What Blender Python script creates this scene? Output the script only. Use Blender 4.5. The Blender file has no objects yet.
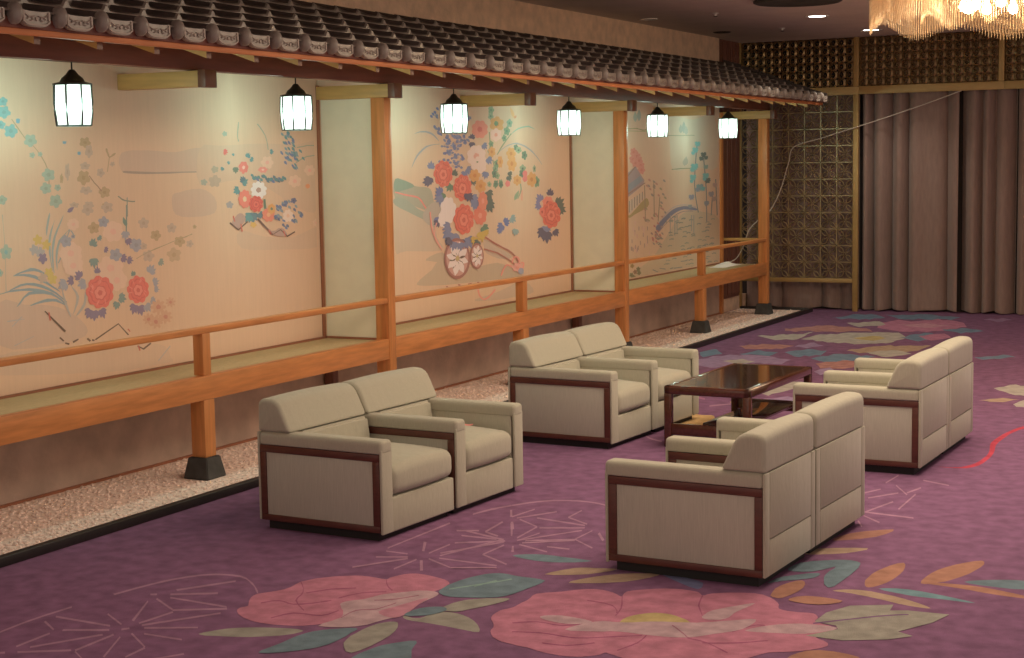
import bpy, bmesh, math, random
from mathutils import Vector, Matrix
random.seed(11)
S = bpy.context.scene
COL = S.collection
PI = math.pi

# ------------------------------------------------------------------ painted ornament (metres/250 on the carpet and on the mural wall)
CARPET_PAL = [(166,106,110),(152,128,102),(188,102,104),(160,74,86),(188,134,122),(192,112,110),(165,95,95),(100,110,102),(130,140,115),(176,128,92),(100,95,110),(190,144,82),(118,72,92),(170,104,70),(105,125,115),(165,100,70),(106,116,118),(186,104,110),(182,148,122),(196,124,120),(178,108,88),(158,114,126),(150,104,116),(215,150,85),(200,140,85),(170,95,105),(190,50,52)]
CARPET = """1|0|-1274,1247 0,5 -2,8 0,11 -1,15 -1,18 0,19 1,21 2,21 2,15 -5,6 -2,-16 -2,-22 -1,-20 0,-19 1,-19 1,-14 1,-12 0,-8 1,-5
1|0|-1264,1443 2,14 4,20 4,20 6,17 6,16 8,14 7,10 8,8 9,5 11,4 12,1 11,-1 11,-4 10,-7 10,-9 13,-11 12,-14 9,-9 -1,3 -8,10 -14,14 -12,12 -12,9 -10,8 -12,5 -12,1 -12,-2 -11,-3 -9,-6 -8,-8 -8,-10 -7,-14 -7,-16 -5,-18 -5,-19 -3,-21 -3,-14
1|0|-1216,1375 43,-27 -3,5 -43,27
2|0|-1212,1440 37,-72 5,-2 -38,71
3|0|-1206,1448 48,-30 -4,6 -47,30
1|0|-1157,1360 6,51 -5,5 -6,-52
4|0|-1156,1416 54,30 -5,6 -54,-30
5|0|-1149,1354 51,74 -4,6 -52,-74
6|0|-1139,1346 53,26 -4,5 -54,-25
1|0|-1126,1330 52,-1 -4,5 -52,1
2|0|-1141,1326 47,-34 -2,4 -46,34
3|0|-1096,1294 3,-34 4,-4 -2,34
3|0|-1146,1314 32,-64 4,-2 -32,63
1|0|-1159,1319 1,-62 5,-4 -1,61
1|0|-1170,1314 -40,-67 4,-5 41,67
2|0|-1175,1331 -47,-21 4,-6 48,21
2|0|-1185,1344 -82,4 5,-6 82,-4
1|0|-1262,1323 33,-21 -3,5 -32,21
1|0|-1227,1294 1,-51 5,-5 -1,52
2|0|-1205,1223 48,28 -5,5 -48,-28
4|0|-1152,1250 39,-26 -2,3 -39,27
1|0|-1159,1332 5,8 -5,5 -5,-7
1|0|-1060,1260 20,30 -4,4 -20,-30
1|0|-1221,1214 5,2 -5,6 -5,-3
2|0|-1202,1469 49,27 -5,7 -49,-27
5|0|-1193,1458 86,-6 -5,6 -86,6
3|0|-1207,1488 40,62 -5,7 -41,-63
2|0|-1224,1460 7,3 -5,7 -7,-4
1|1|-1073,1356 2,7 6,10 7,10 8,7 10,6 10,5 13,5 13,4 11,3 9,1 6,-1 4,-2 -1,-6 -3,-7 -6,-8 -8,-7 -11,-7 -11,-7 -13,-5 -13,-4 -12,-3 -9,-3 -8,0
6|2|-1086,1443 -4,5 -2,5 -1,5 1,3 2,3 1,4 -5,8 -6,9 -5,9 -3,7 -2,7 0,8 6,9 7,10 5,11 1,12 -2,12 -1,12 4,10 4,10 7,8 9,10 12,8 10,6 8,2 6,0 6,0 9,-1 9,-2 6,0 1,3 -1,5 1,5 3,8 4,9 6,6 8,3 10,-1 10,-2 12,-4 13,-5 9,-7 5,-7 1,-8 1,-7 1,-7 -1,-6 -1,-7 -3,-7 -4,-6 -5,-6 -5,-6 -5,-7 -5,-8 -5,-13 -5,-14 -5,-12 -5,-10 -5,-7 -2,-7 -1,-5 2,-5 2,-6 5,-8 5,-8 3,-9 -2,-10 -4,-10 -6,-9 -7,-6 -7,-6 -9,-4 -9,-2 -8,-2 -9,-1 -7,0 -7,0 -7,1 -8,2 -7,3 -7,3 -8,5 -8,6
7|3|-1094,1581 8,-9 12,-14 8,-13 5,-11 3,-12 6,-13 12,-13 13,-12 9,-8 -1,3 -9,8 -12,11 -10,12 -5,10 -3,12 -6,12 -10,15 -11,14 -9,10
7|3|-1004,1633 4,-7 7,-11 7,-9 6,-7 6,-5 4,-4 -1,4 -4,3 -5,5 -6,6 -6,8 -7,10 -5,8
8|3|-1081,1482 3,6 4,7 6,4 7,-1 9,-4 9,-1 7,3 6,5 5,5 5,7 5,6 3,5 -2,3 -4,-4 -4,-7 -5,-6 -6,-5 -6,-5 -7,-4 -8,2 -9,4 -8,1 -6,-5 -4,-7 -3,-5
9|3|-1034,1436 2,8 4,10 6,8 10,3 14,-1 10,2 5,8 1,10 1,8 -2,3 -1,-7 -2,-10 -4,-8 -10,-2 -14,0 -11,-2 -6,-8 -3,-11 -3,-8
7|3|-1010,1536 3,8 4,12 6,10 8,6 9,6 7,4 -2,4 -7,-4 -10,-6 -8,-7 -5,-10 -5,-11 -2,-8
8|3|-1057,1540 4,6 7,10 7,10 9,6 9,6 6,4 -2,4 -7,-4 -9,-6 -9,-6 -7,-10 -7,-10 -4,-7
10|4|-995,1516 -1,6 1,6 3,5 3,4 4,3 4,5 3,8 3,9 3,8 4,6 5,5 5,5 6,6 5,6 6,5 7,3 7,1 6,0 5,-3 4,-4 2,-7 0,-11 -1,-14 0,-16 3,-16 3,-17 1,-13 -2,-9 -4,-5 -4,-8 -4,-12 -4,-14 -8,-11 -12,-9 -16,-5 -11,-1 -1,10 4,14 2,14 -3,9 -5,8 -5,8 -7,7 -6,8
11|5|-938,1507 0,7 3,9 4,9 3,13 4,13 3,11 3,6 3,3 2,-1 1,-5 0,-8 1,-12 3,-15 3,-18 1,-13 -1,-8 -3,-5 -6,-1 -8,2 -10,6
12|6|-962,1468 -1,8 -1,13 2,11 4,5 8,3 6,5 3,11 3,12 1,9 -2,3 -1,-9 -3,-12 -3,-11 -6,-4 -8,-4 -5,-5 -1,-11 1,-13 1,-9
13|6|-966,1544 5,3 9,5 7,6 6,9 6,9 4,7 -2,3 -4,-6 -6,-10 -6,-8 -8,-6 -8,-6 -5,-3
11|7|-917,1608 -3,13 -1,15 1,16 2,14 4,14 5,12 5,10 7,7 7,4 10,0 10,-3 10,-2 14,0 14,-1 9,-4 1,-11 -2,-16 -3,-14 -2,-15 -3,-14 -4,-11 -6,-8 -8,-5 -10,-5 -11,-4 -12,-4 -11,-2 -9,2 -8,5
12|8|-910,1621 6,9 10,13 9,13 9,13 8,13 6,9 -3,5 -5,-10 -9,-12 -9,-14 -8,-12 -10,-14 -6,-9
13|8|-888,1643 12,36 -3,4 -11,-36
12|1|-878,1544 -2,8 1,10 2,11 3,8 4,8 7,7 11,8 15,8 10,3 2,-4 -1,-9 -3,-8 -4,-10 -5,-10 -5,-9 -5,-9 -4,-8 -5,-6 -7,-2 -9,0
1|1|-904,1506 6,-1 8,-3 7,2 2,8 1,12 2,9 6,5 9,1 9,-1 10,-4 11,-6 11,-9 11,-12 10,-14 4,-9 -5,-2 -12,2 -12,2 -12,2 -13,2 -12,1 -11,1 -11,0 -9,2 -6,4 -3,4
13|7|-904,1506 -2,7 1,13 3,11 5,7 8,6 7,3 5,-1 5,-4 2,-6 -1,-8 -4,-10 -5,-8 -8,-6 -9,-5
11|7|-972,1325 -2,8 2,15 2,16 0,14 1,14 3,13 4,9 6,7 7,7 8,6 8,6 7,2 3,-2 1,-6 0,-10 2,-13 0,-16 -1,-15 -4,-12 -5,-10 -8,-9 -11,-11 -13,-10
11|1|-909,1390 -4,12 -3,12 0,12 -1,14 1,13 2,11 4,8 5,6 5,2 5,-2 5,-8 5,-10 4,-13 3,-16 1,-17 0,-20 -2,-19 -4,-11 -8,2 -10,12
1|7|-870,1344 -5,8 0,16 2,14 2,11 3,9 5,8 7,9 7,8 6,2 4,-6 3,-11 4,-12 7,-12 7,-12 0,-11 -14,-10 -22,-9
1|0|-1084,1769 5,161 -5,7 -4,-162
1|0|-1077,1754 33,-2 -3,6 -34,2
1|0|-1073,1722 38,16 -4,6 -38,-16
7|0|-1072,1664 42,66 -5,6 -41,-66
1|0|-1020,1678 2,53 -4,6 -2,-53
1|0|-1020,1766 2,53 -4,7 -2,-54
1|0|-1006,1740 47,-28 -3,6 -47,29
2|0|-995,1748 85,-6 -2,7 -86,5
1|0|-1006,1772 48,87 -4,7 -48,-88
2|0|-1000,1760 34,111 -4,7 -34,-112
12|0|-957,1709 53,23 -3,6 -53,-23
1|0|-1048,1892 28,12 -4,8 -29,-12
1|0|-1008,1902 -6,64 -5,6 6,-64
2|0|-1009,1901 27,-16 -2,8 -28,15
3|0|-1028,1869 54,-1 -4,7 -54,1
1|0|-952,1788 2,55 -4,7 -2,-56
3|0|-953,1787 52,-34 -3,7 -52,34
1|0|-1076,1992 2,10 4,15 4,14 5,14 6,12 4,9 -5,8 -4,-8 -6,-13 -6,-13 -4,-15 -3,-15 -2,-10
1|0|-1060,1822 24,-46 4,-1 -23,46
2|0|-984,1688 -27,46 -3,-2 27,-46
2|0|-1051,2066 6,10 8,15 9,13 9,9 10,7 11,6 12,4 13,2 13,0 14,-3 14,-5 13,-7 12,-10 11,-11 7,-8 -2,7 -8,8 -11,12 -12,10 -13,7 -14,6 -14,2 -13,1 -14,-3 -12,-4 -11,-5 -10,-7 -9,-10 -10,-13 -8,-15 -5,-10
1|0|-1017,1999 8,57 -4,8 -8,-58
2|0|-1007,1994 35,59 -4,8 -35,-59
3|0|-1000,1988 43,-32 -3,7 -43,33
4|0|-960,1962 4,-70 4,-6 -4,70
4|0|-981,2005 82,-17 -3,8 -82,17
3|0|-941,2026 -1,49 -4,7 1,-50
5|0|-941,2025 42,-29 -3,8 -42,29
5|0|-950,1950 57,24 -3,8 -58,-24
1|0|-946,1872 9,52 -3,6 -9,-51
6|0|-946,1872 56,87 -3,7 -56,-87
1|0|-878,1909 1,56 -3,6 -1,-56
2|0|-878,1909 41,-36 -2,7 -41,35
7|0|-933,1862 58,40 -3,7 -59,-40
1|0|-934,1854 52,-22 -3,6 -51,23
8|0|-894,1856 33,-1 -3,7 -33,1
4|0|-1006,1973 22,-42 3,3 -22,41
1|0|-864,1953 23,-37 -1,9 -23,37
4|7|-916,1800 3,6 11,7 12,5 11,2 12,0 13,-2 16,0 18,-2 10,-2 -5,-7 -13,-9 -14,-6 -12,-4 -12,-1 -12,0 -15,3 -15,4
5|9|-837,1730 2,11 9,17 10,15 7,5 8,3 8,1 11,4 11,3 6,-1 -3,-10 -10,-14 -11,-13 -17,-10 -19,-9
6|9|-793,1705 -1,8 8,16 10,15 8,10 10,10 10,8 10,6 12,5 8,3 6,0 4,-2 0,-5 -5,-12 -9,-16 -12,-15 -20,-14 -24,-12
7|10|-710,1791 6,1 12,-2 13,-5 12,-4 12,-6 9,-7 4,-11 2,-12 -2,-6 -8,3 -13,9 -13,10 -14,11 -14,12
8|2|-810,1536 -3,10 -1,10 0,10 2,6 3,5 2,5 1,6 0,6 0,6 0,6 1,6 0,7 -1,9 -2,10 1,8 7,8 8,6 8,6 6,7 6,7 6,5 6,4 8,3 8,0 8,-2 9,-4 7,-5 4,-4 4,-3 2,0 -2,5 -2,9 0,8 4,7 6,6 8,6 8,6 11,6 10,3 10,1 10,-1 8,-2 5,-4 4,-6 2,-3 3,2 1,5 4,6 7,5 9,6 10,4 9,3 10,2 10,-2 10,-7 9,-9 7,-10 4,-8 2,-9 3,-6 5,-3 6,-2 7,0 7,0 8,2 7,0 4,-4 3,-5 2,-5 1,-6 -1,-5 2,-5 8,-5 10,-4 7,-5 2,-6 0,-7 -2,-7 -3,-7 -5,-7 -2,-6 5,-6 7,-4 6,-6 2,-5 1,-6 -3,-7 -6,-9 -9,-9 -9,-8 -7,-4 -8,-4 -7,-5 -6,-10 -5,-12 -7,-11 -12,-12 -15,-12 -15,-9 -16,-7 -16,-4 -16,-3 -13,2 -12,4 -9,4 -6,2 -2,2 -2,-1 -1,-3 -1,-5 -4,-5 -5,-5 -8,-5 -9,-3 -9,-1 -10,1 -9,1 -9,3 -8,3 -7,3 -8,1 -6,1 -6,2 -8,2 -7,2 -7,4 -8,6 -7,9 -5,8 -3,7 -1,7 -3,7 -5,9 -7,9
9|3|-712,1676 5,-12 7,-18 6,-16 3,-12 2,-10 1,-8 2,-2 -1,8 -2,10 -3,13 -6,17 -8,18 -5,13
9|3|-628,1716 2,-11 4,-16 4,-15 7,-15 7,-13 5,-10 0,2 -5,10 -6,13 -6,13 -4,14 -4,16 -2,10
9|3|-778,1526 5,4 9,6 8,5 11,0 11,-3 10,1 8,5 8,8 5,6 -2,4 -5,-6 -8,-8 -8,-6 -10,0 -11,2 -10,0 -9,-4 -9,-6 -5,-5
10|3|-764,1496 8,3 12,3 12,3 13,-1 13,-2 13,0 13,6 11,7 11,7 10,7 10,6 7,4 -1,4 -7,-5 -10,-6 -11,-6 -10,-8 -12,-7 -12,-5 -13,0 -14,2 -13,0 -12,-2 -12,-4 -7,-2
11|3|-629,1548 1,-8 1,-12 0,-12 -3,-12 -3,-12 -3,-9 2,-3 2,9 4,11 3,13 0,12 -1,13 -2,8
9|3|-584,1550 6,-2 10,-2 9,-4 11,-8 11,-10 8,-6 0,3 -8,7 -12,9 -11,8 -10,5 -9,2 -6,2
10|3|-740,1641 10,-1 13,-2 11,-5 7,-7 6,-10 3,-8 1,2 -4,8 -6,10 -8,9 -11,5 -14,2 -10,1
9|3|-548,1590 3,9 5,13 4,9 4,4 5,1 3,0 -1,4 -3,0 -5,-2 -4,-4 -5,-9 -4,-13 -4,-8
10|3|-564,1540 10,3 12,5 12,6 10,8 9,8 7,5 -1,3 -7,-5 -9,-8 -11,-7 -11,-6 -13,-6 -9,-3
11|3|-716,1472 7,0 10,1 10,2 9,6 8,8 6,6 -2,3 -5,-6 -9,-8 -8,-6 -10,-2 -10,0 -8,0
9|11|-673,1579 -1,8 1,10 3,9 5,8 7,8 7,5 8,1 8,0 9,-3 8,-5 8,-5 6,-6 3,-5 1,-5 -2,-5 -7,-6 -11,-6 -11,-5 -12,-5 -13,-4 -9,-2 -5,2 -2,5
12|4|-716,1528 2,10 7,17 9,13 9,6 12,1 10,3 9,4 8,6 9,5 12,5 13,3 11,4 6,2 4,1 5,4 9,5 9,8 10,7 8,7 8,6 6,1 2,-10 -1,-16 -3,-15 -6,-11 -9,-10 -8,-9 -7,-9 -7,-8 -8,-6 -11,-4 -12,-2 -12,-1 -12,-1 -13,1 -11,-1 -10,-2 -7,-5 -8,-3 -13,-4 -12,-4
13|4|-598,1633 0,7 0,10 2,10 6,10 7,11 7,9 6,9 6,7 3,0 -2,-11 -4,-17 -3,-16 0,-11 0,-10 -2,-7 -4,-6 -7,-2 -5,-2 -4,1 -4,3
13|4|-762,1562 3,5 8,5 10,3 14,-1 16,-3 10,-4 0,-5 -6,-7 -7,-5 -8,-2 -10,0 -10,2 -8,2 -9,5
10|4|-538,1601 2,7 7,11 8,10 8,8 10,7 11,6 16,2 16,1 10,-3 -3,-10 -11,-13 -12,-11 -12,-6 -13,-3 -12,-3 -11,-3 -9,-1
13|6|-616,1587 6,-6 8,-9 6,-7 5,-5 3,-5 3,-3 0,2 -3,4 -3,4 -5,6 -6,7 -8,9 -6,6
11|1|-480,1663 2,39 17,38 43,23 2,-25 18,8 45,2 -10,-38 -26,-48 18,-10 -21,-22 -42,-22 -40,1 25,37 -6,12
12|12|-479,1654 9,8 12,12 12,12 12,11 12,11 10,8 8,6 6,4 5,2 -1,4 -5,-2 -6,-4 -9,-6 -10,-8 -12,-11 -11,-11 -13,-12 -12,-12 -8,-8
1|13|-468,1832 -3,10 -3,15 0,15 0,16 2,17 4,16 4,15 6,15 6,6 4,-7 3,-15 2,-17 0,-17 -1,-19 -2,-16 -3,-14 -5,-14 -4,-8 -4,-4 -3,1
1|13|-411,1868 -2,13 1,19 2,19 4,19 7,19 8,17 9,14 9,12 7,5 4,-5 2,-12 -1,-15 -3,-18 -4,-21 -6,-18 -6,-15 -6,-13 -7,-9 -7,-8 -6,-5
2|13|-408,1870 1,3 9,3 11,3 13,1 14,1 16,-2 18,-5 20,-8 14,-6 9,-5 5,-5 -2,-2 -10,0 -18,1 -16,3 -14,3 -14,5 -14,3 -16,3 -17,2
2|7|-366,1894 4,7 13,9 13,7 11,5 12,4 10,1 9,-3 7,-6 3,-7 -1,-8 -5,-9 -6,-7 -10,-3 -12,0 -12,1 -15,1 -14,3
1|9|-497,1795 3,5 8,6 10,4 10,1 11,-1 12,-4 13,-4 14,-7 12,-7 12,-8 10,-8 5,-6 -4,-2 -10,1 -11,2 -13,4 -15,7 -13,5 -11,4 -11,3 -9,3 -10,1 -9,0
2|14|-450,1825 4,4 14,5 14,1 14,-2 14,-4 15,-5 16,-6 16,-7 7,-4 -6,-1 -15,1 -15,1 -12,0 -12,0 -13,1 -16,5 -17,5
9|13|-556,1746 -2,13 -2,18 2,16 4,14 6,13 6,5 5,-5 4,-13 2,-15 -1,-17 -4,-20 -4,-13 -5,-4 -6,2
13|13|-531,1734 -1,8 5,10 9,8 15,2 19,-2 10,-4 -1,-8 -9,-11 -11,-7 -13,-2 -14,2
10|7|-576,1798 1,8 2,13 5,14 11,13 13,14 10,6 4,-4 0,-10 -3,-11 -8,-9 -11,-10 -10,-8 -6,-8 -5,-7
11|7|-571,1864 -3,10 2,16 4,16 10,12 14,11 12,8 10,4 9,1 8,-3 5,-5 2,-9 2,-16 0,-32 -2,-39 -2,-26 -4,-7 -4,5 -5,8 -4,13 -5,17 -2,16 0,16 2,16 -1,8 -4,-7 -7,-15 -8,-12 -10,-6 -11,-3
1|9|-575,1951 -3,8 2,14 7,14 19,12 24,11 15,4 1,-8 -9,-15 -11,-14 -15,-11 -18,-11
1|15|-563,2037 -2,10 4,21 8,20 15,19 19,17 13,8 2,-11 -5,-21 -8,-20 -15,-19 -19,-17
9|13|-468,1537 4,11 6,11 10,7 14,2 17,-3 12,-5 6,-8 2,-11 -5,-11 -16,-10 -23,-10 -17,-4 -8,6 -3,12
1|0|-570,2219 74,-13 -2,8 -74,14
2|0|-569,2211 22,91 -3,8 -22,-92
1|0|-532,2374 1,-112 3,-7 -1,113
1|0|-564,2196 31,-35 -1,8 -32,35
2|0|-564,2163 15,-35 0,4 -14,36
1|0|-587,2314 32,52 -2,9 -33,-52
1|0|-590,2434 4,66 -3,9 -4,-67
2|0|-601,2348 15,36 -2,9 -16,-36
2|0|-572,2421 31,-63 0,7 -32,64
3|0|-543,2371 11,45 -3,9 -11,-45
1|0|-542,2474 44,-24 -2,10 -44,24
1|16|-1376,4935 12,24 12,26 8,37 2,59 15,1 27,-8 11,27 21,-21 24,-35 30,-60 -11,-19 -20,2 -3,-48 -19,23 -10,-32 -22,23 -21,5 -14,-33 -28,38
2|16|-1239,5089 23,-10 12,3 14,23 16,-6 18,8 9,33 19,2 14,-2 16,-4 25,-36 17,-13 17,11 22,-16 17,-10 -8,-45 -4,-45 -19,22 -15,1 -8,-41 -21,1 -16,10 -23,25 -6,-45 -18,9 -9,-8 -24,20 -36,63
3|17|-1196,4831 14,25 8,38 10,52 29,-28 19,-16 20,12 8,39 22,5 8,53 24,-43 16,9 17,-15 18,-20 25,-37 22,-83 11,-37 -17,-7 -3,-47 -17,-15 -5,-52 -15,-12 -14,-4 -10,-30 -18,10 -12,9 -11,-24 -15,-13 -22,12 -24,19 -31,31 -27,28 -12,53
4|18|-1288,4802 11,14 23,-4 8,32 14,-2 8,34 16,3 17,-29 25,-61 -6,-42 -11,-2 -17,-7 -14,-17 -6,-29 -28,38
4|19|-1129,4800 15,-1 14,17 13,9 11,14 11,22 16,-7 22,-15 16,-19 15,10 16,-3 -14,-23 -8,-24 -9,-26 -10,-18 -15,-6 -18,8 -14,6 -21,12 -17,22
5|20|-1418,4590 20,-4 4,34 13,2 11,33 14,5 4,41 17,-2 9,19 20,-4 23,-24 19,-6 9,16 27,-29 18,-10 18,1 16,-22 24,-61 -17,7 -17,-1 -12,-6 -16,1 -8,-18 -10,-13 -12,-18 -21,16 -10,-8 -17,1 -11,-20 -24,32 -13,-5 -12,-13 -7,-29 -21,21 -16,-6 -7,29
6|18|-1431,4369 7,24 18,-7 19,-6 3,34 9,24 15,-14 9,27 16,-5 14,11 1,46 9,25 1,-62 9,-70 3,-72 -6,-26 -23,14 -8,-19 -15,-12 -30,36 -21,23
6|18|-1290,4327 3,35 5,28 2,49 6,27 19,-2 6,21 19,-5 8,40 10,14 18,6 14,2 15,6 16,0 11,25 16,-3 15,3 15,-4 16,7 24,-55 26,-64 0,-47 -10,-32 1,-52 -9,-26 -13,4 -14,-22 -12,-2 -10,-12 -14,-7 -11,-12 -21,22 -15,12 -12,-22 -18,16 -16,-5 -18,24 -16,-5 -22,34 -15,-8
7|11|-1161,4396 11,30 12,14 14,29 21,-5 27,-41 -8,-50 -10,-24 -19,9 -25,12
7|16|-1046,4450 14,10 -2,67 10,23 14,-1 3,49 21,-8 28,-55 20,-5 0,-49 1,-38 -16,-11 -13,-19 -9,-42 -26,30 -27,39
8|17|-1005,4508 13,6 8,42 10,8 13,9 11,16 20,-42 18,-53 -12,-41 -11,-29 -10,-26 -26,38
5|16|-982,4700 14,4 11,12 14,2 9,37 16,-6 17,-15 20,-10 21,-33 -10,-29 -15,-23 -16,1 -6,-38 -20,36 -15,14 -20,10
1|20|-1401,4122 13,4 6,33 23,-5 2,31 19,-1 20,-8 8,16 18,-11 13,-3 19,-9 -7,-36 -4,-47 -17,8 -5,-21 -15,3 -12,-7 -13,-7 -14,2 -13,-8 -28,49
7|21|-1254,4147 -1,44 13,14 0,46 9,10 27,-49 19,-18 -8,-22 -12,-12 -4,-38 -27,24
1|16|-1449,3948 3,32 5,36 8,15 22,-42 30,-55 -12,-21 -5,-34 -7,-27 -19,33
1|16|-1341,3948 11,17 5,42 4,39 27,-26 16,-2 21,-4 3,-54 1,-42 -20,18 -21,9 -18,4 -7,-23
1|16|-1241,4019 5,28 10,23 14,8 6,30 14,2 30,-30 14,9 6,-52 7,-56 -14,9 -8,-35 -17,16 -1,-39 -16,8 -27,44
7|9|-1101,4105 3,34 18,6 6,36 6,19 11,20 12,8 12,18 8,20 19,-30 9,21 14,4 9,11 14,-4 18,4 8,18 14,-7 -6,-63 -2,-56 -10,-19 -10,-18 -7,-25 -15,-1 -10,-8 -10,-25 -16,4 -9,-17 -14,15 -18,5 -8,-15 -28,36
8|18|-1045,4086 12,7 7,28 13,11 11,2 11,17 16,-3 22,-24 25,-36 -8,-19 -7,-21 -10,-14 -9,-26 -11,-8 -13,7 -20,29 -19,17
9|16|-1139,3908 4,36 7,22 14,8 2,46 14,10 16,-4 6,11 18,-13 22,-22 7,20 15,-8 15,-8 -10,-20 3,-60 -8,-24 -13,2 -11,-13 -8,-19 -6,-21 -19,3 -7,-16 -19,25 -23,23
2|21|-1408,3814 14,6 7,16 -2,46 13,10 11,-1 5,35 12,-2 20,-8 7,22 13,2 18,-4 15,-3 18,-3 17,-14 28,-30 17,-5 16,-9 -2,-36 6,-58 -12,0 -21,8 -8,-16 -15,16 -13,-4 -14,-6 -2,-40 -8,-27 -10,-21 -19,5 -7,-25 -14,-7 -25,18 -20,13 -29,74
3|18|-1331,3792 8,23 15,11 8,26 27,-32 18,-2 -1,-33 -10,-13 -10,-16 -15,3 -21,18
10|20|-1101,3817 10,14 3,27 11,6 15,3 5,29 10,8 18,-9 15,-11 20,-29 -1,-40 -2,-41 -9,-22 -8,-14 -13,2 -15,-2 -10,5 -12,-12 -16,42
11|21|-1062,3668 1,43 6,25 8,20 21,-43 13,-21 -3,-30 -12,-13 -2,-37 -14,27
1|18|-1089,3313 0,37 0,38 -2,32 3,30 14,4 7,20 12,17 15,3 16,-13 17,-1 0,-35 -8,-15 -5,-29 -4,-19 -4,-30 -4,-26 -4,-12 -8,-22 1,-30 -22,23
2|21|-1042,3203 4,19 13,3 9,12 4,17 10,14 22,-20 14,-9 16,-2 -4,-22 -11,-8 -7,-7 -12,-8 -3,-18 -18,16 -10,-4 -13,3
1|16|-770,4070 15,6 11,19 14,7 10,15 8,31 16,-10 23,-34 -14,-4 -8,-21 -8,-22 -15,-3 -9,-11 -11,-17 -16,18
1|18|-626,3536 8,16 9,14 6,32 12,11 13,-18 10,4 11,-71 15,-86 -14,12 -9,-4 -15,18 -16,28 -14,15
1|9|-622,3349 11,11 7,17 13,9 9,12 10,-2 13,-10 12,0 -11,-11 -7,-21 -7,-15 -10,2 -14,-7 -16,15
2|18|-548,3315 6,49 7,27 13,-52 11,-57 -16,7 -10,-3 -6,17
1|22|-922,5021 12,45 22,-24 13,47 19,-25 19,-28 -16,-14 -3,-44 -16,-16 -28,51
1|23|-1112,2852 -4,23 -2,27 -2,24 -1,20 1,18 3,10 9,2 13,-5 11,-4 9,1 8,3 9,-8 11,-27 11,-36 7,-30 -2,-19 -7,-14 -9,-11 -13,-9 -14,-7 -14,0 -9,9 -8,14
3|24|-1090,3149 -1,27 7,27 11,13 17,-9 19,-23 13,-26 4,-33 -2,-37 -8,-18 -18,14 -25,32
4|0|-1107,3072 48,66 -6,17 -48,-66
4|0|-1042,3028 20,39 -6,17 -20,-40
2|0|-1042,2042 21,-41 3,1 -21,41
5|0|-1003,1966 36,-70 2,1 -35,71
2|0|-940,1846 14,-30 3,2 -15,29
4|0|-1016,1828 57,36 -4,7 -57,-36
8|0|-935,1874 59,31 -4,8 -58,-31
6|0|-1036,1895 72,-27 -3,8 -72,27
1|0|-1110,2729 6,-14 10,-20 12,-17 13,-12 14,-10 10,-6 -5,13 -9,6 -14,9 -13,12 -10,14 -8,18 -6,13
1|25|-1206,3154 2,12 4,15 7,9 14,-7 17,-13 13,-10 -7,21 -12,11 -18,13 -15,7 -8,-9 -3,-16 -3,-12
1|26|-546,2599 6,1 16,2 13,8 7,15 6,19 4,24 1,26 1,29 -2,31 -4,32 -6,34 -4,33 0,34 2,34 2,32 4,29 4,26 5,24 7,23 7,19 5,10 4,-4 2,-15 0,-15 -6,-13 -8,-13 -6,-18 -4,-23 -4,-27 -1,-28 -1,-31 -1,-32 1,-31 3,-26 4,-26 3,-27 2,-33 0,-34 -1,-30 -3,-24 -6,-19 -8,-13 -16,-5 -18,0"""
MURAL_A_PAL = [(201,162,128),(160,132,108),(206,166,128),(172,140,100),(105,160,145),(91,146,131),(150,165,135),(136,151,121),(90,150,155),(180,144,100),(168,132,88),(188,156,126),(176,144,114),(160,120,90),(165,130,90),(120,125,100),(120,130,110),(175,160,130),(140,155,140),(122,145,138),(150,146,142),(118,104,122),(140,150,140),(205,165,80),(165,155,140),(205,170,85),(224,178,140),(226,166,134),(138,134,130),(192,154,112),(180,142,100),(170,140,100),(105,130,115),(95,130,110),(105,135,120),(110,140,125),(125,140,120),(95,130,115),(205,152,112),(195,120,95),(172,160,140),(222,96,82),(207,82,74),(229,123,101),(60,44,40),(190,70,60),(70,50,45),(190,90,70),(176,160,142),(150,150,120),(150,150,125),(165,150,120),(178,150,120),(150,140,130),(150,160,130),(40,130,125),(70,110,140),(95,140,140),(222,178,140),(228,160,130),(218,92,84),(70,110,90),(45,110,115),(222,110,95),(235,180,150),(226,130,110),(232,214,200),(170,130,110),(226,112,92),(232,190,140),(214,72,66),(194,59,58),(222,91,78),(226,120,92),(235,160,110),(220,150,80),(80,120,90),(60,110,90),(60,100,125),(110,140,140),(60,95,125),(40,70,100),(232,198,165),(228,180,140),(176,138,118),(74,56,56),(200,80,70),(215,165,80),(225,140,90)]
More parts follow.
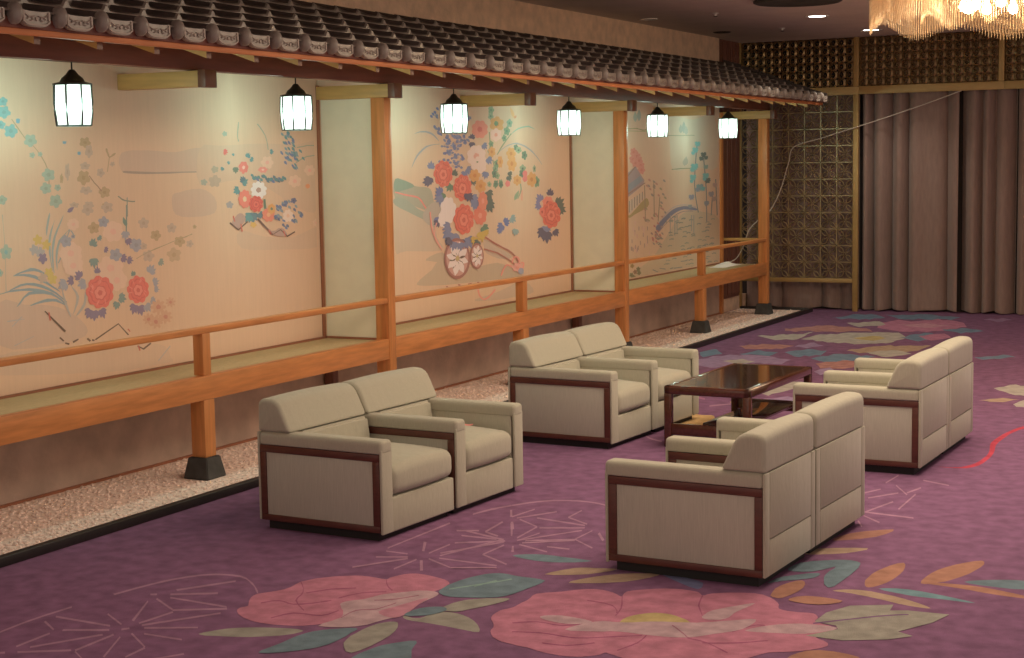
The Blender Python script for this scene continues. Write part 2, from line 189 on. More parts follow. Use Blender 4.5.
MURAL_A = """1|0|2038,520 2,4 4,4 8,2 16,2 21,0 22,0 23,-1 25,-2 23,0 18,2 17,3 18,2 21,0 22,0 23,-1 23,-1 25,-2 26,-1 29,1 30,2 32,2 36,0 38,0 28,-4 11,-12 -1,-17 -12,-12 -28,-4 -38,1 -37,1 -31,1 -30,2 -29,2 -30,0 -29,0 -27,0 -22,0 -20,0 -23,0 -30,0 -33,-1 -31,0 -28,1 -26,0 -19,2 -10,2 -4,2 -2,4 -2,5 -1,5
2|1|2050,499 20,-1 28,-1 30,-1 33,0 35,0 26,0 14,0 5,-2 -9,0 -28,0 -40,-1 -36,0 -29,0 -26,1 -18,1 -9,1 -2,2
1|0|2167,454 3,4 7,2 11,1 16,3 21,2 19,0 16,-3 14,-6 10,-7 5,-9 0,-10 -6,-8 -15,-3 -20,-2 -20,0 -20,0 -18,2 -15,4 -7,8 -2,12
3|2|2248,536 12,6 19,-1 25,-1 34,1 42,2 42,1 39,0 39,-1 35,-1 33,4 28,4 4,-2 0,-131 -8,-5 -24,3 -26,7 -30,10 -32,16 -32,13 -29,9 -29,7 -32,3 -41,-3 -43,-7 -30,2 -9,18 3,27
1|2|2353,389 19,-2 28,-7 31,-6 31,-2 32,-2 32,0 31,6 29,7 14,1 0,-38 -25,-2 -53,2 -49,2 -45,2 -42,2 -29,5 -12,10 -1,13
1|0|1762,310 12,3 17,-5 20,-6 23,-2 26,-3 23,-5 21,-8 19,-10 13,-10 8,-8 3,-8 -7,-7 -20,-4 -30,-2 -32,-1 -36,1 -39,2 -26,9 -7,20 3,26
1|2|1756,231 26,3 38,-2 38,-1 35,-2 35,-3 39,-4 48,-2 53,-4 42,-5 24,-7 10,-10 2,-8 7,-8 -1,-3 -111,0 -50,3 -142,13 -95,11 -25,11 8,11
1|3|1802,578 7,-8 10,-11 10,-10 8,-6 8,-5 7,-6 8,-9 8,-11 5,-10 1,-10 0,-11 -1,-8 2,0 1,7 1,12 -2,11 -5,10 -8,11 -8,8 -8,7 -8,5 -8,6 -9,10 -10,11 -7,7
1|4|1794,602 0,-4 -4,-1 -4,1 -4,-1 -3,2 1,3 -2,2 2,3 4,1 2,2 4,0 2,-2 4,-1 1,-3
2|5|1790,604 0,-2 -1,0 -1,0 -1,-1 -1,1 -1,0 -1,1 0,1 1,0 1,1 1,1 1,-1 2,0 0,-1
2|4|1795,583 -3,-4 -5,-1 -4,3 -6,0 -2,4 3,3 -1,5 4,3 6,-1 5,2 5,-1 0,-5 5,-3 -1,-4
3|5|1792,588 0,-2 -1,0 -2,-1 -1,0 -2,0 -1,1 -1,1 0,1 1,1 1,1 2,1 2,-1 1,0 1,-1
1|4|1787,567 0,-3 -4,-1 -3,1 -4,0 -2,1 0,3 -2,2 2,3 4,0 3,3 3,-1 2,-2 4,-1 0,-3
2|5|1784,569 0,-1 -1,0 -1,0 -1,-1 -1,0 -1,1 -1,1 0,1 1,0 1,1 1,0 1,0 1,0 1,-1
2|4|1809,556 -2,-4 -5,-2 -5,3 -7,-1 -3,4 3,4 -3,4 4,4 6,-1 5,4 6,-1 1,-5 5,-2 0,-5
3|5|1804,560 0,-1 -1,-1 -2,0 -1,-1 -2,1 -1,0 -1,2 0,1 1,1 1,1 2,1 2,-1 1,0 1,-1
2|6|1846,541 -4,-4 -6,0 -2,3 -7,1 -1,4 4,3 -1,5 5,3 6,-2 6,2 4,-2 0,-5 4,-3 -2,-4
3|7|1843,547 1,-1 -2,-2 -2,0 -1,0 -2,0 -1,1 -1,1 0,1 1,1 2,1 1,1 2,-1 1,0 2,-1
2|6|1846,523 -1,-2 -3,-1 -2,2 -2,0 -2,1 2,2 -2,2 2,1 3,0 2,1 3,0 0,-2 2,-1 0,-2
3|7|1844,525 0,-1 -1,0 -1,0 -1,0 -1,0 0,1 1,1 1,0 1,0 1,0
2|6|1862,524 -1,-1 -2,-1 -2,2 -2,-1 -1,2 1,1 -1,2 1,1 3,0 2,1 2,0 0,-2 2,-1 0,-1
3|7|1860,526 0,-1 -1,0 -1,0 0,1 -1,0 1,1 1,1 0,-1 1,0
2|6|1886,495 2,-5 -4,-3 -7,1 -5,-3 -6,1 0,5 -6,3 1,4 6,2 1,4 6,1 5,-3 7,0 2,-3
3|7|1879,495 0,-1 -1,-1 -2,-1 -2,0 -2,0 0,2 -2,0 0,2 2,1 1,1 1,0 2,0 2,0 1,-2
2|6|1877,474 2,-4 -3,-2 -6,0 -4,-2 -5,1 -1,4 -5,2 1,4 5,2 1,4 6,1 4,-3 5,0 3,-3
3|7|1872,474 0,-1 -2,-1 -1,0 -2,0 -1,0 -1,1 -1,1 0,1 1,1 1,1 2,0 1,0 2,-1 1,0
1|6|1895,449 -2,-4 -7,-1 -3,4 -7,0 -2,4 3,4 -1,4 4,4 6,-2 6,3 6,-3 0,-4 4,-3 0,-4
2|7|1892,455 0,-2 -1,-1 -2,0 -2,0 -2,0 -1,1 -1,1 1,2 1,0 1,2 2,0 1,-1 2,0 1,-1
1|6|1782,457 0,-3 -4,-2 -4,2 -4,-1 -3,2 1,3 -2,3 2,3 4,0 3,3 4,-1 2,-2 5,-2 0,-3
2|7|1778,459 0,-1 -2,-1 -1,0 -1,0 -1,1 -1,1 0,1 2,1 0,1 2,0 1,-1 1,0 1,-1
1|6|1897,472 -2,-2 -3,0 -2,2 -3,1 -1,2 2,1 0,3 2,1 3,-1 3,1 3,-1 -1,-2 3,-2 -1,-2
2|7|1896,476 0,-1 -1,-1 -1,0 -1,0 -1,0 0,1 -1,0 0,1 1,0 0,1 1,0 1,0 1,0 1,-1
2|8|1820,576 -1,-3 -1,-1 -2,0 -2,0 -2,1 0,2 0,3 2,1 2,0 2,0 2,-1
1|8|1917,544 -1,-1 -1,-1 -2,0 -3,0 -1,1 0,1 0,2 2,0 2,0 2,0 2,0
1|8|1948,528 0,-2 -1,-1 -3,0 -2,0 -1,1 0,2 0,1 1,1 3,0 2,0 1,-1
1|9|1966,540 -3,-4 -6,0 -3,3 -6,0 -2,3 3,4 -1,3 4,3 6,-2 6,3 4,-2 0,-4 5,-3 -2,-3
2|10|1963,544 0,-1 -1,-1 -2,0 -2,0 -1,0 -1,1 -1,1 0,1 1,1 1,0 2,1 1,-1 2,0 1,-1
2|11|1971,524 -3,-4 -4,0 -1,4 -5,1 0,4 2,4 0,5 4,2 3,-1 4,2 3,-3 0,-5 2,-3 -1,-5
3|12|1970,530 0,-1 -1,-1 -1,0 -2,-1 0,1 -1,1 -1,1 0,1 1,1 1,2 1,0 1,0 1,-1 1,-1
1|11|1965,506 0,-3 -5,-1 -4,1 -5,-1 -4,2 1,3 -3,2 2,2 5,1 3,2 5,0 2,-3 6,-1 1,-2
2|12|1960,508 0,-1 -1,-1 -1,0 -2,0 -1,0 -1,1 -1,0 0,1 1,1 1,0 1,1 2,-1 1,0 1,-1
1|9|1958,482 -4,-5 -6,1 -3,5 -7,1 -1,5 5,4 0,5 6,3 6,-3 6,2 5,-3 -2,-5 5,-5 -3,-5
2|10|1956,490 0,-2 -1,-1 -1,-1 -2,0 -2,0 -1,2 -1,1 0,1 1,2 1,1 2,0 2,-1 2,0 1,-1
1|11|1997,493 -2,-3 -4,-1 -2,3 -5,0 -1,2 2,4 -1,3 3,2 4,-1 4,2 3,-1 0,-4 4,-2 -1,-3
2|12|1995,496 -1,-1 -1,0 -1,-1 -2,0 0,2 -1,0 0,1 1,1 1,1 1,0 1,-1 1,0 1,0
1|11|1963,466 -3,-3 -6,0 -4,3 -6,0 -2,3 4,2 0,3 4,2 6,-2 6,2 5,-2 -1,-3 5,-2 -2,-3
2|12|1960,470 0,-1 -1,-1 -1,0 -2,0 -2,0 -1,1 -1,0 0,1 1,1 1,0 2,1 2,-1 2,0 0,-1
1|9|2010,464 1,-4 -5,-2 -5,1 -6,-3 -5,2 0,4 -5,3 1,4 6,1 3,4 6,1 3,-3 6,-1 3,-3
2|10|2003,466 0,-2 -1,-1 -2,0 -1,0 -2,0 -1,1 -1,1 0,1 1,1 1,1 2,0 2,0 1,0 1,-1
1|11|1919,492 -1,-6 -3,-1 -1,5 -2,0 -2,6 2,5 0,6 2,4 2,-2 3,4 2,-3 -1,-6 2,-4 0,-6
2|12|1918,499 0,-2 0,-1 -1,0 -1,-1 -1,0 0,2 0,1 0,2 0,1 1,2 1,0 1,-1 0,-1
1|9|1906,486 -1,-3 -1,-2 -2,2 -2,-1 -1,2 1,4 -1,2 1,4 2,0 1,3 2,-1 0,-3 2,-1 0,-3
2|10|1904,489 0,-1 0,-1 -1,0 -1,-1 0,1 0,1 0,1 0,1 0,1 1,0 1,-1
1|11|1966,442 -2,-2 -6,0 -2,3 -5,1 -1,2 4,2 -1,3 5,1 4,-1 5,1 4,-2 -1,-2 4,-3 -2,-2
2|12|1965,446 -1,-1 -2,0 -1,-1 -1,1 -1,1 -1,0 0,1 1,1 1,0 2,0 1,0 1,0 1,-1
1|11|2023,508 -2,-2 -2,0 -1,2 -3,0 -1,2 3,1 0,2 2,1 2,-1 3,1 2,-1 -1,-2 2,-2 -1,-1
2|12|2022,510 0,-1 -1,0 -1,0 -1,0 0,1 0,1 1,0 1,0 1,0
1|11|1936,446 1,-2 -3,-1 -5,1 -4,-1 -4,1 0,2 -3,2 0,2 5,0 3,2 4,0 3,-2 5,0 1,-2
2|12|1931,448 1,-1 -2,-1 -1,0 -1,0 -1,0 -1,1 -1,0 0,1 1,0 1,1 1,0 2,0 1,-1 1,0
1|9|2010,444 0,-2 -4,0 -4,1 -5,-1 -4,2 1,1 -2,1 2,2 4,0 4,1 4,-1 3,-1 4,-1 1,-1
2|10|2006,445 -1,-1 -2,0 -1,0 -1,0 -1,1 -1,0 0,1 1,0 1,0 1,0 1,0 2,0 1,0
2|13|1964,492 5,-5 7,-7 7,-5 4,-4 3,-3 2,-1 2,1 -2,2 -3,2 -4,4 -7,5 -7,7 -5,5
1|14|2007,535 2,-5 1,-6 4,-4 5,1 7,3 4,3 -2,1 -4,-2 -6,-3 -3,-1 -2,3 -2,6 -1,4
2|9|2006,535 0,-4 2,-3 3,-4 3,-3 0,4 -2,4 -2,3
2|9|2029,528 -5,-1 -4,-2 -3,-3 -3,-2 5,1 4,2 3,2
2|9|2013,520 -6,-22 2,0 6,22
1|15|2030,458 4,-2 6,-4 7,-2 9,-1 9,-1 7,0 0,2 -7,0 -9,1 -8,1 -6,2 -6,3 -3,2
2|16|2052,456 -2,-31 3,0 1,31
1|17|1774,438 1,-12 1,-18 0,-20 0,-23 -1,-25 -1,-17 2,0 0,17 1,25 1,23 -1,20 -1,18 0,12
2|6|1787,380 1,-6 -4,-2 -5,2 -5,-2 -4,3 0,5 -3,4 1,4 6,1 2,5 6,0 2,-5 6,-1 1,-4
3|4|1782,382 0,-1 -1,-1 -1,-1 -2,0 -1,1 -1,1 -1,1 0,1 1,1 1,2 2,0 1,-1 2,0 0,-1
1|6|1769,350 -1,-2 -2,-1 -2,1 -3,0 -2,2 1,2 -2,3 2,2 3,0 2,2 2,-1 1,-2 3,-2 0,-2
2|4|1766,353 0,-1 0,-1 -1,0 -1,0 -1,1 -1,0 1,1 0,1 1,0 0,1 1,-1 1,0
1|18|1874,438 -3,-4 -3,-7 -2,-7 -2,-6 0,-8 0,-4 2,4 2,7 2,7 2,6 2,7 0,5
2|18|1874,349 0,7 -2,10 0,10 0,8 0,8 2,9 3,9 4,10 3,7 -4,-7 -6,-9 -4,-9 -2,-9 0,-9 0,-9 2,-9 2,-10 1,-7
3|18|1878,345 -1,7 0,10 0,9 1,9 3,10 3,10 7,12 8,12 5,10 -7,-9 -9,-12 -8,-12 -4,-10 -2,-10 -1,-9 1,-10 1,-10 2,-7
4|18|1884,348 1,6 0,8 1,8 2,8 2,7 4,7 7,7 8,7 7,4 -1,1 -7,-5 -10,-6 -8,-6 -4,-8 -3,-7 -1,-8 0,-9 1,-8 1,-6
2|19|1905,290 -6,6 -8,8 -11,6 -12,6 -15,5 -15,3 -16,2 -16,0 -14,0 -12,-1 -10,-2 -8,-1 0,-1 8,1 10,1 12,0 14,0 16,-1 15,-2 15,-3 14,-4 12,-5 10,-6 10,-7 6,-5
3|19|1900,295 -7,6 -11,8 -12,7 -16,3 -18,2 -15,-1 -11,-6 -9,-8 -6,-6 1,0 7,4 9,8 11,4 14,0 16,-1 15,-3 12,-5 11,-7 8,-6
4|19|1905,291 -7,4 -9,5 -9,5 -10,1 -9,1 -9,-1 -11,-2 -11,-2 -7,-2 1,-1 7,1 11,1 11,1 9,0 8,0 8,-1 9,-3 10,-4 7,-3
4|19|1890,314 -7,6 -11,6 -11,7 -12,5 -12,6 -13,3 -12,1 -12,0 -9,-1 0,-1 9,0 12,-1 11,-2 11,-3 12,-5 12,-5 12,-6 12,-6 8,-4
5|19|1880,330 -8,7 -14,9 -12,6 -10,3 -9,1 -8,-2 -10,-2 -9,-2 -6,-2 0,-1 7,1 9,2 10,1 8,0 7,0 9,-2 12,-5 14,-8 10,-6
6|19|1903,298 -9,7 -14,10 -15,8 -15,6 -17,4 -15,1 -14,-1 -13,-4 -9,-3 0,-1 10,2 13,3 13,1 14,-2 16,-4 14,-5 16,-7 14,-9 10,-6
2|20|1924,440 0,-2 -2,-1 -2,1 -3,-1 -1,1 0,2 -2,1 1,1 3,1 1,1 2,0 1,-2 3,0 1,-1
3|21|1921,440 -1,0 0,-1 -1,1 -1,0 0,1 1,1 1,0 1,-1 1,0
5|20|1912,390 -1,-2 -2,-1 -2,2 -3,0 -2,1 2,2 -1,2 1,2 4,-1 2,1 2,0 0,-2 3,-2 0,-2
6|21|1910,392 0,-1 -1,0 -1,-1 0,1 -1,0 -1,1 1,1 1,0 0,1 1,-1 1,0 0,-1
1|20|1926,398 1,-1 -2,-1 -2,0 -2,0 -2,0 0,2 -2,1 1,1 2,1 1,1 2,0 1,-1 2,0 2,-1
2|21|1924,399 0,-1 -1,0 -1,0 -1,0 0,1 1,1 1,0 1,0 0,-1
4|21|1912,437 6,-1 4,2 3,3 3,3 -6,0 -4,-1 -4,-2
7|22|1888,359 4,5 5,8 5,9 5,10 5,11 4,6 2,-1 4,-5 2,-4 2,1 -2,4 -4,5 -6,1 -4,-7 -6,-10 -4,-10 -5,-9 -5,-8 -4,-5
1|23|1852,396 2,-4 -4,-2 -4,2 -4,-3 -4,2 2,4 -5,2 1,4 5,0 1,4 4,1 3,-4 5,0 1,-3
2|23|1848,397 0,-1 -1,-1 -1,0 -1,-1 -1,1 -1,1 -1,1 0,1 1,0 1,2 1,0 1,-1 2,0 0,-1
4|23|1869,386 0,-4 -4,-2 -3,4 -5,-2 -3,2 3,4 -4,3 3,3 4,0 3,3 4,0 1,-5 5,0 0,-4
5|23|1866,388 -1,-2 -1,0 -2,0 -1,0 0,2 -1,0 0,2 1,0 1,1 1,1 1,-1 1,-1 1,0
2|24|1843,382 2,-4 -3,-2 -4,2 -4,-4 -3,2 0,4 -4,2 0,4 5,0 1,5 4,0 3,-3 4,0 2,-3
3|24|1840,382 -1,-1 -1,-1 -2,0 -1,0 -1,2 0,2 1,1 1,1 2,-1 1,-1 1,0
5|24|1855,376 1,-4 -4,-2 -4,3 -4,-2 -3,3 2,4 -3,2 1,4 5,-1 2,4 4,-1 2,-4 4,0 2,-4
6|24|1852,378 0,-1 -1,-1 -1,0 -1,0 -1,0 -1,1 -1,1 0,1 1,1 1,1 1,0 1,-1 2,0 0,-1
7|21|1858,364 -2,-4 -4,0 -2,4 -5,1 -1,3 4,3 -2,4 4,2 4,-3 4,3 4,-3 -2,-4 4,-2 -2,-4
8|21|1857,369 0,-1 -1,-1 -2,-1 -2,1 0,1 -1,0 0,2 1,0 0,1 2,1 1,-1 1,0 1,-1
6|25|1869,341 -1,-4 -4,1 -2,4 -5,0 -2,3 4,3 -1,4 3,2 5,-3 4,3 3,-2 -1,-4 4,-3 -2,-4
7|25|1868,346 0,-2 -2,0 -1,-1 -1,1 -1,1 -1,1 0,1 1,1 1,0 1,0 1,0 2,0 0,-1
8|25|1879,334 2,-4 -3,-2 -5,2 -4,-2 -3,2 1,4 -5,3 2,3 4,0 2,4 4,0 2,-3 5,0 2,-4
9|25|1876,336 0,-1 -1,-1 -1,0 -2,-1 -1,1 -1,1 0,1 0,1 0,1 1,0 1,1 2,-1 1,0 1,-1
7|11|1858,339 3,-4 -3,-3 -4,2 -4,-3 -4,1 0,5 -4,1 0,4 5,1 1,4 4,1 2,-4 5,1 3,-3
8|11|1855,339 0,-1 -1,-1 -1,0 -1,0 -2,0 0,1 -1,1 0,1 1,1 0,1 2,0 1,0 1,-1 1,-1
8|26|1930,360 -4,-5 -8,-1 -7,3 -8,0 -7,3 -1,6 -5,4 -1,6 6,4 1,6 6,3 8,-1 7,3 7,-1 5,-5 8,-2 4,-5 -3,-6 3,-5 -3,-5
9|27|1922,372 0,-2 -2,-2 -3,0 -3,-1 -3,1 -1,2 -2,2 0,2 2,2 2,2 3,0 3,-1 3,-1 2,-2
10|26|1931,341 -5,-4 -7,0 -6,3 -7,1 -6,3 0,6 -4,4 0,4 6,4 2,4 6,3 7,-1 7,2 7,-2 3,-5 7,-2 2,-5 -3,-5 2,-5 -4,-4
11|27|1926,353 0,-2 -2,-1 -3,-1 -3,0 -2,1 -2,1 -2,2 1,2 2,1 1,2 3,0 3,0 3,-1 1,-2
1|26|2034,393 -3,-5 -7,-2 -7,2 -8,-2 -7,2 -3,5 -7,3 -2,5 4,4 0,5 4,5 8,0 5,4 8,0 6,-3 8,-1 5,-4 -1,-5 5,-5 -2,-5
2|27|2022,402 1,-2 -2,-2 -3,0 -3,-1 -3,1 -2,2 -2,2 1,2 1,1 2,2 3,0 3,-1 3,0 2,-2
1|26|2033,340 1,-7 -5,-5 -10,0 -6,-5 -10,0 -7,5 -10,1 -6,5 1,6 -5,6 1,6 8,3 3,7 8,2 9,-2 9,2 9,-2 4,-7 8,-3 3,-6
2|27|2014,344 1,-3 -3,-2 -3,0 -4,-1 -4,1 -1,2 -3,2 0,3 3,2 2,2 4,0 3,-1 4,-1 2,-2
3|26|2041,318 1,-5 -6,-3 -8,0 -6,-4 -8,1 -5,4 -8,1 -4,5 1,5 -4,5 2,5 7,2 3,5 8,1 7,-2 8,2 6,-3 3,-5 6,-4 2,-5
4|27|2026,323 1,-2 -2,-2 -3,0 -4,-1 -3,1 -1,2 -2,2 0,2 2,1 2,2 3,1 3,-1 3,-1 2,-2
8|26|1930,411 -2,-3 -4,0 -4,2 -4,0 -3,2 0,3 -3,2 0,3 4,2 0,3 4,1 4,0 4,1 4,-1 2,-2 4,-2 1,-2 -1,-3 1,-3 -2,-2
9|27|1928,418 0,-2 -2,0 -1,-1 -2,0 -1,0 -1,1 -1,1 0,1 1,1 1,1 2,0 1,0 2,0 1,-1
3|11|1964,434 -3,-4 -6,0 -3,4 -6,1 -2,3 5,4 -1,4 5,2 6,-2 5,2 5,-3 -1,-4 4,-3 -2,-4
4|12|1962,439 0,-1 -1,-1 -2,0 -1,-1 -2,1 -1,1 -1,1 0,1 1,1 1,1 2,0 2,0 1,-1 1,-1
3|11|2014,441 3,-4 -4,-3 -7,1 -5,-3 -5,2 -1,4 -5,2 0,4 6,2 2,4 5,1 5,-3 6,0 4,-3
4|12|2008,442 0,-2 -1,-1 -2,0 -2,-1 -1,1 -1,1 -1,1 0,1 1,1 1,1 1,0 2,0 2,0 1,-1
1|9|1980,408 2,-4 -5,-2 -6,1 -5,-2 -5,2 0,5 -5,2 2,4 6,1 2,4 6,1 4,-4 6,-1 2,-3
2|10|1974,410 0,-1 -1,-1 -1,0 -2,-1 -2,1 -1,1 -1,1 0,1 2,1 0,1 2,0 2,-1 2,0 0,-1
2|20|2002,416 0,-4 -5,-2 -5,2 -6,-1 -3,3 1,4 -3,3 3,3 6,0 3,4 5,-1 3,-4 5,-1 1,-4
3|28|1997,418 -1,-2 -1,0 -2,0 -1,0 -1,1 -1,1 0,2 1,0 1,1 2,1 1,-1 1,-1 2,0
1|11|2101,410 1,-4 -5,-2 -6,2 -5,-2 -5,3 1,4 -5,3 2,4 6,0 3,4 6,0 3,-4 7,-1 1,-3
2|12|2095,413 0,-1 -1,-2 -2,0 -2,0 -1,0 -1,2 -1,0 0,2 1,0 1,1 2,1 1,-1 2,0 1,-1
1|9|2128,386 -2,-4 -6,0 -4,4 -6,0 -3,3 3,4 -1,4 4,2 6,-1 6,2 5,-2 0,-4 5,-2 -1,-4
2|10|2125,391 0,-1 -1,-1 -2,0 -2,-1 -2,1 0,1 -2,1 0,1 2,1 1,1 1,0 2,0 2,-1 1,-1
1|11|2172,399 0,-4 -5,-2 -5,3 -6,-2 -4,3 1,3 -3,4 2,3 6,0 3,3 6,0 2,-4 6,-1 1,-3
2|12|2166,402 0,-2 -2,0 -2,-1 -2,1 -1,1 0,1 1,1 1,1 1,0 2,0 2,0 1,-2
1|9|2190,373 -2,-4 -6,-1 -4,4 -7,1 -3,3 4,4 -2,4 5,2 6,-1 6,2 5,-2 1,-4 5,-3 -1,-4
2|10|2187,378 0,-1 -1,-1 -2,0 -2,-1 -2,1 0,1 -2,1 0,1 2,1 0,1 2,0 2,-1 2,0 1,-1
2|29|2181,354 2,-6 -6,-3 -9,2 -7,-3 -7,3 0,6 -7,4 1,5 9,1 3,5 8,1 6,-5 8,0 4,-6
3|30|2172,356 0,-2 -2,-1 -2,0 -2,-1 -3,1 -1,1 -2,2 1,2 1,0 2,2 2,0 2,0 3,-1 1,-1
1|11|2110,354 -1,-4 -6,-2 -5,3 -7,-1 -4,4 2,4 -3,4 3,4 7,-1 5,3 6,-1 2,-5 6,-2 1,-4
2|12|2104,358 0,-2 -1,0 -2,0 -1,-1 -2,1 -1,1 -1,1 0,1 1,1 1,1 2,0 2,-1 2,0 0,-1
2|20|2078,370 -5,-4 -7,1 -4,5 -7,1 -1,5 5,3 0,5 6,3 7,-3 7,2 5,-4 -1,-4 5,-5 -3,-4
3|28|2076,378 0,-2 -2,-1 -2,0 -2,-1 -2,1 -1,1 -1,1 0,2 1,1 1,1 2,0 2,-1 2,0 2,-1
2|20|2028,359 -2,-4 -7,-1 -5,4 -7,0 -2,4 3,4 -2,4 4,4 7,-2 6,3 6,-2 0,-5 6,-3 -1,-4
3|28|2023,364 1,-1 -2,-1 -1,0 -2,0 -2,0 -1,1 -2,1 1,2 1,1 1,1 2,0 2,0 2,-1 1,-1
9|20|1916,391 1,-4 -3,-3 -6,1 -6,-2 -4,2 -1,4 -5,3 1,4 6,1 2,4 5,1 4,-4 6,0 3,-4
10|28|1910,392 0,-1 -2,-1 -1,0 -2,-1 -1,1 -1,1 -1,1 0,1 1,1 1,1 2,0 1,-1 2,0 1,-1
3|11|2096,374 1,-3 -3,-1 -4,0 -4,-1 -3,1 0,3 -3,2 0,2 4,1 2,3 3,0 3,-2 4,-1 2,-2
4|12|2092,375 0,-1 -1,-1 -1,0 -2,0 -1,0 0,1 -1,0 0,2 1,0 1,0 1,1 1,-1 1,0 1,0
1|11|2216,370 -1,-3 -5,-1 -2,2 -5,0 -3,2 3,3 -2,3 3,2 4,-1 4,2 4,-1 0,-3 4,-2 0,-3
2|12|2213,372 -1,-1 -1,0 -1,-1 -2,1 0,1 -1,0 0,1 1,1 1,0 1,0 1,0 1,0 1,-1
1|9|2229,400 0,-2 -2,0 -2,0 -3,0 -2,1 1,1 -1,2 0,1 3,1 1,1 3,-1 1,-1 2,-1 1,-1
2|10|2227,401 0,-1 -1,0 -1,0 -1,0 -1,1 1,1 1,0 1,0 1,0
5|31|2070,355 12,4 18,5 20,4 22,5 23,5 20,4 15,2 10,3 8,1 -1,2 -7,-2 -11,-2 -15,-3 -20,-4 -23,-5 -22,-4 -19,-5 -18,-5 -13,-4
3|32|2049,444 0,-8 -1,-12 -1,-11 -1,-11 -2,-10 -1,-7 3,0 1,7 2,10 1,10 1,12 1,12 0,8
4|33|2049,408 2,6 -2,4 -3,3 -5,4 -1,-5 0,-4 3,-4
2|34|1968,362 0,-4 3,-2 4,0 5,-1 -2,3 -2,3 -3,1
3|34|1968,362 -2,-4 2,-4 3,-2 5,-3 0,4 0,4 -3,3
4|34|1968,362 -4,-4 -1,-4 2,-4 3,-5 2,4 2,5 0,4
5|34|1968,362 -6,-2 -3,-3 0,-4 1,-4 4,3 4,2 1,4
6|34|1968,362 -6,0 -4,-1 -2,-3 0,-2 4,0 4,0 3,2
1|34|1966,382 1,2 -1,3 -3,2 -4,1 0,-3 0,-3 2,-2
2|34|1966,382 3,2 0,4 -1,3 -3,3 -3,-4 -1,-2 1,-4
3|34|1966,382 5,2 2,3 0,3 0,4 -4,-2 -3,-3 -2,-3
4|34|1966,382 5,0 3,1 2,3 2,3 -5,-1 -4,-1 -3,-2
5|34|1966,382 4,-2 3,0 3,1 2,2 -4,1 -3,1 -3,-1
1|35|1981,396 2,-2 2,0 2,1 2,1 -2,1 -2,1 -2,0
2|35|1981,396 1,-2 2,-2 2,0 3,0 -1,2 -2,1 -2,1
3|35|1981,396 -1,-2 1,-3 3,-1 2,-2 0,2 0,3 -2,2
4|35|1981,396 -2,-2 -1,-2 2,-2 1,-2 1,2 2,2 -1,2
5|35|1981,396 -3,-1 -1,-1 0,-2 0,-2 3,1 2,1 0,2
1|21|1994,376 3,0 2,0 1,1 1,2 -3,0 -2,0 -2,-1
2|21|1994,376 2,-2 3,0 2,0 2,2 -2,1 -2,1 -3,0
3|21|1994,376 1,-2 2,-2 3,0 3,-1 -1,2 -2,2 -2,1
4|21|1994,376 -1,-2 1,-2 2,-2 3,-1 0,2 0,2 -2,2
5|21|1994,376 -2,-2 0,-1 0,-2 2,-2 2,2 0,1 0,2
4|20|2045,401 1,-3 2,-2 4,-1 4,-1 -1,4 -2,2 -3,1
5|20|2045,401 -2,-4 2,-3 3,-2 4,-3 0,4 0,3 -2,3
6|20|2045,401 -4,-4 0,-3 1,-4 2,-4 3,4 2,3 -1,4
7|20|2045,401 -5,-2 -2,-2 -1,-3 0,-4 5,2 3,2 1,3
8|20|2045,401 -5,1 -3,-2 -2,-2 -1,-2 4,0 4,0 3,2
6|21|2050,389 2,-3 2,0 4,0 3,0 -2,2 -3,2 -2,0
7|21|2050,389 0,-3 2,-2 4,-2 4,0 -1,2 -1,2 -3,2
8|21|2050,389 -1,-3 1,-4 2,-2 3,-3 1,3 0,4 -2,2
9|21|2050,389 -3,-3 -1,-2 0,-3 2,-3 3,3 2,2 0,3
10|21|2050,389 -4,-1 -2,-2 -1,-2 1,-2 3,1 3,1 1,2
3|21|2034,360 4,0 3,0 1,2 1,3 -3,0 -4,-1 -2,-1
4|21|2034,360 3,-2 4,0 3,1 3,1 -3,2 -4,0 -3,0
5|21|2034,360 2,-3 3,-2 4,-1 5,0 -2,3 -4,2 -3,1
6|21|2034,360 -1,-3 1,-3 4,-2 4,-1 0,3 -1,2 -3,3
7|21|2034,360 -3,-2 0,-3 2,-2 2,-2 2,2 1,3 -1,2
1|21|2048,355 4,0 3,1 1,3 0,2 -4,-1 -2,0 -2,-2
2|21|2048,355 4,-1 4,0 2,2 3,2 -4,0 -4,0 -3,0
3|21|2048,355 3,-3 3,0 4,0 5,0 -3,2 -4,2 -3,0
4|21|2048,355 0,-3 2,-2 4,-1 4,-1 -1,2 -1,3 -3,1
6|21|2048,355 -2,-2 1,-3 2,-2 3,-1 1,2 0,3 -1,2
1|36|2128,348 4,-1 2,1 2,1 2,2 -4,1 -3,0 -2,-1
2|36|2128,348 2,-2 3,-1 3,1 4,0 -3,2 -3,2 -3,0
3|36|2128,348 0,-3 3,-2 4,-1 4,-1 -1,3 -2,2 -4,2
4|36|2128,348 -2,-2 1,-3 3,-2 3,-2 1,3 0,2 -2,2
5|36|2128,348 -4,-2 0,-2 1,-2 2,-2 2,2 2,2 -1,2
1|20|2102,330 2,3 -1,3 -3,3 -4,2 -2,-3 0,-3 2,-3
2|20|2102,330 4,3 2,3 -2,4 -2,4 -4,-3 -2,-3 0,-4
3|20|2102,330 6,2 4,3 1,4 1,4 -6,-2 -4,-3 -3,-3
4|20|2102,330 6,-1 4,1 3,2 3,4 -6,0 -5,0 -4,-2
5|20|2102,330 3,-3 4,-1 4,1 4,2 -4,2 -4,1 -3,0
1|20|2110,313 4,1 2,3 -1,2 -1,3 -4,-2 -2,-2 0,-2
2|20|2110,313 5,0 3,2 2,3 0,2 -4,0 -4,-2 -2,-2
3|20|2110,313 5,-1 4,0 4,2 3,2 -5,0 -5,1 -3,-1
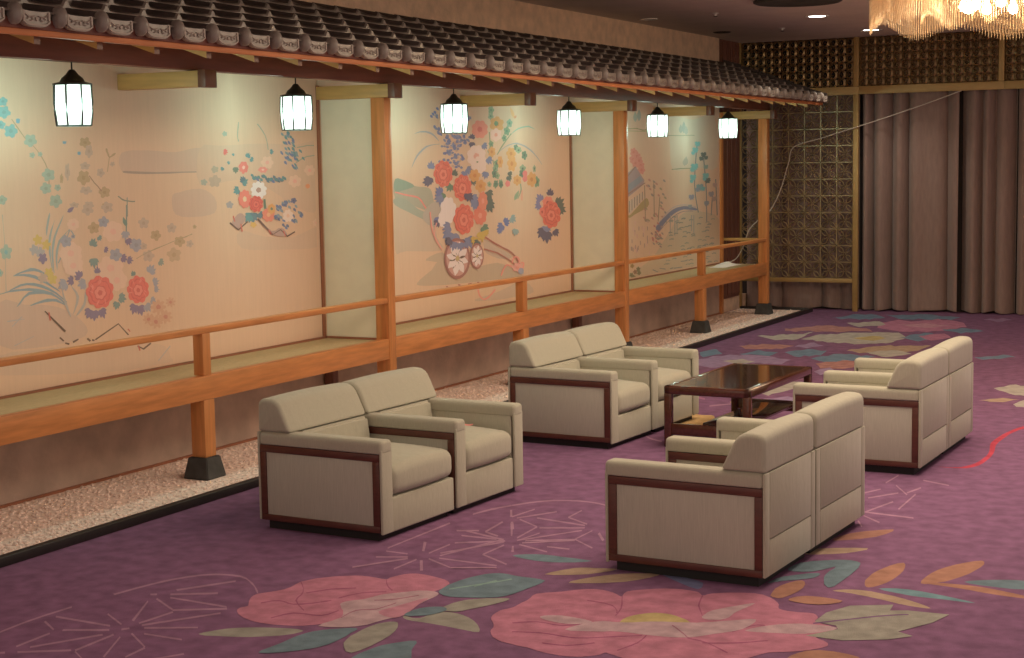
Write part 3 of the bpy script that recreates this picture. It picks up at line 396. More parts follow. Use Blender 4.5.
4|20|2110,313 2,-3 4,-1 4,0 4,1 -3,2 -3,2 -4,0
5|20|2110,313 0,-3 1,-2 4,-1 4,-1 -1,3 -1,2 -3,1
6|20|2112,302 4,1 2,1 1,2 0,2 -3,0 -3,-1 -1,-2
7|20|2112,302 4,0 3,0 2,2 2,2 -3,0 -4,0 -2,-1
8|20|2112,302 3,-2 3,0 4,0 4,0 -4,2 -2,2 -4,0
9|20|2112,302 1,-2 2,-2 3,-1 4,0 -2,2 -1,2 -3,1
10|20|2112,302 -1,-2 1,-2 2,-1 2,-2 1,3 0,2 -1,1
1|21|1935,334 -4,2 -3,-1 -3,-1 -3,-2 4,-2 4,0 3,0
11|21|1935,334 -3,3 -3,1 -4,0 -5,0 3,-3 3,-2 4,-1
12|21|1935,334 -1,4 -2,3 -4,2 -5,1 1,-3 2,-3 3,-3
13|21|1935,334 2,3 0,3 -3,3 -3,3 -2,-3 0,-4 1,-3
14|21|1935,334 4,2 1,2 0,3 -2,3 -4,-2 -2,-2 0,-3
1|20|1946,325 -6,-2 -1,-3 1,-3 2,-3 3,2 3,2 0,3
2|20|1946,325 -7,-1 -3,-2 -2,-3 0,-4 5,1 4,2 3,3
3|20|1946,325 -7,2 -5,-1 -4,-2 -3,-3 5,-1 6,0 4,2
4|20|1946,325 -4,3 -4,2 -4,0 -5,-2 3,-2 4,-2 4,-1
5|20|1946,325 0,4 -3,2 -3,1 -5,1 0,-3 2,-3 3,-1
1|21|1918,331 -4,-1 -2,-2 0,-3 1,-3 3,2 3,1 1,3
2|21|1918,331 -5,0 -3,-1 -2,-3 -2,-3 5,1 4,1 3,2
7|21|1918,331 -4,2 -4,0 -4,-1 -4,-2 4,-1 4,-1 4,0
8|21|1918,331 -2,3 -2,2 -4,0 -5,0 3,-2 2,-3 4,-1
11|21|1918,331 1,3 -1,2 -3,2 -4,1 0,-3 0,-2 3,-2
8|20|1902,328 -5,-2 -1,-4 2,-3 2,-4 4,3 2,3 0,3
9|20|1902,328 -6,-2 -4,-2 0,-4 0,-4 5,2 4,2 2,4
10|20|1902,328 -7,1 -5,-2 -4,-3 -3,-4 7,0 5,2 5,2
11|20|1902,328 -5,4 -4,0 -5,-1 -4,-2 4,-2 5,-2 4,1
12|20|1902,328 -1,4 -3,2 -4,1 -6,0 2,-3 2,-3 4,-1
1|21|1974,338 0,3 -2,1 -2,1 -4,0 2,-2 0,-2 3,-1
5|21|1974,338 2,3 -2,3 -2,1 -3,2 0,-3 0,-2 2,-2
6|21|1974,338 3,3 1,3 -2,3 -1,3 -2,-3 -1,-3 0,-3
7|21|1974,338 4,2 2,2 0,2 0,2 -3,-1 -3,-1 0,-3
8|21|1974,338 4,0 2,1 2,1 0,2 -3,0 -3,0 -1,-1
1|37|2062,328 -2,2 -2,1 -2,-1 -2,0 2,-2 1,0 2,0
2|37|2062,328 0,3 -2,1 -2,1 -3,1 0,-2 1,-2 2,-1
3|37|2062,328 1,3 -1,2 -2,2 -2,2 -1,-3 1,-2 1,-2
4|37|2062,328 2,2 1,2 -1,2 -1,2 -2,-2 -1,-2 0,-2
5|37|2062,328 3,1 1,1 0,2 0,2 -2,-1 -2,-1 -1,-2
1|34|2024,296 5,0 3,1 1,3 1,3 -5,-1 -3,-1 -3,-2
2|34|2024,296 5,-2 4,0 4,2 2,2 -4,2 -5,0 -4,-1
3|34|2024,296 3,-4 5,-2 5,0 5,1 -4,3 -4,2 -4,1
4|34|2024,296 0,-4 2,-3 5,-2 5,-1 -1,4 -2,2 -3,3
5|34|2024,296 -3,-4 1,-2 3,-3 3,-2 2,3 0,3 -1,2
6|34|2018,288 -1,-3 1,-2 3,-1 4,-1 0,3 -1,2 -2,2
7|34|2018,288 -3,-3 0,-3 3,-2 3,-3 1,3 0,3 -1,3
8|34|2018,288 -5,-2 -1,-3 0,-3 1,-4 4,2 2,3 0,3
9|34|2018,288 -5,0 -3,-2 -1,-2 -1,-3 4,1 3,1 3,2
10|34|2018,288 -4,2 -3,0 -2,-2 -2,-2 3,-1 4,0 2,1
1|21|1962,279 1,-4 3,-2 4,-1 5,0 -1,3 -2,3 -4,2
2|21|1962,279 -2,-4 2,-4 4,-3 5,-2 1,4 -1,4 -3,3
3|21|1962,279 -4,-4 0,-4 2,-5 2,-4 4,4 1,4 -1,5
4|21|1962,279 -6,-1 -2,-4 -1,-4 1,-4 5,2 3,3 2,4
5|21|1962,279 -6,1 -3,-1 -2,-3 -1,-3 5,0 4,0 3,2
6|21|1954,282 -2,-4 1,-2 3,-3 5,-2 1,3 0,4 -3,2
7|21|1954,282 -4,-4 0,-3 1,-4 3,-3 3,3 1,3 0,4
8|21|1954,282 -6,-2 -3,-4 -1,-4 1,-4 5,2 4,3 1,4
9|21|1954,282 -6,0 -4,-1 -2,-3 -2,-4 5,1 5,1 3,2
10|21|1954,282 -4,3 -4,0 -3,-1 -3,-2 4,-2 3,-1 4,0
1|21|1979,280 3,-4 3,0 4,0 4,2 -3,2 -3,2 -4,0
2|21|1979,280 1,-4 3,-3 4,-1 5,-1 -1,3 -2,3 -4,2
3|21|1979,280 -1,-5 1,-3 3,-4 5,-4 1,5 -1,4 -2,4
4|21|1979,280 -4,-3 -1,-4 2,-3 2,-4 3,3 2,3 0,4
5|21|1979,280 -5,-1 -2,-2 -1,-3 1,-4 4,2 3,2 2,2
1|21|2062,280 -2,-4 2,-2 4,-2 5,-2 0,3 -1,3 -2,3
2|21|2062,280 -4,-3 0,-4 2,-4 4,-4 2,4 2,4 -1,4
3|21|2062,280 -6,-2 -3,-4 0,-5 1,-5 5,4 3,3 2,4
4|21|2062,280 -7,0 -4,-2 -2,-3 -1,-3 5,0 5,2 3,2
5|21|2062,280 -5,3 -4,0 -3,-2 -3,-2 4,-2 5,-1 3,1
1|21|2074,278 2,-4 3,-2 5,0 4,0 -2,4 -3,2 -4,1
2|21|2074,278 -1,-5 3,-3 4,-3 6,-1 0,4 -2,3 -4,3
3|21|2074,278 -4,-5 1,-5 3,-4 4,-4 2,4 1,5 -2,4
4|21|2074,278 -6,-3 -2,-4 1,-4 1,-4 5,3 3,3 1,4
5|21|2074,278 -6,-1 -4,-1 -1,-4 0,-3 5,1 4,1 2,2
1|20|2089,278 4,-2 3,-1 4,1 2,2 -3,2 -3,1 -4,0
2|20|2089,278 2,-4 3,-1 4,-1 6,0 -3,3 -3,2 -4,1
3|20|2089,278 -1,-4 3,-4 4,-2 5,-3 0,4 -2,4 -3,3
4|20|2089,278 -3,-3 0,-3 2,-4 3,-3 2,3 1,4 -1,3
5|20|2089,278 -5,-1 -2,-3 1,-3 1,-3 4,2 3,2 1,3
1|20|2102,285 4,0 2,1 2,2 0,2 -3,0 -3,-1 -2,-1
2|20|2102,285 4,-1 3,0 3,0 2,2 -3,1 -4,1 -3,-1
3|20|2102,285 2,-3 3,-1 4,-1 4,0 -2,3 -3,2 -4,1
4|20|2102,285 0,-3 1,-2 3,-2 4,-1 0,3 -1,2 -3,2
5|20|2102,285 -2,-2 0,-2 2,-2 2,-2 2,2 0,2 -1,2
6|38|2132,267 4,-5 -4,-2 -8,4 -2,-6 -5,0 -2,6 -7,-2 -4,2 4,5 -8,2 0,3 8,2 -4,4 4,3 7,-3 3,4 5,0 2,-5 7,2 4,-3 -4,-4 8,-2 0,-4
7|39|2126,271 0,-2 -2,-1 -2,0 -3,0 -3,0 -1,2 -1,1 0,2 2,1 1,1 3,1 2,-1 2,-1 2,-2
7|38|2148,249 3,-5 -4,-1 -6,3 -3,-4 -5,0 -1,5 -7,-1 -3,2 5,4 -7,2 0,4 8,0 -3,4 4,2 6,-3 3,4 4,-1 2,-4 6,1 4,-3 -5,-4 7,-2 0,-3
8|39|2143,253 0,-1 -1,-2 -3,0 -2,0 -2,0 -1,2 -2,1 0,2 2,1 1,1 3,0 2,-1 2,0 1,-2
8|38|2121,243 3,-5 -4,-2 -6,4 -4,-4 -4,1 0,5 -8,-1 -2,3 5,3 -6,3 1,3 7,-1 -2,5 4,2 5,-4 4,4 4,-1 1,-5 7,1 2,-3 -5,-3 7,-3 -1,-3
9|39|2117,247 0,-1 -1,-2 -2,0 -3,0 -2,1 -1,1 -1,2 0,1 1,1 2,1 2,0 2,-1 2,0 1,-2
7|38|2157,272 -1,-4 -3,0 -3,4 -4,-2 -3,1 2,3 -5,1 -1,2 5,1 -4,4 2,1 6,-1 0,3 4,1 2,-4 4,2 3,-1 -2,-4 6,0 1,-3 -6,-1 4,-3 -2,-2
8|39|2156,276 -1,-1 -2,-1 -1,0 -2,1 -1,1 -1,1 0,1 1,0 1,1 2,1 1,-1 2,-1 1,0
10|38|2103,251 4,-3 -3,-2 -6,2 0,-4 -4,0 -3,4 -5,-2 -3,1 3,4 -7,1 0,3 5,1 -3,4 2,1 6,-2 1,4 4,1 2,-5 6,3 3,-2 -3,-4 6,-1 1,-3
11|39|2098,253 0,-1 -1,-1 -2,0 -2,-1 -2,1 -1,1 -1,1 0,1 1,1 2,1 2,0 1,0 2,0 1,-2
5|40|1915,278 5,6 7,10 3,10 -4,8 -8,7 -6,5 4,-6 6,-7 2,-7 -2,-9 -4,-10 -4,-7
12|40|1910,275 -2,5 -3,7 -3,8 -4,10 -4,12 -3,9 -1,-1 2,-8 2,-12 3,-11 4,-8 4,-7 4,-5
11|40|1920,274 7,3 9,6 7,7 3,8 0,7 -1,5 -1,0 -2,-5 -1,-7 -3,-6 -6,-6 -8,-7 -4,-5
12|41|2007,306 3,-7 -3,-5 -7,-3 -3,-6 -7,-3 -8,2 -8,-2 -7,1 -5,6 -8,1 -4,6 0,6 -5,6 1,6 6,4 0,6 5,5 8,0 5,5 8,0 7,-4 8,1 7,-3 2,-7 7,-3 2,-6
13|42|2000,300 0,-5 -5,-4 -7,-1 -5,-3 -7,0 -6,4 -7,1 -5,4 -1,5 -4,4 -1,6 4,4 1,5 5,4 6,1 6,3 6,0 6,-3 7,-1 5,-4 2,-5 4,-5 0,-5
14|41|1998,301 0,-5 -4,-3 -6,-1 -5,-3 -6,0 -5,3 -6,1 -5,4 -1,5 -4,4 0,4 3,4 1,5 4,4 6,0 5,3 6,0 5,-3 6,0 5,-4 1,-5 4,-4 0,-5
15|42|1988,298 -3,-3 -5,-1 -5,2 -5,0 -4,4 -1,4 -3,4 2,4 4,2 3,4 5,1 5,-2 6,0 4,-3 0,-5 3,-4 -1,-4
16|43|1986,300 -2,-3 -4,-1 -4,2 -5,0 -3,2 -1,4 -2,4 1,3 4,2 2,3 4,1 5,-1 4,-1 4,-3 0,-3 3,-3 -2,-4
16|43|1965,314 -1,3 -2,3 -3,2 -3,2 2,-2 1,-3 3,-3
16|43|1976,296 -3,-2 -3,-2 -1,-3 -2,-3 3,2 3,2 2,3
17|43|1964,312 -2,3 -2,3 -3,2 -3,2 2,-3 2,-2 2,-3
15|43|1977,320 3,2 2,3 1,3 1,3 -3,-2 -2,-3 -1,-3
17|43|1988,298 0,-3 0,-3 1,-3 2,-3 0,3 -1,3 0,3
18|43|1963,308 -3,2 -4,1 -3,1 -4,1 3,-1 4,-2 3,-2
16|43|1975,320 2,2 1,4 0,2 1,4 -2,-3 -1,-3 -1,-3
17|42|1983,306 0,-2 -1,-1 -2,0 -3,-1 -2,1 -1,1 -2,2 1,2 1,1 2,2 2,0 2,-1 2,0 2,-2
6|41|2095,303 3,-6 -3,-5 -6,-2 -3,-6 -6,-2 -6,2 -6,-2 -7,1 -4,5 -7,1 -4,5 1,6 -4,4 0,6 5,3 0,6 4,4 7,0 5,5 6,0 6,-4 7,1 5,-3 2,-6 6,-3 2,-5
7|42|2089,298 0,-4 -4,-4 -6,0 -5,-4 -6,0 -4,4 -6,0 -4,4 -1,4 -4,4 0,5 3,4 1,5 3,3 6,1 5,3 5,0 5,-3 6,-1 5,-3 0,-5 4,-4 0,-5
8|41|2088,299 -1,-5 -3,-2 -6,-1 -4,-3 -5,0 -4,3 -5,1 -4,3 -1,4 -3,3 0,5 2,3 1,4 3,4 6,0 4,3 5,0 4,-3 5,0 4,-3 1,-5 4,-3 0,-5
9|42|2079,296 -3,-3 -4,-1 -4,2 -5,0 -3,3 -1,4 -2,3 1,4 4,2 2,4 5,0 4,-1 5,-1 3,-2 1,-4 2,-4 -1,-4
10|43|2078,298 -2,-3 -4,-1 -4,2 -4,0 -2,2 -1,4 -2,2 1,4 3,1 2,3 4,1 4,-2 3,0 4,-2 0,-3 2,-4 -1,-2
10|43|2084,303 2,-2 2,-2 3,-1 3,-2 -2,2 -2,2 -3,2
9|43|2073,315 3,2 2,2 2,2 1,3 -3,-2 -2,-2 -2,-2
10|43|2059,300 -3,1 -4,1 -3,0 -3,-1 3,-1 3,0 4,0
10|43|2058,306 -2,2 -3,2 -3,1 -3,1 2,-2 3,-2 2,-1
11|43|2061,312 0,3 -1,3 -1,2 -2,2 0,-2 1,-3 1,-2
10|43|2074,315 4,1 2,2 2,2 2,2 -3,-2 -3,-1 -2,-2
11|43|2082,300 2,-2 2,-3 2,-2 3,-2 -2,3 -1,2 -2,2
11|42|2075,303 0,-1 -1,-2 -2,0 -2,0 -2,0 -1,2 -1,1 0,1 1,2 1,1 2,1 2,-1 2,-1 1,-1
13|44|1852,288 42,-36 3,2 -43,35
14|45|1860,286 2,-13 3,0 -2,13
2|44|1964,232 55,20 22,-20 3,1 -25,21 -57,-20
2|44|2063,211 16,-7 20,8 -3,2 -18,-7 -14,6
2|46|1882,244 8,-6 3,1 -9,7
2|46|1894,234 9,-3 1,3 -9,2
2|46|1913,233 12,4 -1,2 -13,-3
2|46|1943,236 7,-5 3,2 -7,5
2|46|1955,232 5,-1 2,2 -6,2
3|45|2064,212 4,-9 3,1 -4,9
3|47|2040,242 6,-5 2,1 -5,5
2|48|1784,271 22,13 -2,1 -21,-13
2|48|1828,253 -42,-10 1,-1 41,10
2|48|2116,181 32,21 -1,2 -33,-22
3|48|1774,279 36,1 0,1 -36,0
4|49|2360,582 -2,-6 -2,-10 -1,-8 1,-5 1,-4 1,-2 2,1 0,2 -2,3 0,5 1,8 2,9 1,7
4|49|2416,579 7,-5 9,-8 8,-8 4,-9 2,-9 1,-7 3,0 -1,7 -3,10 -4,9 -7,8 -9,8 -7,5
4|49|2542,536 8,1 12,1 13,2 12,0 13,0 0,2 -13,0 -13,0 -12,-2 -12,-1 -9,-1
4|49|2538,508 9,3 14,5 13,3 12,1 13,1 1,0 0,2 -1,0 -13,-1 -13,-1 -14,-3 -13,-5 -10,-3
4|50|2261,475 0,-3 -4,-1 -3,2 -4,-1 -3,2 1,2 -2,3 2,2 5,0 3,2 3,-1 1,-2 4,-1 1,-3
5|50|2258,477 0,-1 -1,0 -1,0 -1,-1 -1,1 -1,0 -1,1 0,1 1,0 1,0 1,1 1,-1 2,0
4|51|2295,498 2,-2 -3,-2 -5,0 -3,-2 -5,1 -1,3 -3,2 0,2 4,2 1,3 5,0 3,-2 5,0 3,-2
5|51|2290,499 0,-1 0,-1 -2,0 -1,0 -1,0 -1,1 -1,0 0,1 1,1 1,0 1,1 1,-1 2,0
4|52|2298,475 0,-5 -6,-2 -7,2 -8,-2 -6,4 2,4 -5,4 3,5 9,0 4,4 8,0 3,-5 8,-1 1,-5
5|52|2291,478 0,-1 -1,-1 -2,-1 -3,0 -2,0 -1,1 -2,2 1,1 1,1 2,1 2,1 2,-1 2,0 1,-1
4|53|2334,434 0,-3 -4,-2 -4,2 -5,-1 -3,2 0,2 -2,3 1,2 5,1 3,2 5,0 2,-3 4,-1 2,-2
5|53|2330,436 0,-2 -1,0 -2,0 -1,0 -1,0 -1,0 -1,1 0,1 1,1 1,1 1,0 2,-1 1,0 1,-1
1|54|2325,561 1,-2 -2,-2 -3,1 -3,-2 -3,1 -1,2 -2,1 0,2 3,1 1,2 3,1 2,-2 4,0 1,-1
2|54|2321,561 0,-1 -1,0 -1,0 -1,0 -1,0 0,1 1,1 1,0 1,0 1,0 1,0
4|55|2496,549 0,-3 2,-2 3,-1 4,-1 0,2 -1,3 -3,1
4|55|2528,530 0,-3 2,-2 3,-1 5,-1 -1,2 -1,3 -3,2
5|55|2557,520 0,-3 2,-2 4,-1 4,-2 -1,3 -1,3 -3,1
5|56|2502,549 0,-3 2,-2 4,-2 4,0 -1,2 -1,2 -3,2
4|56|2514,529 0,-3 2,-2 3,-2 4,-1 -1,3 -1,2 -3,2
4|57|2507,518 -1,-2 2,-2 4,-2 4,-1 0,3 -2,2 -2,2
5|57|2537,527 -1,-3 2,-2 4,-2 4,-1 0,3 -2,2 -2,2
4|55|2527,544 0,-3 2,-2 3,-1 5,-2 -1,3 -1,3 -3,1
1|57|2502,560 0,-3 2,-2 4,-1 4,-1 -1,3 -1,2 -3,2
6|57|2535,530 0,-2 2,-2 3,-2 4,-1 0,3 -1,2 -3,2
5|55|2525,538 -1,-2 2,-3 4,-1 4,-1 0,3 -2,2 -2,2
4|55|2531,508 0,-3 2,-2 3,-2 4,-1 0,3 -2,2 -2,2
5|56|2530,502 -1,-3 2,-2 4,-1 4,-2 -1,3 -1,3 -3,1
5|55|2537,518 0,-3 2,-2 3,-1 4,-2 0,3 -2,3 -2,1
4|56|2525,552 0,-2 2,-2 3,-2 5,-1 -1,3 -1,2 -3,2
5|56|2524,526 0,-3 2,-2 4,-1 4,-2 0,3 -2,3 -2,1
5|56|2500,521 0,-3 2,-2 4,-1 4,-1 -1,2 -1,2 -3,2
5|57|2506,528 0,-2 2,-2 4,-2 4,-1 -1,3 -1,2 -3,2
2|56|2509,566 0,-3 2,-1 3,-2 4,-1 0,3 -2,2 -2,2
4|57|2501,538 0,-3 2,-2 3,-1 4,-1 0,2 -2,3 -2,1
5|56|2498,512 0,-3 2,-2 4,-1 4,-1 -1,2 -1,3 -2,2
3|55|2511,568 -1,-3 2,-2 4,-1 4,-1 0,2 -2,3 -2,1
4|57|2508,562 0,-3 2,-2 3,-1 5,-2 -1,3 -1,2 -3,2
6|57|2502,530 0,-3 2,-2 4,-1 4,-2 0,3 -2,2 -2,2
6|57|2534,503 0,-3 2,-2 4,-1 4,-1 -1,2 -1,3 -3,1
7|56|2526,529 -1,-3 2,-2 4,-2 4,-1 -1,3 -1,2 -3,2
1|57|2491,565 0,-3 1,-2 4,-1 4,-1 0,2 -2,3 -2,1
6|56|2530,520 0,-3 2,-3 4,-1 4,-1 -1,2 -1,3 -3,2
7|55|2525,503 0,-3 2,-2 4,-2 4,0 -1,2 -1,2 -3,2
5|55|2516,517 -1,-3 2,-2 4,-1 4,-1 -1,2 -1,3 -3,1
5|55|2510,538 0,-2 2,-2 4,-2 4,-1 -1,3 -1,2 -3,2
4|55|2548,534 0,-3 2,-2 4,-1 4,-2 0,3 -2,3 -2,1
6|55|2525,538 0,-4 2,-2 3,-1 4,-1 0,3 -2,2 -2,2
5|57|2524,548 0,-3 2,-2 4,-1 4,-2 -1,3 -1,3 -3,1
5|56|2525,556 0,-3 2,-2 3,-1 4,-2 0,3 -2,2 -2,2
8|55|2530,525 0,-3 2,-2 4,-1 4,-1 -1,2 -1,3 -3,1
8|56|2518,526 0,-2 2,-2 3,-2 4,-1 -1,3 -1,2 -3,2
8|56|2522,506 0,-3 2,-2 4,-1 4,-2 -1,3 -1,2 -3,2
6|56|2507,522 -1,-3 2,-2 4,-1 4,-2 0,3 -2,3 -2,1
6|55|2518,560 0,-3 2,-2 4,-1 4,-2 -1,3 -1,3 -3,1
4|56|2487,531 0,-3 1,-2 4,-2 4,-1 0,3 -2,2 -2,2
9|57|2521,531 -1,-3 2,-2 4,-1 4,-1 0,2 -2,3 -2,1
5|55|2502,558 0,-3 2,-2 4,-1 4,-1 -1,2 -1,3 -2,1
4|56|2512,550 0,-4 2,-2 3,-1 5,-1 -1,3 -1,2 -3,2
4|58|2548,472 2,-5 -6,-3 -8,1 -6,-3 -7,1 -3,4 -8,1 -2,4 5,4 -1,4 4,4 9,-1 5,3 8,-1 3,-4 8,-1 2,-4
5|59|2537,474 1,-2 -2,-1 -3,0 -3,-1 -2,1 -1,1 -2,1 0,2 2,1 1,1 3,1 3,-1 2,-1 2,-1
4|58|2596,490 0,-4 -6,-2 -7,1 -6,-2 -6,2 -1,4 -6,2 -1,4 6,3 0,3 5,3 7,-2 7,2 6,-1 1,-5 5,-1 0,-5
5|59|2588,494 0,-2 -2,-1 -2,0 -2,-1 -3,1 -1,1 -2,1 0,1 2,2 2,1 2,0 2,-1 2,0 2,-1
2|58|2600,385 -3,2 -5,0 -4,2 2,3 -4,3 2,2 6,1 2,3 4,0
3|59|2600,390 -2,1 0,1 -2,1 0,1 2,0 1,1 1,0
4|58|2458,505 -1,-5 -6,-2 -7,2 -7,-2 -6,3 -1,4 -6,3 0,4 7,2 1,5 6,2 7,-2 7,2 6,-2 0,-5 6,-2 0,-5
5|59|2450,510 0,-2 -2,-1 -2,0 -2,-1 -3,0 -1,2 -2,1 0,1 2,1 2,2 2,0 2,0 3,-1 1,-1
4|60|2314,530 4,0 2,1 1,2 1,2 -4,-1 -2,0 -2,-2
5|60|2314,530 4,-1 3,0 3,1 2,2 -4,1 -3,0 -3,-1
6|60|2314,530 3,-2 3,-1 4,0 3,1 -2,1 -3,1 -4,1
7|60|2314,530 1,-3 1,-1 4,-1 3,-1 -1,2 -1,2 -2,2
8|60|2314,530 -1,-2 0,-2 2,-2 3,-1 1,2 0,2 -1,1
4|55|2310,502 -1,-2 1,-1 2,-1 2,-1 0,2 0,1 -1,1
5|55|2310,502 -2,-2 0,-1 1,-2 1,-1 2,1 0,2 0,1
6|55|2310,502 -3,-1 -1,-2 0,-2 0,-2 2,1 2,2 1,2
7|55|2310,502 -3,0 -2,-1 -1,-1 -1,-2 3,0 2,1 2,1
8|55|2310,502 -2,1 -2,0 -2,-1 -1,-1 2,-1 2,0 1,0
4|55|2325,509 1,1 1,1 -1,1 -1,1 -1,-1 -1,-1 0,-1
5|55|2325,509 2,0 1,2 0,1 0,2 -2,-2 -1,-1 -1,-1
6|55|2325,509 3,0 2,1 1,1 1,1 -3,0 -2,-1 -1,-1
7|55|2325,509 2,-1 1,0 2,0 2,1 -2,1 -2,0 -2,0
8|55|2325,509 0,-2 1,0 2,0 2,0 0,1 -2,1 -1,0
4|55|2384,519 1,2 -1,2 -2,1 -4,1 0,-2 0,-2 2,-1
5|55|2384,519 2,2 1,3 -2,2 -2,2 -2,-2 -1,-3 1,-2
6|55|2384,519 4,2 2,2 0,3 0,2 -4,-2 -2,-2 -1,-2
7|55|2384,519 4,0 3,1 1,2 2,3 -4,-1 -4,-1 -2,-1
8|55|2384,519 3,-1 3,0 2,1 2,1 -3,1 -3,1 -2,-1
9|55|2393,517 3,-1 2,1 2,1 1,2 -3,0 -2,0 -2,-1
10|55|2393,517 2,-1 3,-1 2,1 3,0 -2,2 -3,0 -2,0
11|55|2393,517 1,-2 2,-1 3,-1 3,-1 -1,2 -1,2 -3,1
12|55|2393,517 -1,-2 0,-2 2,-1 3,-2 1,2 0,2 -2,2
13|55|2393,517 -3,-1 0,-2 1,-2 1,-1 2,1 1,2 0,2
4|61|2348,502 0,-3 2,-1 3,-1 4,0 -1,2 -2,2 -2,1
5|61|2348,502 -2,-3 1,-3 3,-2 4,-1 0,3 0,2 -2,2
6|61|2348,502 -4,-3 0,-3 1,-3 2,-3 3,3 1,3 0,3
7|61|2348,502 -5,-2 -2,-2 -1,-2 1,-3 3,1 4,2 1,3
8|61|2348,502 -5,0 -2,-1 -2,-1 -1,-3 4,0 3,1 2,1
4|55|2455,530 3,0 2,2 0,1 0,2 -3,-1 -2,-1 -1,-1
5|55|2455,530 3,-1 3,1 2,2 1,1 -3,0 -3,0 -2,-1
6|55|2455,530 3,-2 3,0 3,0 3,2 -3,0 -3,1 -3,0
7|55|2455,530 1,-2 2,-2 2,0 4,0 -2,2 -1,1 -3,1
8|55|2455,530 -1,-2 0,-2 2,-1 3,-1 1,2 0,2 -2,1
4|55|2340,523 1,1 0,1 -1,1 -2,0 0,-1 0,-1 0,-1
5|55|2340,523 2,1 0,1 0,1 -1,1 -1,-1 -1,-1 0,-1
6|55|2340,523 2,1 2,0 0,2 0,1 -2,-1 -1,0 -1,-2
7|55|2340,523 2,-1 2,1 1,1 1,1 -2,0 -2,0 -1,-1
8|55|2340,523 1,-1 2,0 1,0 1,1 -1,0 -1,1 -1,0
4|55|2393,490 -1,-4 2,-1 4,-1 4,-1 -1,3 -1,2 -2,1
5|55|2396,484 0,-3 2,-2 3,-1 4,0 0,2 -1,2 -3,2
6|55|2400,485 0,-3 2,-2 3,-1 4,-1 0,3 -1,2 -3,1
7|55|2404,486 0,-3 2,-2 3,-1 4,-1 0,3 -1,2 -3,1
8|56|2408,482 0,-2 2,-2 3,-2 4,0 0,2 -1,2 -3,2
9|55|2412,486 0,-3 2,-2 3,-1 4,0 0,2 -1,2 -3,2
4|62|2416,476 -1,-3 2,-2 3,-1 4,-1 0,3 -1,2 -3,2
10|55|2420,481 0,-3 1,-2 4,0 4,-1 -1,2 0,3 -3,1
11|62|2424,487 0,-3 2,-2 3,0 4,-1 0,2 -1,3 -3,1
12|55|2428,488 0,-3 2,-2 3,-1 4,-1 0,3 -1,2 -3,2
13|55|2432,486 0,-3 2,-1 3,-2 4,0 0,2 -1,2 -3,2
14|62|2436,482 0,-3 2,-1 3,-2 4,0 0,2 -1,2 -3,2
15|62|2440,479 -1,-3 2,-2 4,-1 4,-1 -1,3 0,2 -3,1
16|62|2444,482 0,-3 2,-2 3,-1 4,-1 0,3 -1,2 -3,1
17|55|2448,481 0,-3 2,-2 3,-1 4,-1 0,3 -1,2 -3,2
18|55|2452,482 0,-2 2,-2 3,-2 4,0 0,2 -1,2 -3,2
19|56|2456,478 0,-3 1,-2 4,-1 4,0 0,2 -1,2 -3,2
19|62|2460,486 0,-4 2,-2 3,0 5,-1 -1,2 -1,3 -2,1
20|55|2464,480 0,-2 2,-2 3,-1 5,-1 -1,2 -1,3 -3,1
21|62|2468,481 0,-3 2,-2 3,-1 5,-1 -1,3 -1,2 -2,2
22|62|2472,479 0,-3 2,-2 3,-1 5,-1 -1,3 -1,2 -2,2
23|56|2476,482 0,-2 2,-2 4,-2 4,0 0,2 -2,2 -2,2
24|62|2480,480 0,-3 2,-2 4,-1 4,-1 0,3 -2,2 -2,2
25|55|2485,480 -1,-2 2,-2 4,-1 4,-1 0,2 -2,3 -2,1
26|55|2489,484 -1,-2 2,-2 4,-2 4,0 0,2 -1,2 -3,2
27|55|2493,482 0,-2 1,-2 4,-1 4,-1 0,2 -1,3 -3,1
4|55|2366,473 5,3 1,2 -2,3 -2,2 -3,-2 -2,-3 0,-2
5|55|2366,473 6,2 3,2 1,3 0,3 -5,-1 -3,-2 -2,-3
6|55|2366,473 7,0 5,1 3,3 3,3 -6,0 -5,-1 -4,-2
7|55|2366,473 4,-2 4,-1 5,2 4,1 -4,2 -4,1 -4,0
8|55|2366,473 1,-3 3,-2 4,0 4,0 -1,3 -2,2 -3,1
4|55|2354,463 -4,-3 0,-2 1,-2 2,-3 3,2 2,3 0,2
5|55|2354,463 -5,-1 -3,-3 -1,-3 1,-3 4,1 4,2 2,3
6|55|2354,463 -6,0 -4,-1 -4,-3 -2,-3 6,0 4,1 4,2
7|55|2354,463 -4,2 -4,1 -4,-2 -4,-1 4,-2 4,-1 4,0
8|55|2354,463 0,3 -3,2 -4,0 -5,0 2,-3 2,-2 3,-1
8|62|2370,477 -3,1 -3,1 -3,-1 -3,-2 3,-1 3,-1 3,1
9|62|2370,477 -2,3 -2,1 -4,0 -4,0 2,-2 2,-2 3,-1
10|62|2370,477 0,3 -1,2 -4,2 -4,2 0,-3 1,-3 3,-2
11|62|2370,477 3,2 0,3 -2,2 -3,3 -1,-3 -1,-2 0,-3
12|62|2370,477 4,1 2,2 -1,2 -1,2 -3,-1 -2,-2 -1,-2
4|62|2396,419 1,-5 3,-2 6,-1 6,-1 -1,4 -3,4 -4,1
5|62|2396,419 -2,-5 2,-4 4,-3 6,-3 1,4 0,4 -3,4
6|62|2396,419 -6,-5 0,-4 1,-6 4,-4 4,4 3,5 0,5
7|62|2396,419 -8,-2 -3,-3 -1,-4 0,-5 6,2 6,3 2,4
8|62|2396,419 -7,1 -5,-1 -2,-3 -2,-4 6,0 6,1 4,2
9|55|2387,416 -3,-4 0,-3 3,-3 4,-3 3,3 1,4 -2,3
10|55|2387,416 -6,-3 -2,-4 1,-4 2,-4 4,3 4,4 1,3
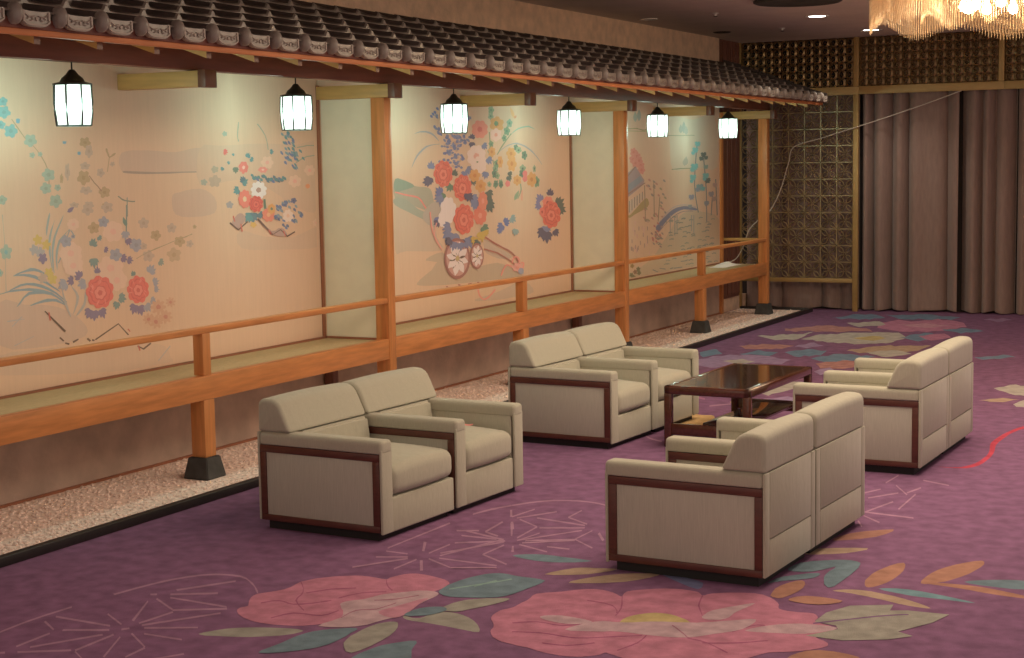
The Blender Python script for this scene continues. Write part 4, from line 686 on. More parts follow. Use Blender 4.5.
11|55|2387,416 -8,-2 -5,-2 -2,-4 -2,-5 7,2 6,2 4,4
12|55|2387,416 -7,2 -5,-1 -4,-3 -4,-3 7,-1 6,0 4,2
13|55|2387,416 -3,4 -4,0 -5,0 -5,-2 4,-2 3,-2 5,0
4|62|2415,418 3,-2 4,0 4,1 3,2 -4,1 -4,2 -3,-1
5|62|2415,418 1,-3 4,-1 5,-1 5,0 -2,3 -4,2 -4,1
6|62|2415,418 -1,-4 2,-2 5,-3 5,-2 0,3 -2,4 -3,3
7|62|2415,418 -4,-3 0,-3 3,-3 3,-3 2,4 1,2 -1,4
8|62|2415,418 -5,-1 -2,-3 0,-2 2,-3 4,2 2,2 1,2
5|63|2383,498 0,-3 -3,-3 -5,1 -3,-3 -5,0 -3,4 -4,0 -3,3 2,3 -3,3 2,3 4,2 2,3 4,1 5,-1 5,1 3,-2 1,-4 4,-2 0,-3
6|64|2375,501 0,-1 -1,-1 -2,-1 -2,0 -1,0 -1,2 -1,1 0,1 1,1 1,1 2,1 1,-1 2,0 2,-1
5|65|2441,494 -1,-2 -4,-1 -5,1 -5,-1 -5,1 -1,2 -5,1 0,2 4,2 1,2 4,1 6,-1 4,1 5,-1 1,-2 5,-1 0,-2
6|64|2434,496 -1,-1 -2,0 -1,0 -2,0 -1,1 -1,0 0,1 1,1 1,0 2,0 2,0 1,0 1,-1
16|66|2428,449 -2,-4 -6,-1 -6,2 -6,-2 -5,1 -2,4 -7,1 -3,3 3,4 -5,3 1,4 6,2 -1,5 5,3 6,-1 4,3 6,0 5,-3 7,1 4,-2 0,-5 6,-2 2,-4 -5,-3 3,-4 -3,-4
17|67|2421,460 0,-2 -2,-2 -3,0 -3,-1 -3,1 -2,1 -2,2 0,2 2,1 2,2 4,1 2,-1 3,0 2,-2
17|68|2388,444 2,-4 -2,-4 -5,-1 -1,-4 -5,-2 -5,1 -4,-2 -4,1 -3,4 -5,1 -2,3 0,4 -3,3 1,4 4,3 -1,4 3,3 6,0 3,3 5,1 4,-3 4,1 4,-2 1,-5 5,-2 1,-3
18|69|2376,445 0,-3 -1,-1 -3,-1 -2,0 -2,0 -2,2 -1,2 0,2 2,2 1,1 2,1 3,-1 2,-1 1,-1
18|70|2424,434 2,-3 -2,-3 -5,-2 -2,-4 -4,-2 -6,2 -5,-2 -4,0 -4,4 -5,0 -3,3 0,4 -4,3 1,4 4,2 -1,4 4,2 6,1 3,3 5,0 5,-2 5,1 5,-2 1,-4 5,-2 2,-3
19|71|2420,431 -1,-3 -3,-2 -4,-1 -4,-2 -5,0 -3,2 -5,0 -3,2 -2,3 -2,3 -1,3 3,2 0,4 3,2 5,0 4,3 4,0 4,-2 4,0 4,-2 1,-3 3,-3 0,-3
20|70|2418,432 0,-3 -3,-2 -4,-1 -3,-2 -4,0 -4,2 -4,0 -3,2 -1,3 -2,2 0,3 2,2 0,3 3,2 4,1 3,2 4,0 4,-2 4,0 3,-2 1,-3 2,-2 1,-3
21|71|2412,430 -2,-2 -4,-1 -3,1 -4,0 -3,2 0,2 -2,2 1,3 3,1 2,3 3,1 3,-2 4,0 3,-1 1,-3 1,-2 -1,-3
22|72|2410,430 -1,-1 -3,-1 -3,1 -3,0 -2,1 -1,2 -1,2 0,2 3,2 1,2 4,0 2,-1 3,0 3,-1 0,-2 2,-2 -1,-2
23|72|2412,440 4,-1 2,0 2,1 3,1 -3,0 -3,0 -2,0
22|72|2415,436 1,-2 3,-1 3,0 2,-1 -2,2 -2,1 -2,1
23|72|2411,430 -1,-2 0,-2 2,-2 1,-2 1,2 0,2 -1,2
22|72|2399,441 1,2 0,1 0,2 -1,2 -1,-2 -1,-2 1,-1
23|72|2408,428 -1,-1 -1,-2 1,-2 1,-2 1,2 1,2 0,1
24|72|2408,428 -2,-1 0,-2 0,-2 0,-2 2,2 1,1 0,2
24|72|2412,440 3,-1 3,0 2,1 3,1 -3,0 -3,0 -3,0
23|71|2408,434 0,-1 -1,-1 -1,0 -2,0 -2,0 0,1 -1,1 0,1 1,1 1,0 1,1 2,-1 1,0 1,-1
20|73|2455,406 -1,-4 -6,-1 -5,2 -5,-2 -6,1 -2,4 -6,1 -2,3 3,4 -3,3 1,3 6,2 2,4 5,1 6,-2 5,2 5,-1 2,-4 6,-1 3,-3 -3,-4 3,-4 -2,-3
21|74|2448,414 0,-2 -2,-1 -2,-1 -3,0 -2,0 -1,2 -2,1 0,2 2,1 1,2 3,0 2,-1 3,0 1,-2
22|75|2462,424 1,-4 -3,-3 -4,0 -3,-3 -5,1 -2,3 -4,1 -2,3 2,3 -1,4 3,3 4,0 4,2 4,0 2,-3 4,-1 2,-3
23|76|2456,424 0,-1 -2,-1 -1,0 -1,0 -2,0 0,1 -2,1 0,1 2,1 0,1 2,1 1,-1 2,-1 1,0
21|77|2428,443 1,-18 7,0 -2,18
1|78|2486,396 -1,-3 1,-1 4,-2 4,-1 0,3 -1,2 -2,2
21|79|2460,410 0,-3 1,-1 3,-2 4,-1 0,3 0,2 -3,2
2|78|2500,394 -2,-2 2,-2 4,-2 4,0 0,2 -1,2 -3,2
22|56|2463,413 -1,-3 2,-2 3,-1 4,-1 0,3 -1,2 -2,2
4|56|2478,431 -2,-3 2,-2 3,-1 5,-1 0,3 -1,2 -3,1
1|79|2479,411 -1,-3 2,-2 3,-1 4,-1 0,3 -1,2 -2,1
1|79|2526,404 -1,-3 2,-2 3,-1 4,-2 0,3 0,2 -2,2
2|79|2520,403 -1,-3 2,-2 3,-1 4,-1 0,2 0,3 -3,1
4|79|2529,430 -1,-3 2,-2 3,-1 4,-1 0,2 -1,3 -2,1
4|78|2499,439 -1,-3 2,-2 3,-1 4,-1 0,2 -1,2 -2,2
5|79|2475,428 -1,-3 2,-2 3,-1 4,-1 0,3 -1,2 -2,2
5|78|2524,424 -1,-3 1,-2 4,-1 4,-2 0,3 0,2 -3,2
3|56|2520,402 -1,-3 2,-2 3,-1 4,-2 1,3 -1,2 -2,2
3|56|2494,391 0,-3 1,-2 3,-1 4,-1 1,2 -1,3 -2,1
4|78|2546,414 0,-3 1,-2 4,-1 4,-1 0,3 -1,2 -2,2
4|79|2487,437 -1,-3 2,-2 3,-1 4,-1 0,2 -1,3 -2,1
23|78|2459,412 -1,-2 2,-2 3,-2 4,0 0,2 -1,2 -2,2
5|56|2494,439 -1,-3 2,-2 3,-1 4,-1 0,3 0,2 -3,1
6|78|2470,426 -1,-3 2,-1 3,-2 4,-1 0,3 0,2 -3,2
4|79|2508,429 -2,-3 2,-2 4,-1 4,-1 0,2 -1,2 -2,2
5|56|2548,414 -2,-3 2,-2 4,-1 4,-1 0,3 -1,2 -3,1
6|78|2544,417 -2,-3 2,-2 4,-1 4,-1 0,2 -1,3 -3,1
6|56|2486,434 -1,-3 2,-2 3,-1 4,-1 0,3 0,2 -3,1
7|56|2476,429 -2,-3 2,-2 3,-1 5,-1 0,2 -1,3 -3,1
8|78|2468,426 0,-2 1,-2 3,-2 4,0 0,2 0,2 -2,2
8|79|2482,423 -2,-3 2,-2 4,-1 4,-1 0,3 -1,2 -3,2
9|79|2470,428 -1,-3 2,-2 3,-1 4,-1 0,2 0,2 -3,2
6|56|2496,436 -1,-3 2,-2 3,-1 4,-1 0,2 0,3 -3,1
4|56|2512,405 -1,-3 1,-2 4,-1 4,-1 0,3 0,2 -3,1
4|78|2525,403 -1,-3 1,-2 4,-1 4,-1 0,3 -1,2 -2,2
23|79|2470,415 -1,-3 1,-2 4,-1 4,-1 0,3 -1,2 -2,1
5|79|2506,440 0,-3 1,-2 3,-1 4,-1 1,3 -1,2 -2,1
10|56|2468,432 -1,-3 1,-2 4,-1 4,-1 0,2 -1,3 -2,1
7|56|2544,411 -1,-3 2,-2 3,-1 4,-1 1,2 -1,3 -2,1
8|79|2538,418 0,-3 1,-2 3,-1 5,-2 0,3 -1,3 -2,1
2|56|2488,405 -1,-3 1,-2 4,-1 4,-1 0,2 -1,3 -2,1
5|78|2519,412 -1,-3 2,-2 4,-1 4,-1 0,3 -1,2 -3,2
23|78|2470,408 0,-3 1,-2 3,-1 4,-1 0,3 0,2 -2,2
7|78|2494,433 -1,-3 1,-2 4,-1 4,-1 0,2 -1,3 -2,1
5|79|2528,402 -1,-3 2,-2 3,-1 4,-2 0,3 0,3 -3,1
4|80|2531,435 -1,-3 -5,0 -3,2 -5,0 -2,2 3,2 -1,3 3,1 4,0 4,1 4,-1 1,-3 3,-1 0,-2
5|81|2528,438 0,-1 0,-1 -2,0 -1,0 -1,0 -1,1 -1,1 1,0 1,1 1,0 1,0 2,0 1,-1
9|82|2516,403 -1,-3 -4,-2 -5,2 -4,-2 -5,1 -1,3 -6,1 -2,3 3,4 -3,2 2,3 4,1 2,4 4,1 4,-1 5,2 4,-2 2,-3 5,-1 2,-3 -2,-3 3,-3 -2,-3
10|83|2510,410 0,-2 -1,-1 -3,0 -2,-1 -2,1 0,1 -2,1 0,2 2,1 1,1 2,1 2,-1 2,-1 1,-1
14|84|2330,404 6,6 10,7 9,3 7,-1 8,-5 2,-5 -6,-6 -10,-7 -9,-4 -7,2 -7,5
24|84|2408,408 10,-6 16,-10 16,-8 12,0 10,4 10,0 8,-3 7,-6 3,-4 -3,-2 -8,-1 -8,0 -8,1 -9,1 -8,3 -8,3 -8,4 -8,5 -11,7 -10,8
15|85|2323,403 26,-14 30,14 -3,2 -27,-13 -23,13
25|85|2406,407 46,-31 26,8 22,-14 26,8 -2,2 -24,-7 -21,13 -25,-8 -44,31
15|86|2333,416 5,-11 3,1 -5,10
16|86|2355,401 3,-15 4,1 -4,14
26|86|2439,386 8,-9 3,1 -8,9
26|86|2486,382 7,-11 3,1 -7,11
11|87|2400,394 -2,-2 -4,0 -3,2 -4,1 -2,2 3,2 -1,2 3,1 5,0 4,0 3,-1 0,-2 4,-2 -2,-2
12|87|2398,398 0,-1 -1,-1 -1,0 -1,0 -1,0 -1,1 -1,1 1,0 1,1 1,0 1,0 2,0 0,-1
4|88|2581,464 0,-2 -2,-2 -3,0 -3,-1 -3,1 -2,2 -2,1 0,2 2,1 2,2 3,0 3,0 4,-1 1,-1"""
MURAL_B_PAL = [(198,164,128),(160,150,120),(120,142,115),(150,150,122),(226,128,106),(188,158,122),(190,158,126),(198,162,128),(176,156,130),(150,146,140),(160,150,140),(140,165,135),(96,112,140),(84,104,140),(120,130,150),(104,118,140),(190,150,120),(140,140,100),(110,140,100),(70,120,92),(130,150,110),(125,150,115),(48,88,80),(100,140,100),(214,146,80),(200,120,60),(228,176,146),(225,140,110),(222,160,100),(210,130,90),(90,130,90),(222,110,100),(140,150,110),(225,130,100),(50,66,92),(226,126,100),(214,90,80),(230,190,160),(222,150,120),(150,140,100),(205,120,60),(220,92,74),(202,78,66),(229,119,93),(236,206,180),(222,110,84),(230,140,110),(222,120,90),(200,160,70),(150,86,78),(196,140,120),(238,206,182),(70,52,46),(190,160,100),(170,92,78),(226,140,116),(226,150,126),(230,136,112),(150,150,155),(170,90,75),(112,112,140),(228,120,96),(180,62,58),(226,110,90),(70,100,140),(120,150,140),(130,150,135)]
MURAL_B = """1|0|2897,442 12,10 16,-2 17,-6 20,-5 21,-8 20,-7 18,-5 16,-4 13,-5 8,-6 4,-8 3,-10 2,-14 1,-16 4,-14 13,-12 15,-11 -5,-7 -45,0 -64,4 -49,3 -25,-2 -13,-3 -7,10 -4,35 3,48
2|1|2899,472 11,2 16,-3 16,-3 11,-4 11,-4 14,-4 19,-2 23,-1 18,-2 10,-4 5,-5 3,-7 4,-11 2,-14 -8,-9 -23,1 -32,6 -31,7 -27,5 -26,4 -18,8 -6,13 1,16
3|2|2899,472 11,1 16,-3 16,-3 15,-3 14,-4 7,-4 -7,-3 -15,-2 -15,-2 -16,-2 -16,-2 -11,1 -5,8 1,11
3|3|2897,432 11,1 15,-1 17,-3 16,-6 16,-8 18,-8 22,-6 22,-6 16,-5 7,-6 0,-7 -7,-2 -17,3 -25,7 -26,7 -30,9 -33,9 -23,8 -7,6 1,5
4|4|2896,443 11,-1 16,-3 17,-3 17,-2 18,-2 15,-2 8,-4 6,-4 6,-5 7,-6 7,-6 4,-4 7,2 -5,4 -7,6 -7,5 -6,6 -6,4 -11,5 -16,3 -19,2 -17,2 -17,2 -15,3 -11,1
1|5|2980,248 15,7 26,9 23,7 12,8 10,7 20,3 40,-5 52,-10 52,-7 45,-1 43,2 39,0 30,-5 23,-6 22,-7 28,-8 26,-8 5,-6 -27,-1 -49,1 -60,1 -75,1 -85,2 -70,2 -49,2 -38,2 -27,2 -20,2 -11,2
2|5|3021,297 19,5 30,5 24,1 13,-6 6,-12 -3,-7 -18,1 -26,4 -21,3 -15,2 -10,1
2|6|3294,327 16,-3 24,-8 24,-10 28,-8 30,-10 18,-8 -3,-4 -15,-3 -21,1 -31,4 -36,8 -26,8 -11,12 -2,14
1|7|3244,191 25,2 41,3 44,3 46,6 49,8 41,2 33,-8 23,-13 4,-10 -26,-4 -45,0 -49,0 -53,0 -55,2 -42,2 -26,2 -13,2
5|8|3034,411 16,6 18,5 15,-1 10,-13 6,-20 -2,-16 -12,-6 -19,-1 -18,2 -16,5 -15,8 -7,8 2,8 10,8
1|9|2983,567 10,1 14,2 13,0 12,0 13,-2 11,-2 12,-4 12,-6 8,-4 1,1 -7,5 -10,6 -12,5 -13,3 -13,1 -14,0 -14,-1 -14,-3 -10,-2
1|9|2969,495 6,6 9,9 10,8 12,7 14,7 15,6 19,4 22,2 16,1 0,1 -16,-1 -22,-1 -22,-3 -16,-6 -15,-7 -12,-8 -9,-9 -8,-10 -4,-6
1|10|3365,522 11,5 16,6 17,6 19,4 22,3 20,0 21,-2 21,-4 20,-6 17,-6 15,-6 14,-7 12,-7 10,-7 7,-5 1,1 -6,5 -9,7 -11,7 -14,7 -14,8 -18,6 -20,6 -23,4 -22,3 -23,-2 -22,-3 -19,-5 -17,-6 -16,-7 -10,-5
1|11|3440,569 11,4 15,5 16,4 18,3 18,2 17,1 15,-2 13,-2 9,-2 1,0 -9,3 -12,3 -16,3 -18,-1 -20,-2 -19,-3 -16,-5 -14,-6 -9,-4
1|12|3156,519 4,-2 4,0 4,1 3,2 -5,2 -4,1 -3,-1
2|12|3084,506 5,-2 4,1 3,1 2,3 -4,0 -5,1 -3,-1
2|13|3163,516 3,-3 3,0 5,0 4,2 -3,2 -3,1 -4,0
1|14|3181,572 2,-3 3,-1 5,1 5,1 -2,2 -4,2 -4,0
1|15|3143,525 5,-2 4,1 3,1 3,2 -5,1 -4,1 -3,-1
1|13|3135,594 2,-3 3,-1 5,0 5,2 -3,2 -3,1 -4,1
1|13|3140,514 3,-3 3,0 4,1 4,2 -3,2 -3,1 -4,-1
1|16|3123,544 0,-4 3,-1 6,-1 5,0 -1,3 -2,2 -4,1
1|14|3167,554 2,-3 3,-1 5,0 5,1 -2,3 -3,1 -4,1
1|12|3136,530 6,-1 4,0 3,2 2,3 -5,0 -5,0 -3,-1
1|16|3157,536 5,-2 4,1 4,2 2,2 -6,1 -4,0 -4,-1
1|16|3153,584 6,-1 3,0 4,2 2,2 -5,1 -5,0 -3,-1
1|13|3172,563 2,-3 4,0 4,0 4,2 -2,2 -4,1 -4,0
2|16|3163,559 7,-1 4,1 2,3 2,2 -6,0 -5,0 -3,-2
1|12|3156,500 7,0 5,1 2,2 2,3 -6,0 -5,-1 -4,-1
1|15|3096,540 4,-2 4,0 4,1 3,1 -4,2 -3,1 -4,0
2|14|3127,545 6,-1 4,0 3,2 2,3 -6,0 -5,0 -3,-1
1|12|3122,507 6,-1 4,1 2,2 2,3 -6,0 -4,0 -4,-1
3|14|3170,558 8,1 4,1 3,3 1,3 -6,0 -6,-2 -3,-2
2|14|3168,505 6,-2 4,1 3,1 3,2 -6,1 -4,1 -4,-1
2|13|3165,580 5,-2 4,1 3,1 3,2 -4,2 -5,0 -3,-1
2|12|3132,528 6,0 4,1 3,2 1,3 -6,0 -4,-1 -4,-1
2|16|3120,509 1,-3 4,-1 4,0 5,1 -2,2 -2,2 -4,1
2|12|3150,504 5,-2 3,0 4,1 3,2 -5,2 -4,0 -4,-1
3|14|3159,499 6,-1 3,0 4,2 2,2 -5,1 -4,0 -4,-1
2|13|3159,546 7,0 4,1 2,3 2,3 -6,-1 -6,-1 -3,-2
3|13|3152,550 0,-3 3,-2 5,0 6,0 -1,3 -3,2 -4,1
2|14|3148,588 1,-3 3,-1 5,0 6,0 -2,2 -2,2 -4,2
4|16|3155,550 2,-3 3,-1 5,0 5,1 -2,2 -2,2 -4,1
1|12|3184,522 2,-3 3,-1 5,0 5,1 -2,2 -3,2 -4,0
1|16|3162,530 5,-2 3,0 4,1 3,2 -4,1 -5,1 -3,-1
3|14|3144,583 4,-2 4,0 3,2 3,2 -4,1 -4,1 -4,-1
1|15|3183,494 3,-4 4,0 4,1 4,1 -3,2 -3,2 -4,0
1|14|3146,574 5,-1 4,0 3,1 2,3 -4,1 -5,0 -3,-1
4|14|3164,560 6,-1 4,1 3,2 2,3 -6,0 -5,0 -3,-2
2|16|3174,575 0,-3 2,-2 6,-1 6,0 -1,3 -2,2 -4,2
5|15|3150,543 5,-2 4,0 3,1 3,3 -4,1 -4,1 -4,-1
3|13|3159,519 5,-2 4,0 3,1 3,3 -4,1 -5,0 -3,0
4|15|3156,502 2,-2 3,-2 5,1 4,1 -2,2 -3,2 -4,0
3|13|3122,511 2,-3 4,-1 4,1 5,1 -3,2 -3,2 -4,0
1|14|3146,566 0,-3 3,-2 5,-1 6,0 -1,3 -2,2 -4,2
2|13|3152,570 6,-1 4,0 3,2 2,3 -5,0 -5,0 -4,-1
2|13|3190,519 0,-4 3,-2 5,-1 6,-1 0,3 -2,3 -5,2
3|14|3182,510 6,-1 4,0 3,2 3,2 -6,1 -4,0 -4,0
4|15|3150,515 5,-2 4,0 3,2 3,2 -5,1 -4,1 -3,-1
5|14|3167,564 4,-3 4,0 3,2 4,2 -4,1 -5,1 -3,-1
6|16|3153,542 3,-2 4,0 4,0 4,2 -4,2 -4,1 -3,0
3|12|3160,568 7,0 4,1 3,2 2,3 -6,0 -5,-1 -4,-1
3|15|3153,591 3,-2 4,0 4,1 4,2 -4,2 -4,0 -4,0
6|13|3180,562 1,-3 3,-1 5,0 5,1 -2,2 -2,2 -4,1
3|14|3149,509 3,-3 4,0 4,1 4,1 -4,2 -3,1 -4,0
1|16|3122,567 0,-3 4,-2 4,0 6,0 -1,2 -2,2 -4,2
6|13|3154,561 6,-1 4,0 3,2 3,2 -6,1 -4,1 -4,-2
7|12|3155,539 3,-3 3,-1 4,1 5,1 -4,3 -3,1 -3,0
2|15|3130,523 6,-1 4,1 3,2 1,3 -5,0 -5,0 -3,-2
2|16|3145,579 3,-3 4,0 4,0 4,2 -4,2 -3,1 -3,0
1|15|3178,541 8,-1 4,2 2,2 2,2 -6,0 -5,0 -4,-2
3|14|3122,530 4,-2 4,0 4,1 2,2 -4,1 -4,1 -3,-1
1|15|3237,539 4,-3 4,0 4,1 4,2 -4,2 -4,1 -4,0
4|14|3121,530 5,-2 4,0 3,2 2,2 -5,1 -4,1 -4,-2
4|16|3178,509 5,-3 3,0 4,2 3,2 -4,1 -4,1 -4,-1
2|13|3120,538 5,-2 3,0 4,1 3,2 -4,1 -4,1 -3,0
5|14|3169,502 1,-3 3,-1 5,0 6,0 -2,2 -2,2 -4,1
2|14|3182,548 7,0 5,2 2,2 1,4 -7,-1 -5,-1 -3,-2
7|12|3166,560 2,-4 3,0 5,0 5,0 -2,3 -3,2 -4,0
6|12|3165,550 2,-4 4,0 4,0 5,2 -3,2 -3,1 -4,0
1|13|3087,490 4,-3 3,0 4,1 3,2 -3,2 -4,0 -4,0
5|13|3189,510 6,-2 4,1 3,1 2,3 -5,1 -5,0 -3,-1
4|12|3156,572 5,-2 4,0 3,2 2,2 -5,1 -4,1 -4,-2
5|12|3129,529 3,-3 4,0 3,1 4,1 -3,2 -4,1 -3,0
3|16|3139,523 1,-3 4,-1 4,0 5,1 -2,2 -2,2 -4,0
1|12|3106,527 0,-3 3,-2 5,0 6,-1 -1,3 -2,2 -4,2
3|12|3109,540 5,-2 4,0 3,2 3,2 -5,2 -5,0 -3,-1
7|14|3146,546 1,-2 3,-2 5,0 5,1 -2,2 -2,2 -4,1
4|12|3154,524 2,-4 4,0 4,0 5,1 -2,2 -3,2 -4,0
8|15|3167,535 3,-3 4,0 4,1 4,1 -3,2 -4,2 -3,-1
4|13|3145,593 4,-2 3,0 4,1 4,2 -4,1 -4,1 -3,0
1|15|3103,512 1,-3 4,-1 4,0 6,1 -2,3 -3,2 -4,0
4|16|3151,494 5,-2 4,0 3,2 3,2 -5,1 -4,1 -3,-1
6|15|3124,524 5,-2 3,0 4,2 3,2 -4,1 -5,1 -3,-1
4|16|3112,542 6,-2 4,2 3,2 2,2 -6,0 -5,0 -3,-1
8|15|3154,560 6,-2 4,1 3,2 2,3 -5,0 -5,0 -4,-1
8|12|3150,539 1,-3 3,-2 5,0 6,1 -2,3 -3,2 -4,0
1|12|3235,524 1,-3 4,-1 4,0 6,1 -2,2 -3,2 -5,1
3|15|3140,569 4,-3 4,0 3,2 3,2 -4,1 -4,1 -4,0
5|14|3161,570 4,-2 4,-1 3,1 4,2 -4,2 -4,1 -3,-1
4|16|3166,514 6,-2 4,1 2,1 3,3 -5,1 -4,0 -4,-1
9|13|3151,541 5,-2 4,0 3,1 3,2 -4,2 -4,0 -4,0
4|14|3150,578 7,0 4,1 3,2 1,3 -6,0 -5,-1 -4,-2
6|12|3169,500 0,-3 3,-2 6,-1 6,-1 -1,3 -2,2 -4,2
3|13|3189,553 5,-2 3,0 4,1 3,2 -4,2 -4,0 -4,0
6|12|3193,514 1,-3 4,-1 4,1 6,0 -3,3 -3,2 -4,0
5|14|3148,579 0,-3 4,-2 4,0 6,0 -1,2 -2,2 -4,2
2|13|3121,564 0,-3 3,-1 6,-1 5,1 -1,2 -3,2 -4,1
3|13|3128,546 5,-2 3,0 4,2 3,2 -5,1 -4,1 -3,-1
1|15|3205,568 6,-1 4,0 3,2 2,2 -5,1 -4,0 -4,-1
7|12|3122,530 0,-3 4,-1 4,-1 6,1 -2,2 -2,2 -4,1
10|13|3150,540 6,-2 3,1 3,1 3,2 -4,2 -5,0 -3,-1
4|16|3139,585 7,-1 4,1 2,2 2,3 -5,0 -5,0 -4,-2
4|15|3137,570 3,-3 3,-1 5,1 4,1 -3,2 -3,2 -4,0
5|16|3136,571 2,-3 3,-1 5,0 4,1 -2,2 -2,2 -4,0
9|12|3153,532 7,0 4,0 2,2 2,3 -6,1 -5,-1 -3,-1
5|16|3144,498 1,-3 4,-1 5,0 5,0 -2,3 -3,2 -4,1
6|16|3148,578 1,-3 3,-1 5,0 5,1 -2,2 -3,2 -4,1
11|16|3163,544 5,-1 4,0 3,2 3,2 -5,1 -5,0 -3,0
1|14|3230,516 0,-4 3,-2 6,-1 6,-1 -1,3 -2,3 -4,2
12|14|3169,539 7,-1 4,2 3,2 1,3 -6,0 -5,-1 -3,-2
3|13|3132,504 4,-2 4,0 4,1 2,2 -4,2 -4,0 -4,0
11|14|3138,542 2,-3 3,-1 4,0 5,2 -3,2 -3,1 -4,1
4|12|3132,552 3,-3 4,0 3,1 4,1 -3,2 -3,1 -4,0
12|16|3136,540 1,-3 3,-1 6,0 5,0 -1,2 -3,2 -4,2
6|14|3166,572 2,-3 3,-1 5,1 4,1 -2,2 -4,2 -4,0
7|16|3169,501 4,-3 3,0 4,1 4,2 -4,1 -3,1 -4,0
8|15|3163,501 7,-1 4,1 2,2 2,3 -6,0 -5,-1 -3,-1
5|15|3127,556 4,-3 4,0 3,1 4,2 -4,2 -4,0 -4,0
8|14|3172,558 5,-2 3,0 4,1 3,2 -4,1 -4,1 -4,-1
13|12|3179,538 8,1 4,1 2,3 1,3 -6,0 -6,-2 -3,-2
1|14|3198,563 1,-3 3,-2 5,0 6,1 -3,3 -2,2 -4,0
5|15|3164,581 3,-3 4,0 4,1 4,1 -3,2 -4,2 -4,0
14|14|3171,540 7,-1 4,1 2,2 2,3 -5,0 -5,0 -4,-1
1|15|3116,496 4,-2 4,0 3,0 4,2 -4,2 -4,1 -4,-1
7|16|3135,578 5,-1 4,0 3,1 3,3 -5,1 -5,0 -3,0
9|14|3152,563 1,-3 3,-2 5,-1 6,0 -1,3 -2,2 -4,2
7|13|3158,495 2,-3 4,0 4,0 5,1 -3,3 -3,1 -4,0
4|14|3169,524 1,-3 4,-1 4,0 6,0 -2,3 -3,2 -4,0
1|15|3224,560 5,-2 4,0 3,2 3,2 -5,2 -5,0 -3,-1
7|14|3162,577 3,-3 3,0 4,0 5,2 -3,2 -4,1 -4,0
7|14|3128,521 6,-1 4,0 3,2 2,2 -5,1 -4,0 -3,-1
8|13|3113,524 6,-1 4,1 3,1 2,3 -6,0 -4,0 -4,0
5|12|3158,515 4,-2 4,-1 3,1 4,2 -3,2 -4,1 -4,0
1|15|3077,610 -1,-3 2,-2 5,-1 5,0 0,2 0,3 -4,1
2|15|3076,610 -1,-4 2,-2 5,0 5,-1 0,3 -1,2 -4,2
3|15|3077,607 -1,-3 2,-2 4,-1 6,-1 0,3 -1,3 -3,1
1|13|3069,617 -1,-3 2,-2 4,-1 6,-1 0,4 -1,2 -3,1
1|13|3080,625 -1,-3 3,-2 4,-1 6,-1 0,3 -2,3 -3,1
2|13|3060,613 0,-3 2,-2 4,-1 6,-1 0,3 -2,3 -3,1
3|13|3053,608 -1,-3 2,-2 5,-1 5,0 0,2 -1,3 -3,1
2|13|3082,572 0,-3 2,-2 4,-1 6,-1 0,3 -1,2 -4,2
1|13|3086,582 -1,-3 2,-2 5,-1 5,-1 0,3 -1,2 -3,2
3|15|3082,574 -1,-3 2,-2 5,-1 6,-1 -1,3 -1,2 -3,2
4|13|3083,580 -1,-3 2,-2 5,-1 5,0 0,2 -1,3 -3,1
4|13|3092,570 -1,-3 2,-2 5,-1 6,-1 0,3 -2,2 -3,2
1|13|3067,586 -1,-4 2,-2 5,-1 5,0 0,3 -1,2 -3,2
5|15|3072,582 -2,-3 3,-2 4,-1 6,0 0,2 -1,3 -4,1
1|15|3220,604 -1,-3 3,-2 4,-1 6,0 0,2 -1,3 -4,1
1|15|3213,614 -1,-3 2,-2 5,-1 6,0 -1,2 0,3 -4,1
2|15|3224,608 -1,-4 3,-2 4,-1 6,0 0,3 -1,2 -3,2
3|13|3220,610 -2,-4 3,-2 5,0 6,-1 0,3 -2,2 -3,2
4|13|3220,607 -1,-3 3,-2 4,-1 6,-1 0,3 -1,3 -3,1
5|15|3228,608 -1,-3 3,-2 5,-1 6,0 0,2 -1,3 -4,1
6|13|3218,612 -1,-3 3,-2 4,-1 6,0 0,2 -1,3 -3,1
1|15|3110,557 -1,-3 2,-2 5,-2 6,0 -1,2 -1,3 -3,1
6|13|3125,554 -1,-3 2,-2 5,-1 5,0 0,2 -1,3 -3,1
7|15|3120,549 -2,-3 3,-2 5,-1 5,-1 0,3 -1,2 -4,2
3|15|3122,567 -1,-3 3,-2 4,-1 6,-1 0,3 -2,3 -3,1
6|15|3123,564 -1,-3 2,-2 5,-1 5,0 0,2 -1,3 -3,1
7|13|3118,562 -2,-3 3,-2 5,-1 5,0 0,2 -1,3 -4,1
7|13|3131,557 -1,-3 2,-2 4,-2 6,0 0,3 -1,2 -3,1
1|15|3220,557 -1,-3 3,-2 4,-2 6,0 0,3 -1,2 -3,2
9|15|3187,558 -1,-3 2,-2 5,-1 5,-1 0,3 -1,3 -3,1
4|13|3203,557 -1,-4 2,-2 5,-1 6,0 0,2 -1,3 -4,1
5|15|3215,558 -1,-3 2,-2 5,-1 6,-1 0,3 -1,3 -4,1
5|15|3201,551 -1,-3 2,-2 5,-1 6,-1 0,3 -1,2 -4,2
6|13|3205,553 -1,-3 2,-2 5,-1 6,-1 0,3 -1,3 -4,1
2|13|3199,567 -1,-3 2,-2 5,-1 6,-1 0,3 -1,3 -4,1
1|17|3326,574 1,-8 1,-12 1,-12 1,-12 2,-12 0,-9 6,0 -1,9 -1,12 -1,12 -1,12 -2,12 0,8
2|17|3439,572 -11,-7 -16,-9 -15,-9 -13,-9 -12,-10 -8,-6 5,-1 8,6 12,9 13,9 14,9 16,10 12,6
1|17|3341,509 13,-28 5,0 -12,29
1|18|3348,620 -1,-4 -6,-2 -5,4 -7,-1 -3,3 2,4 -2,4 4,4 6,0 6,2 6,0 1,-5 6,-2 0,-4
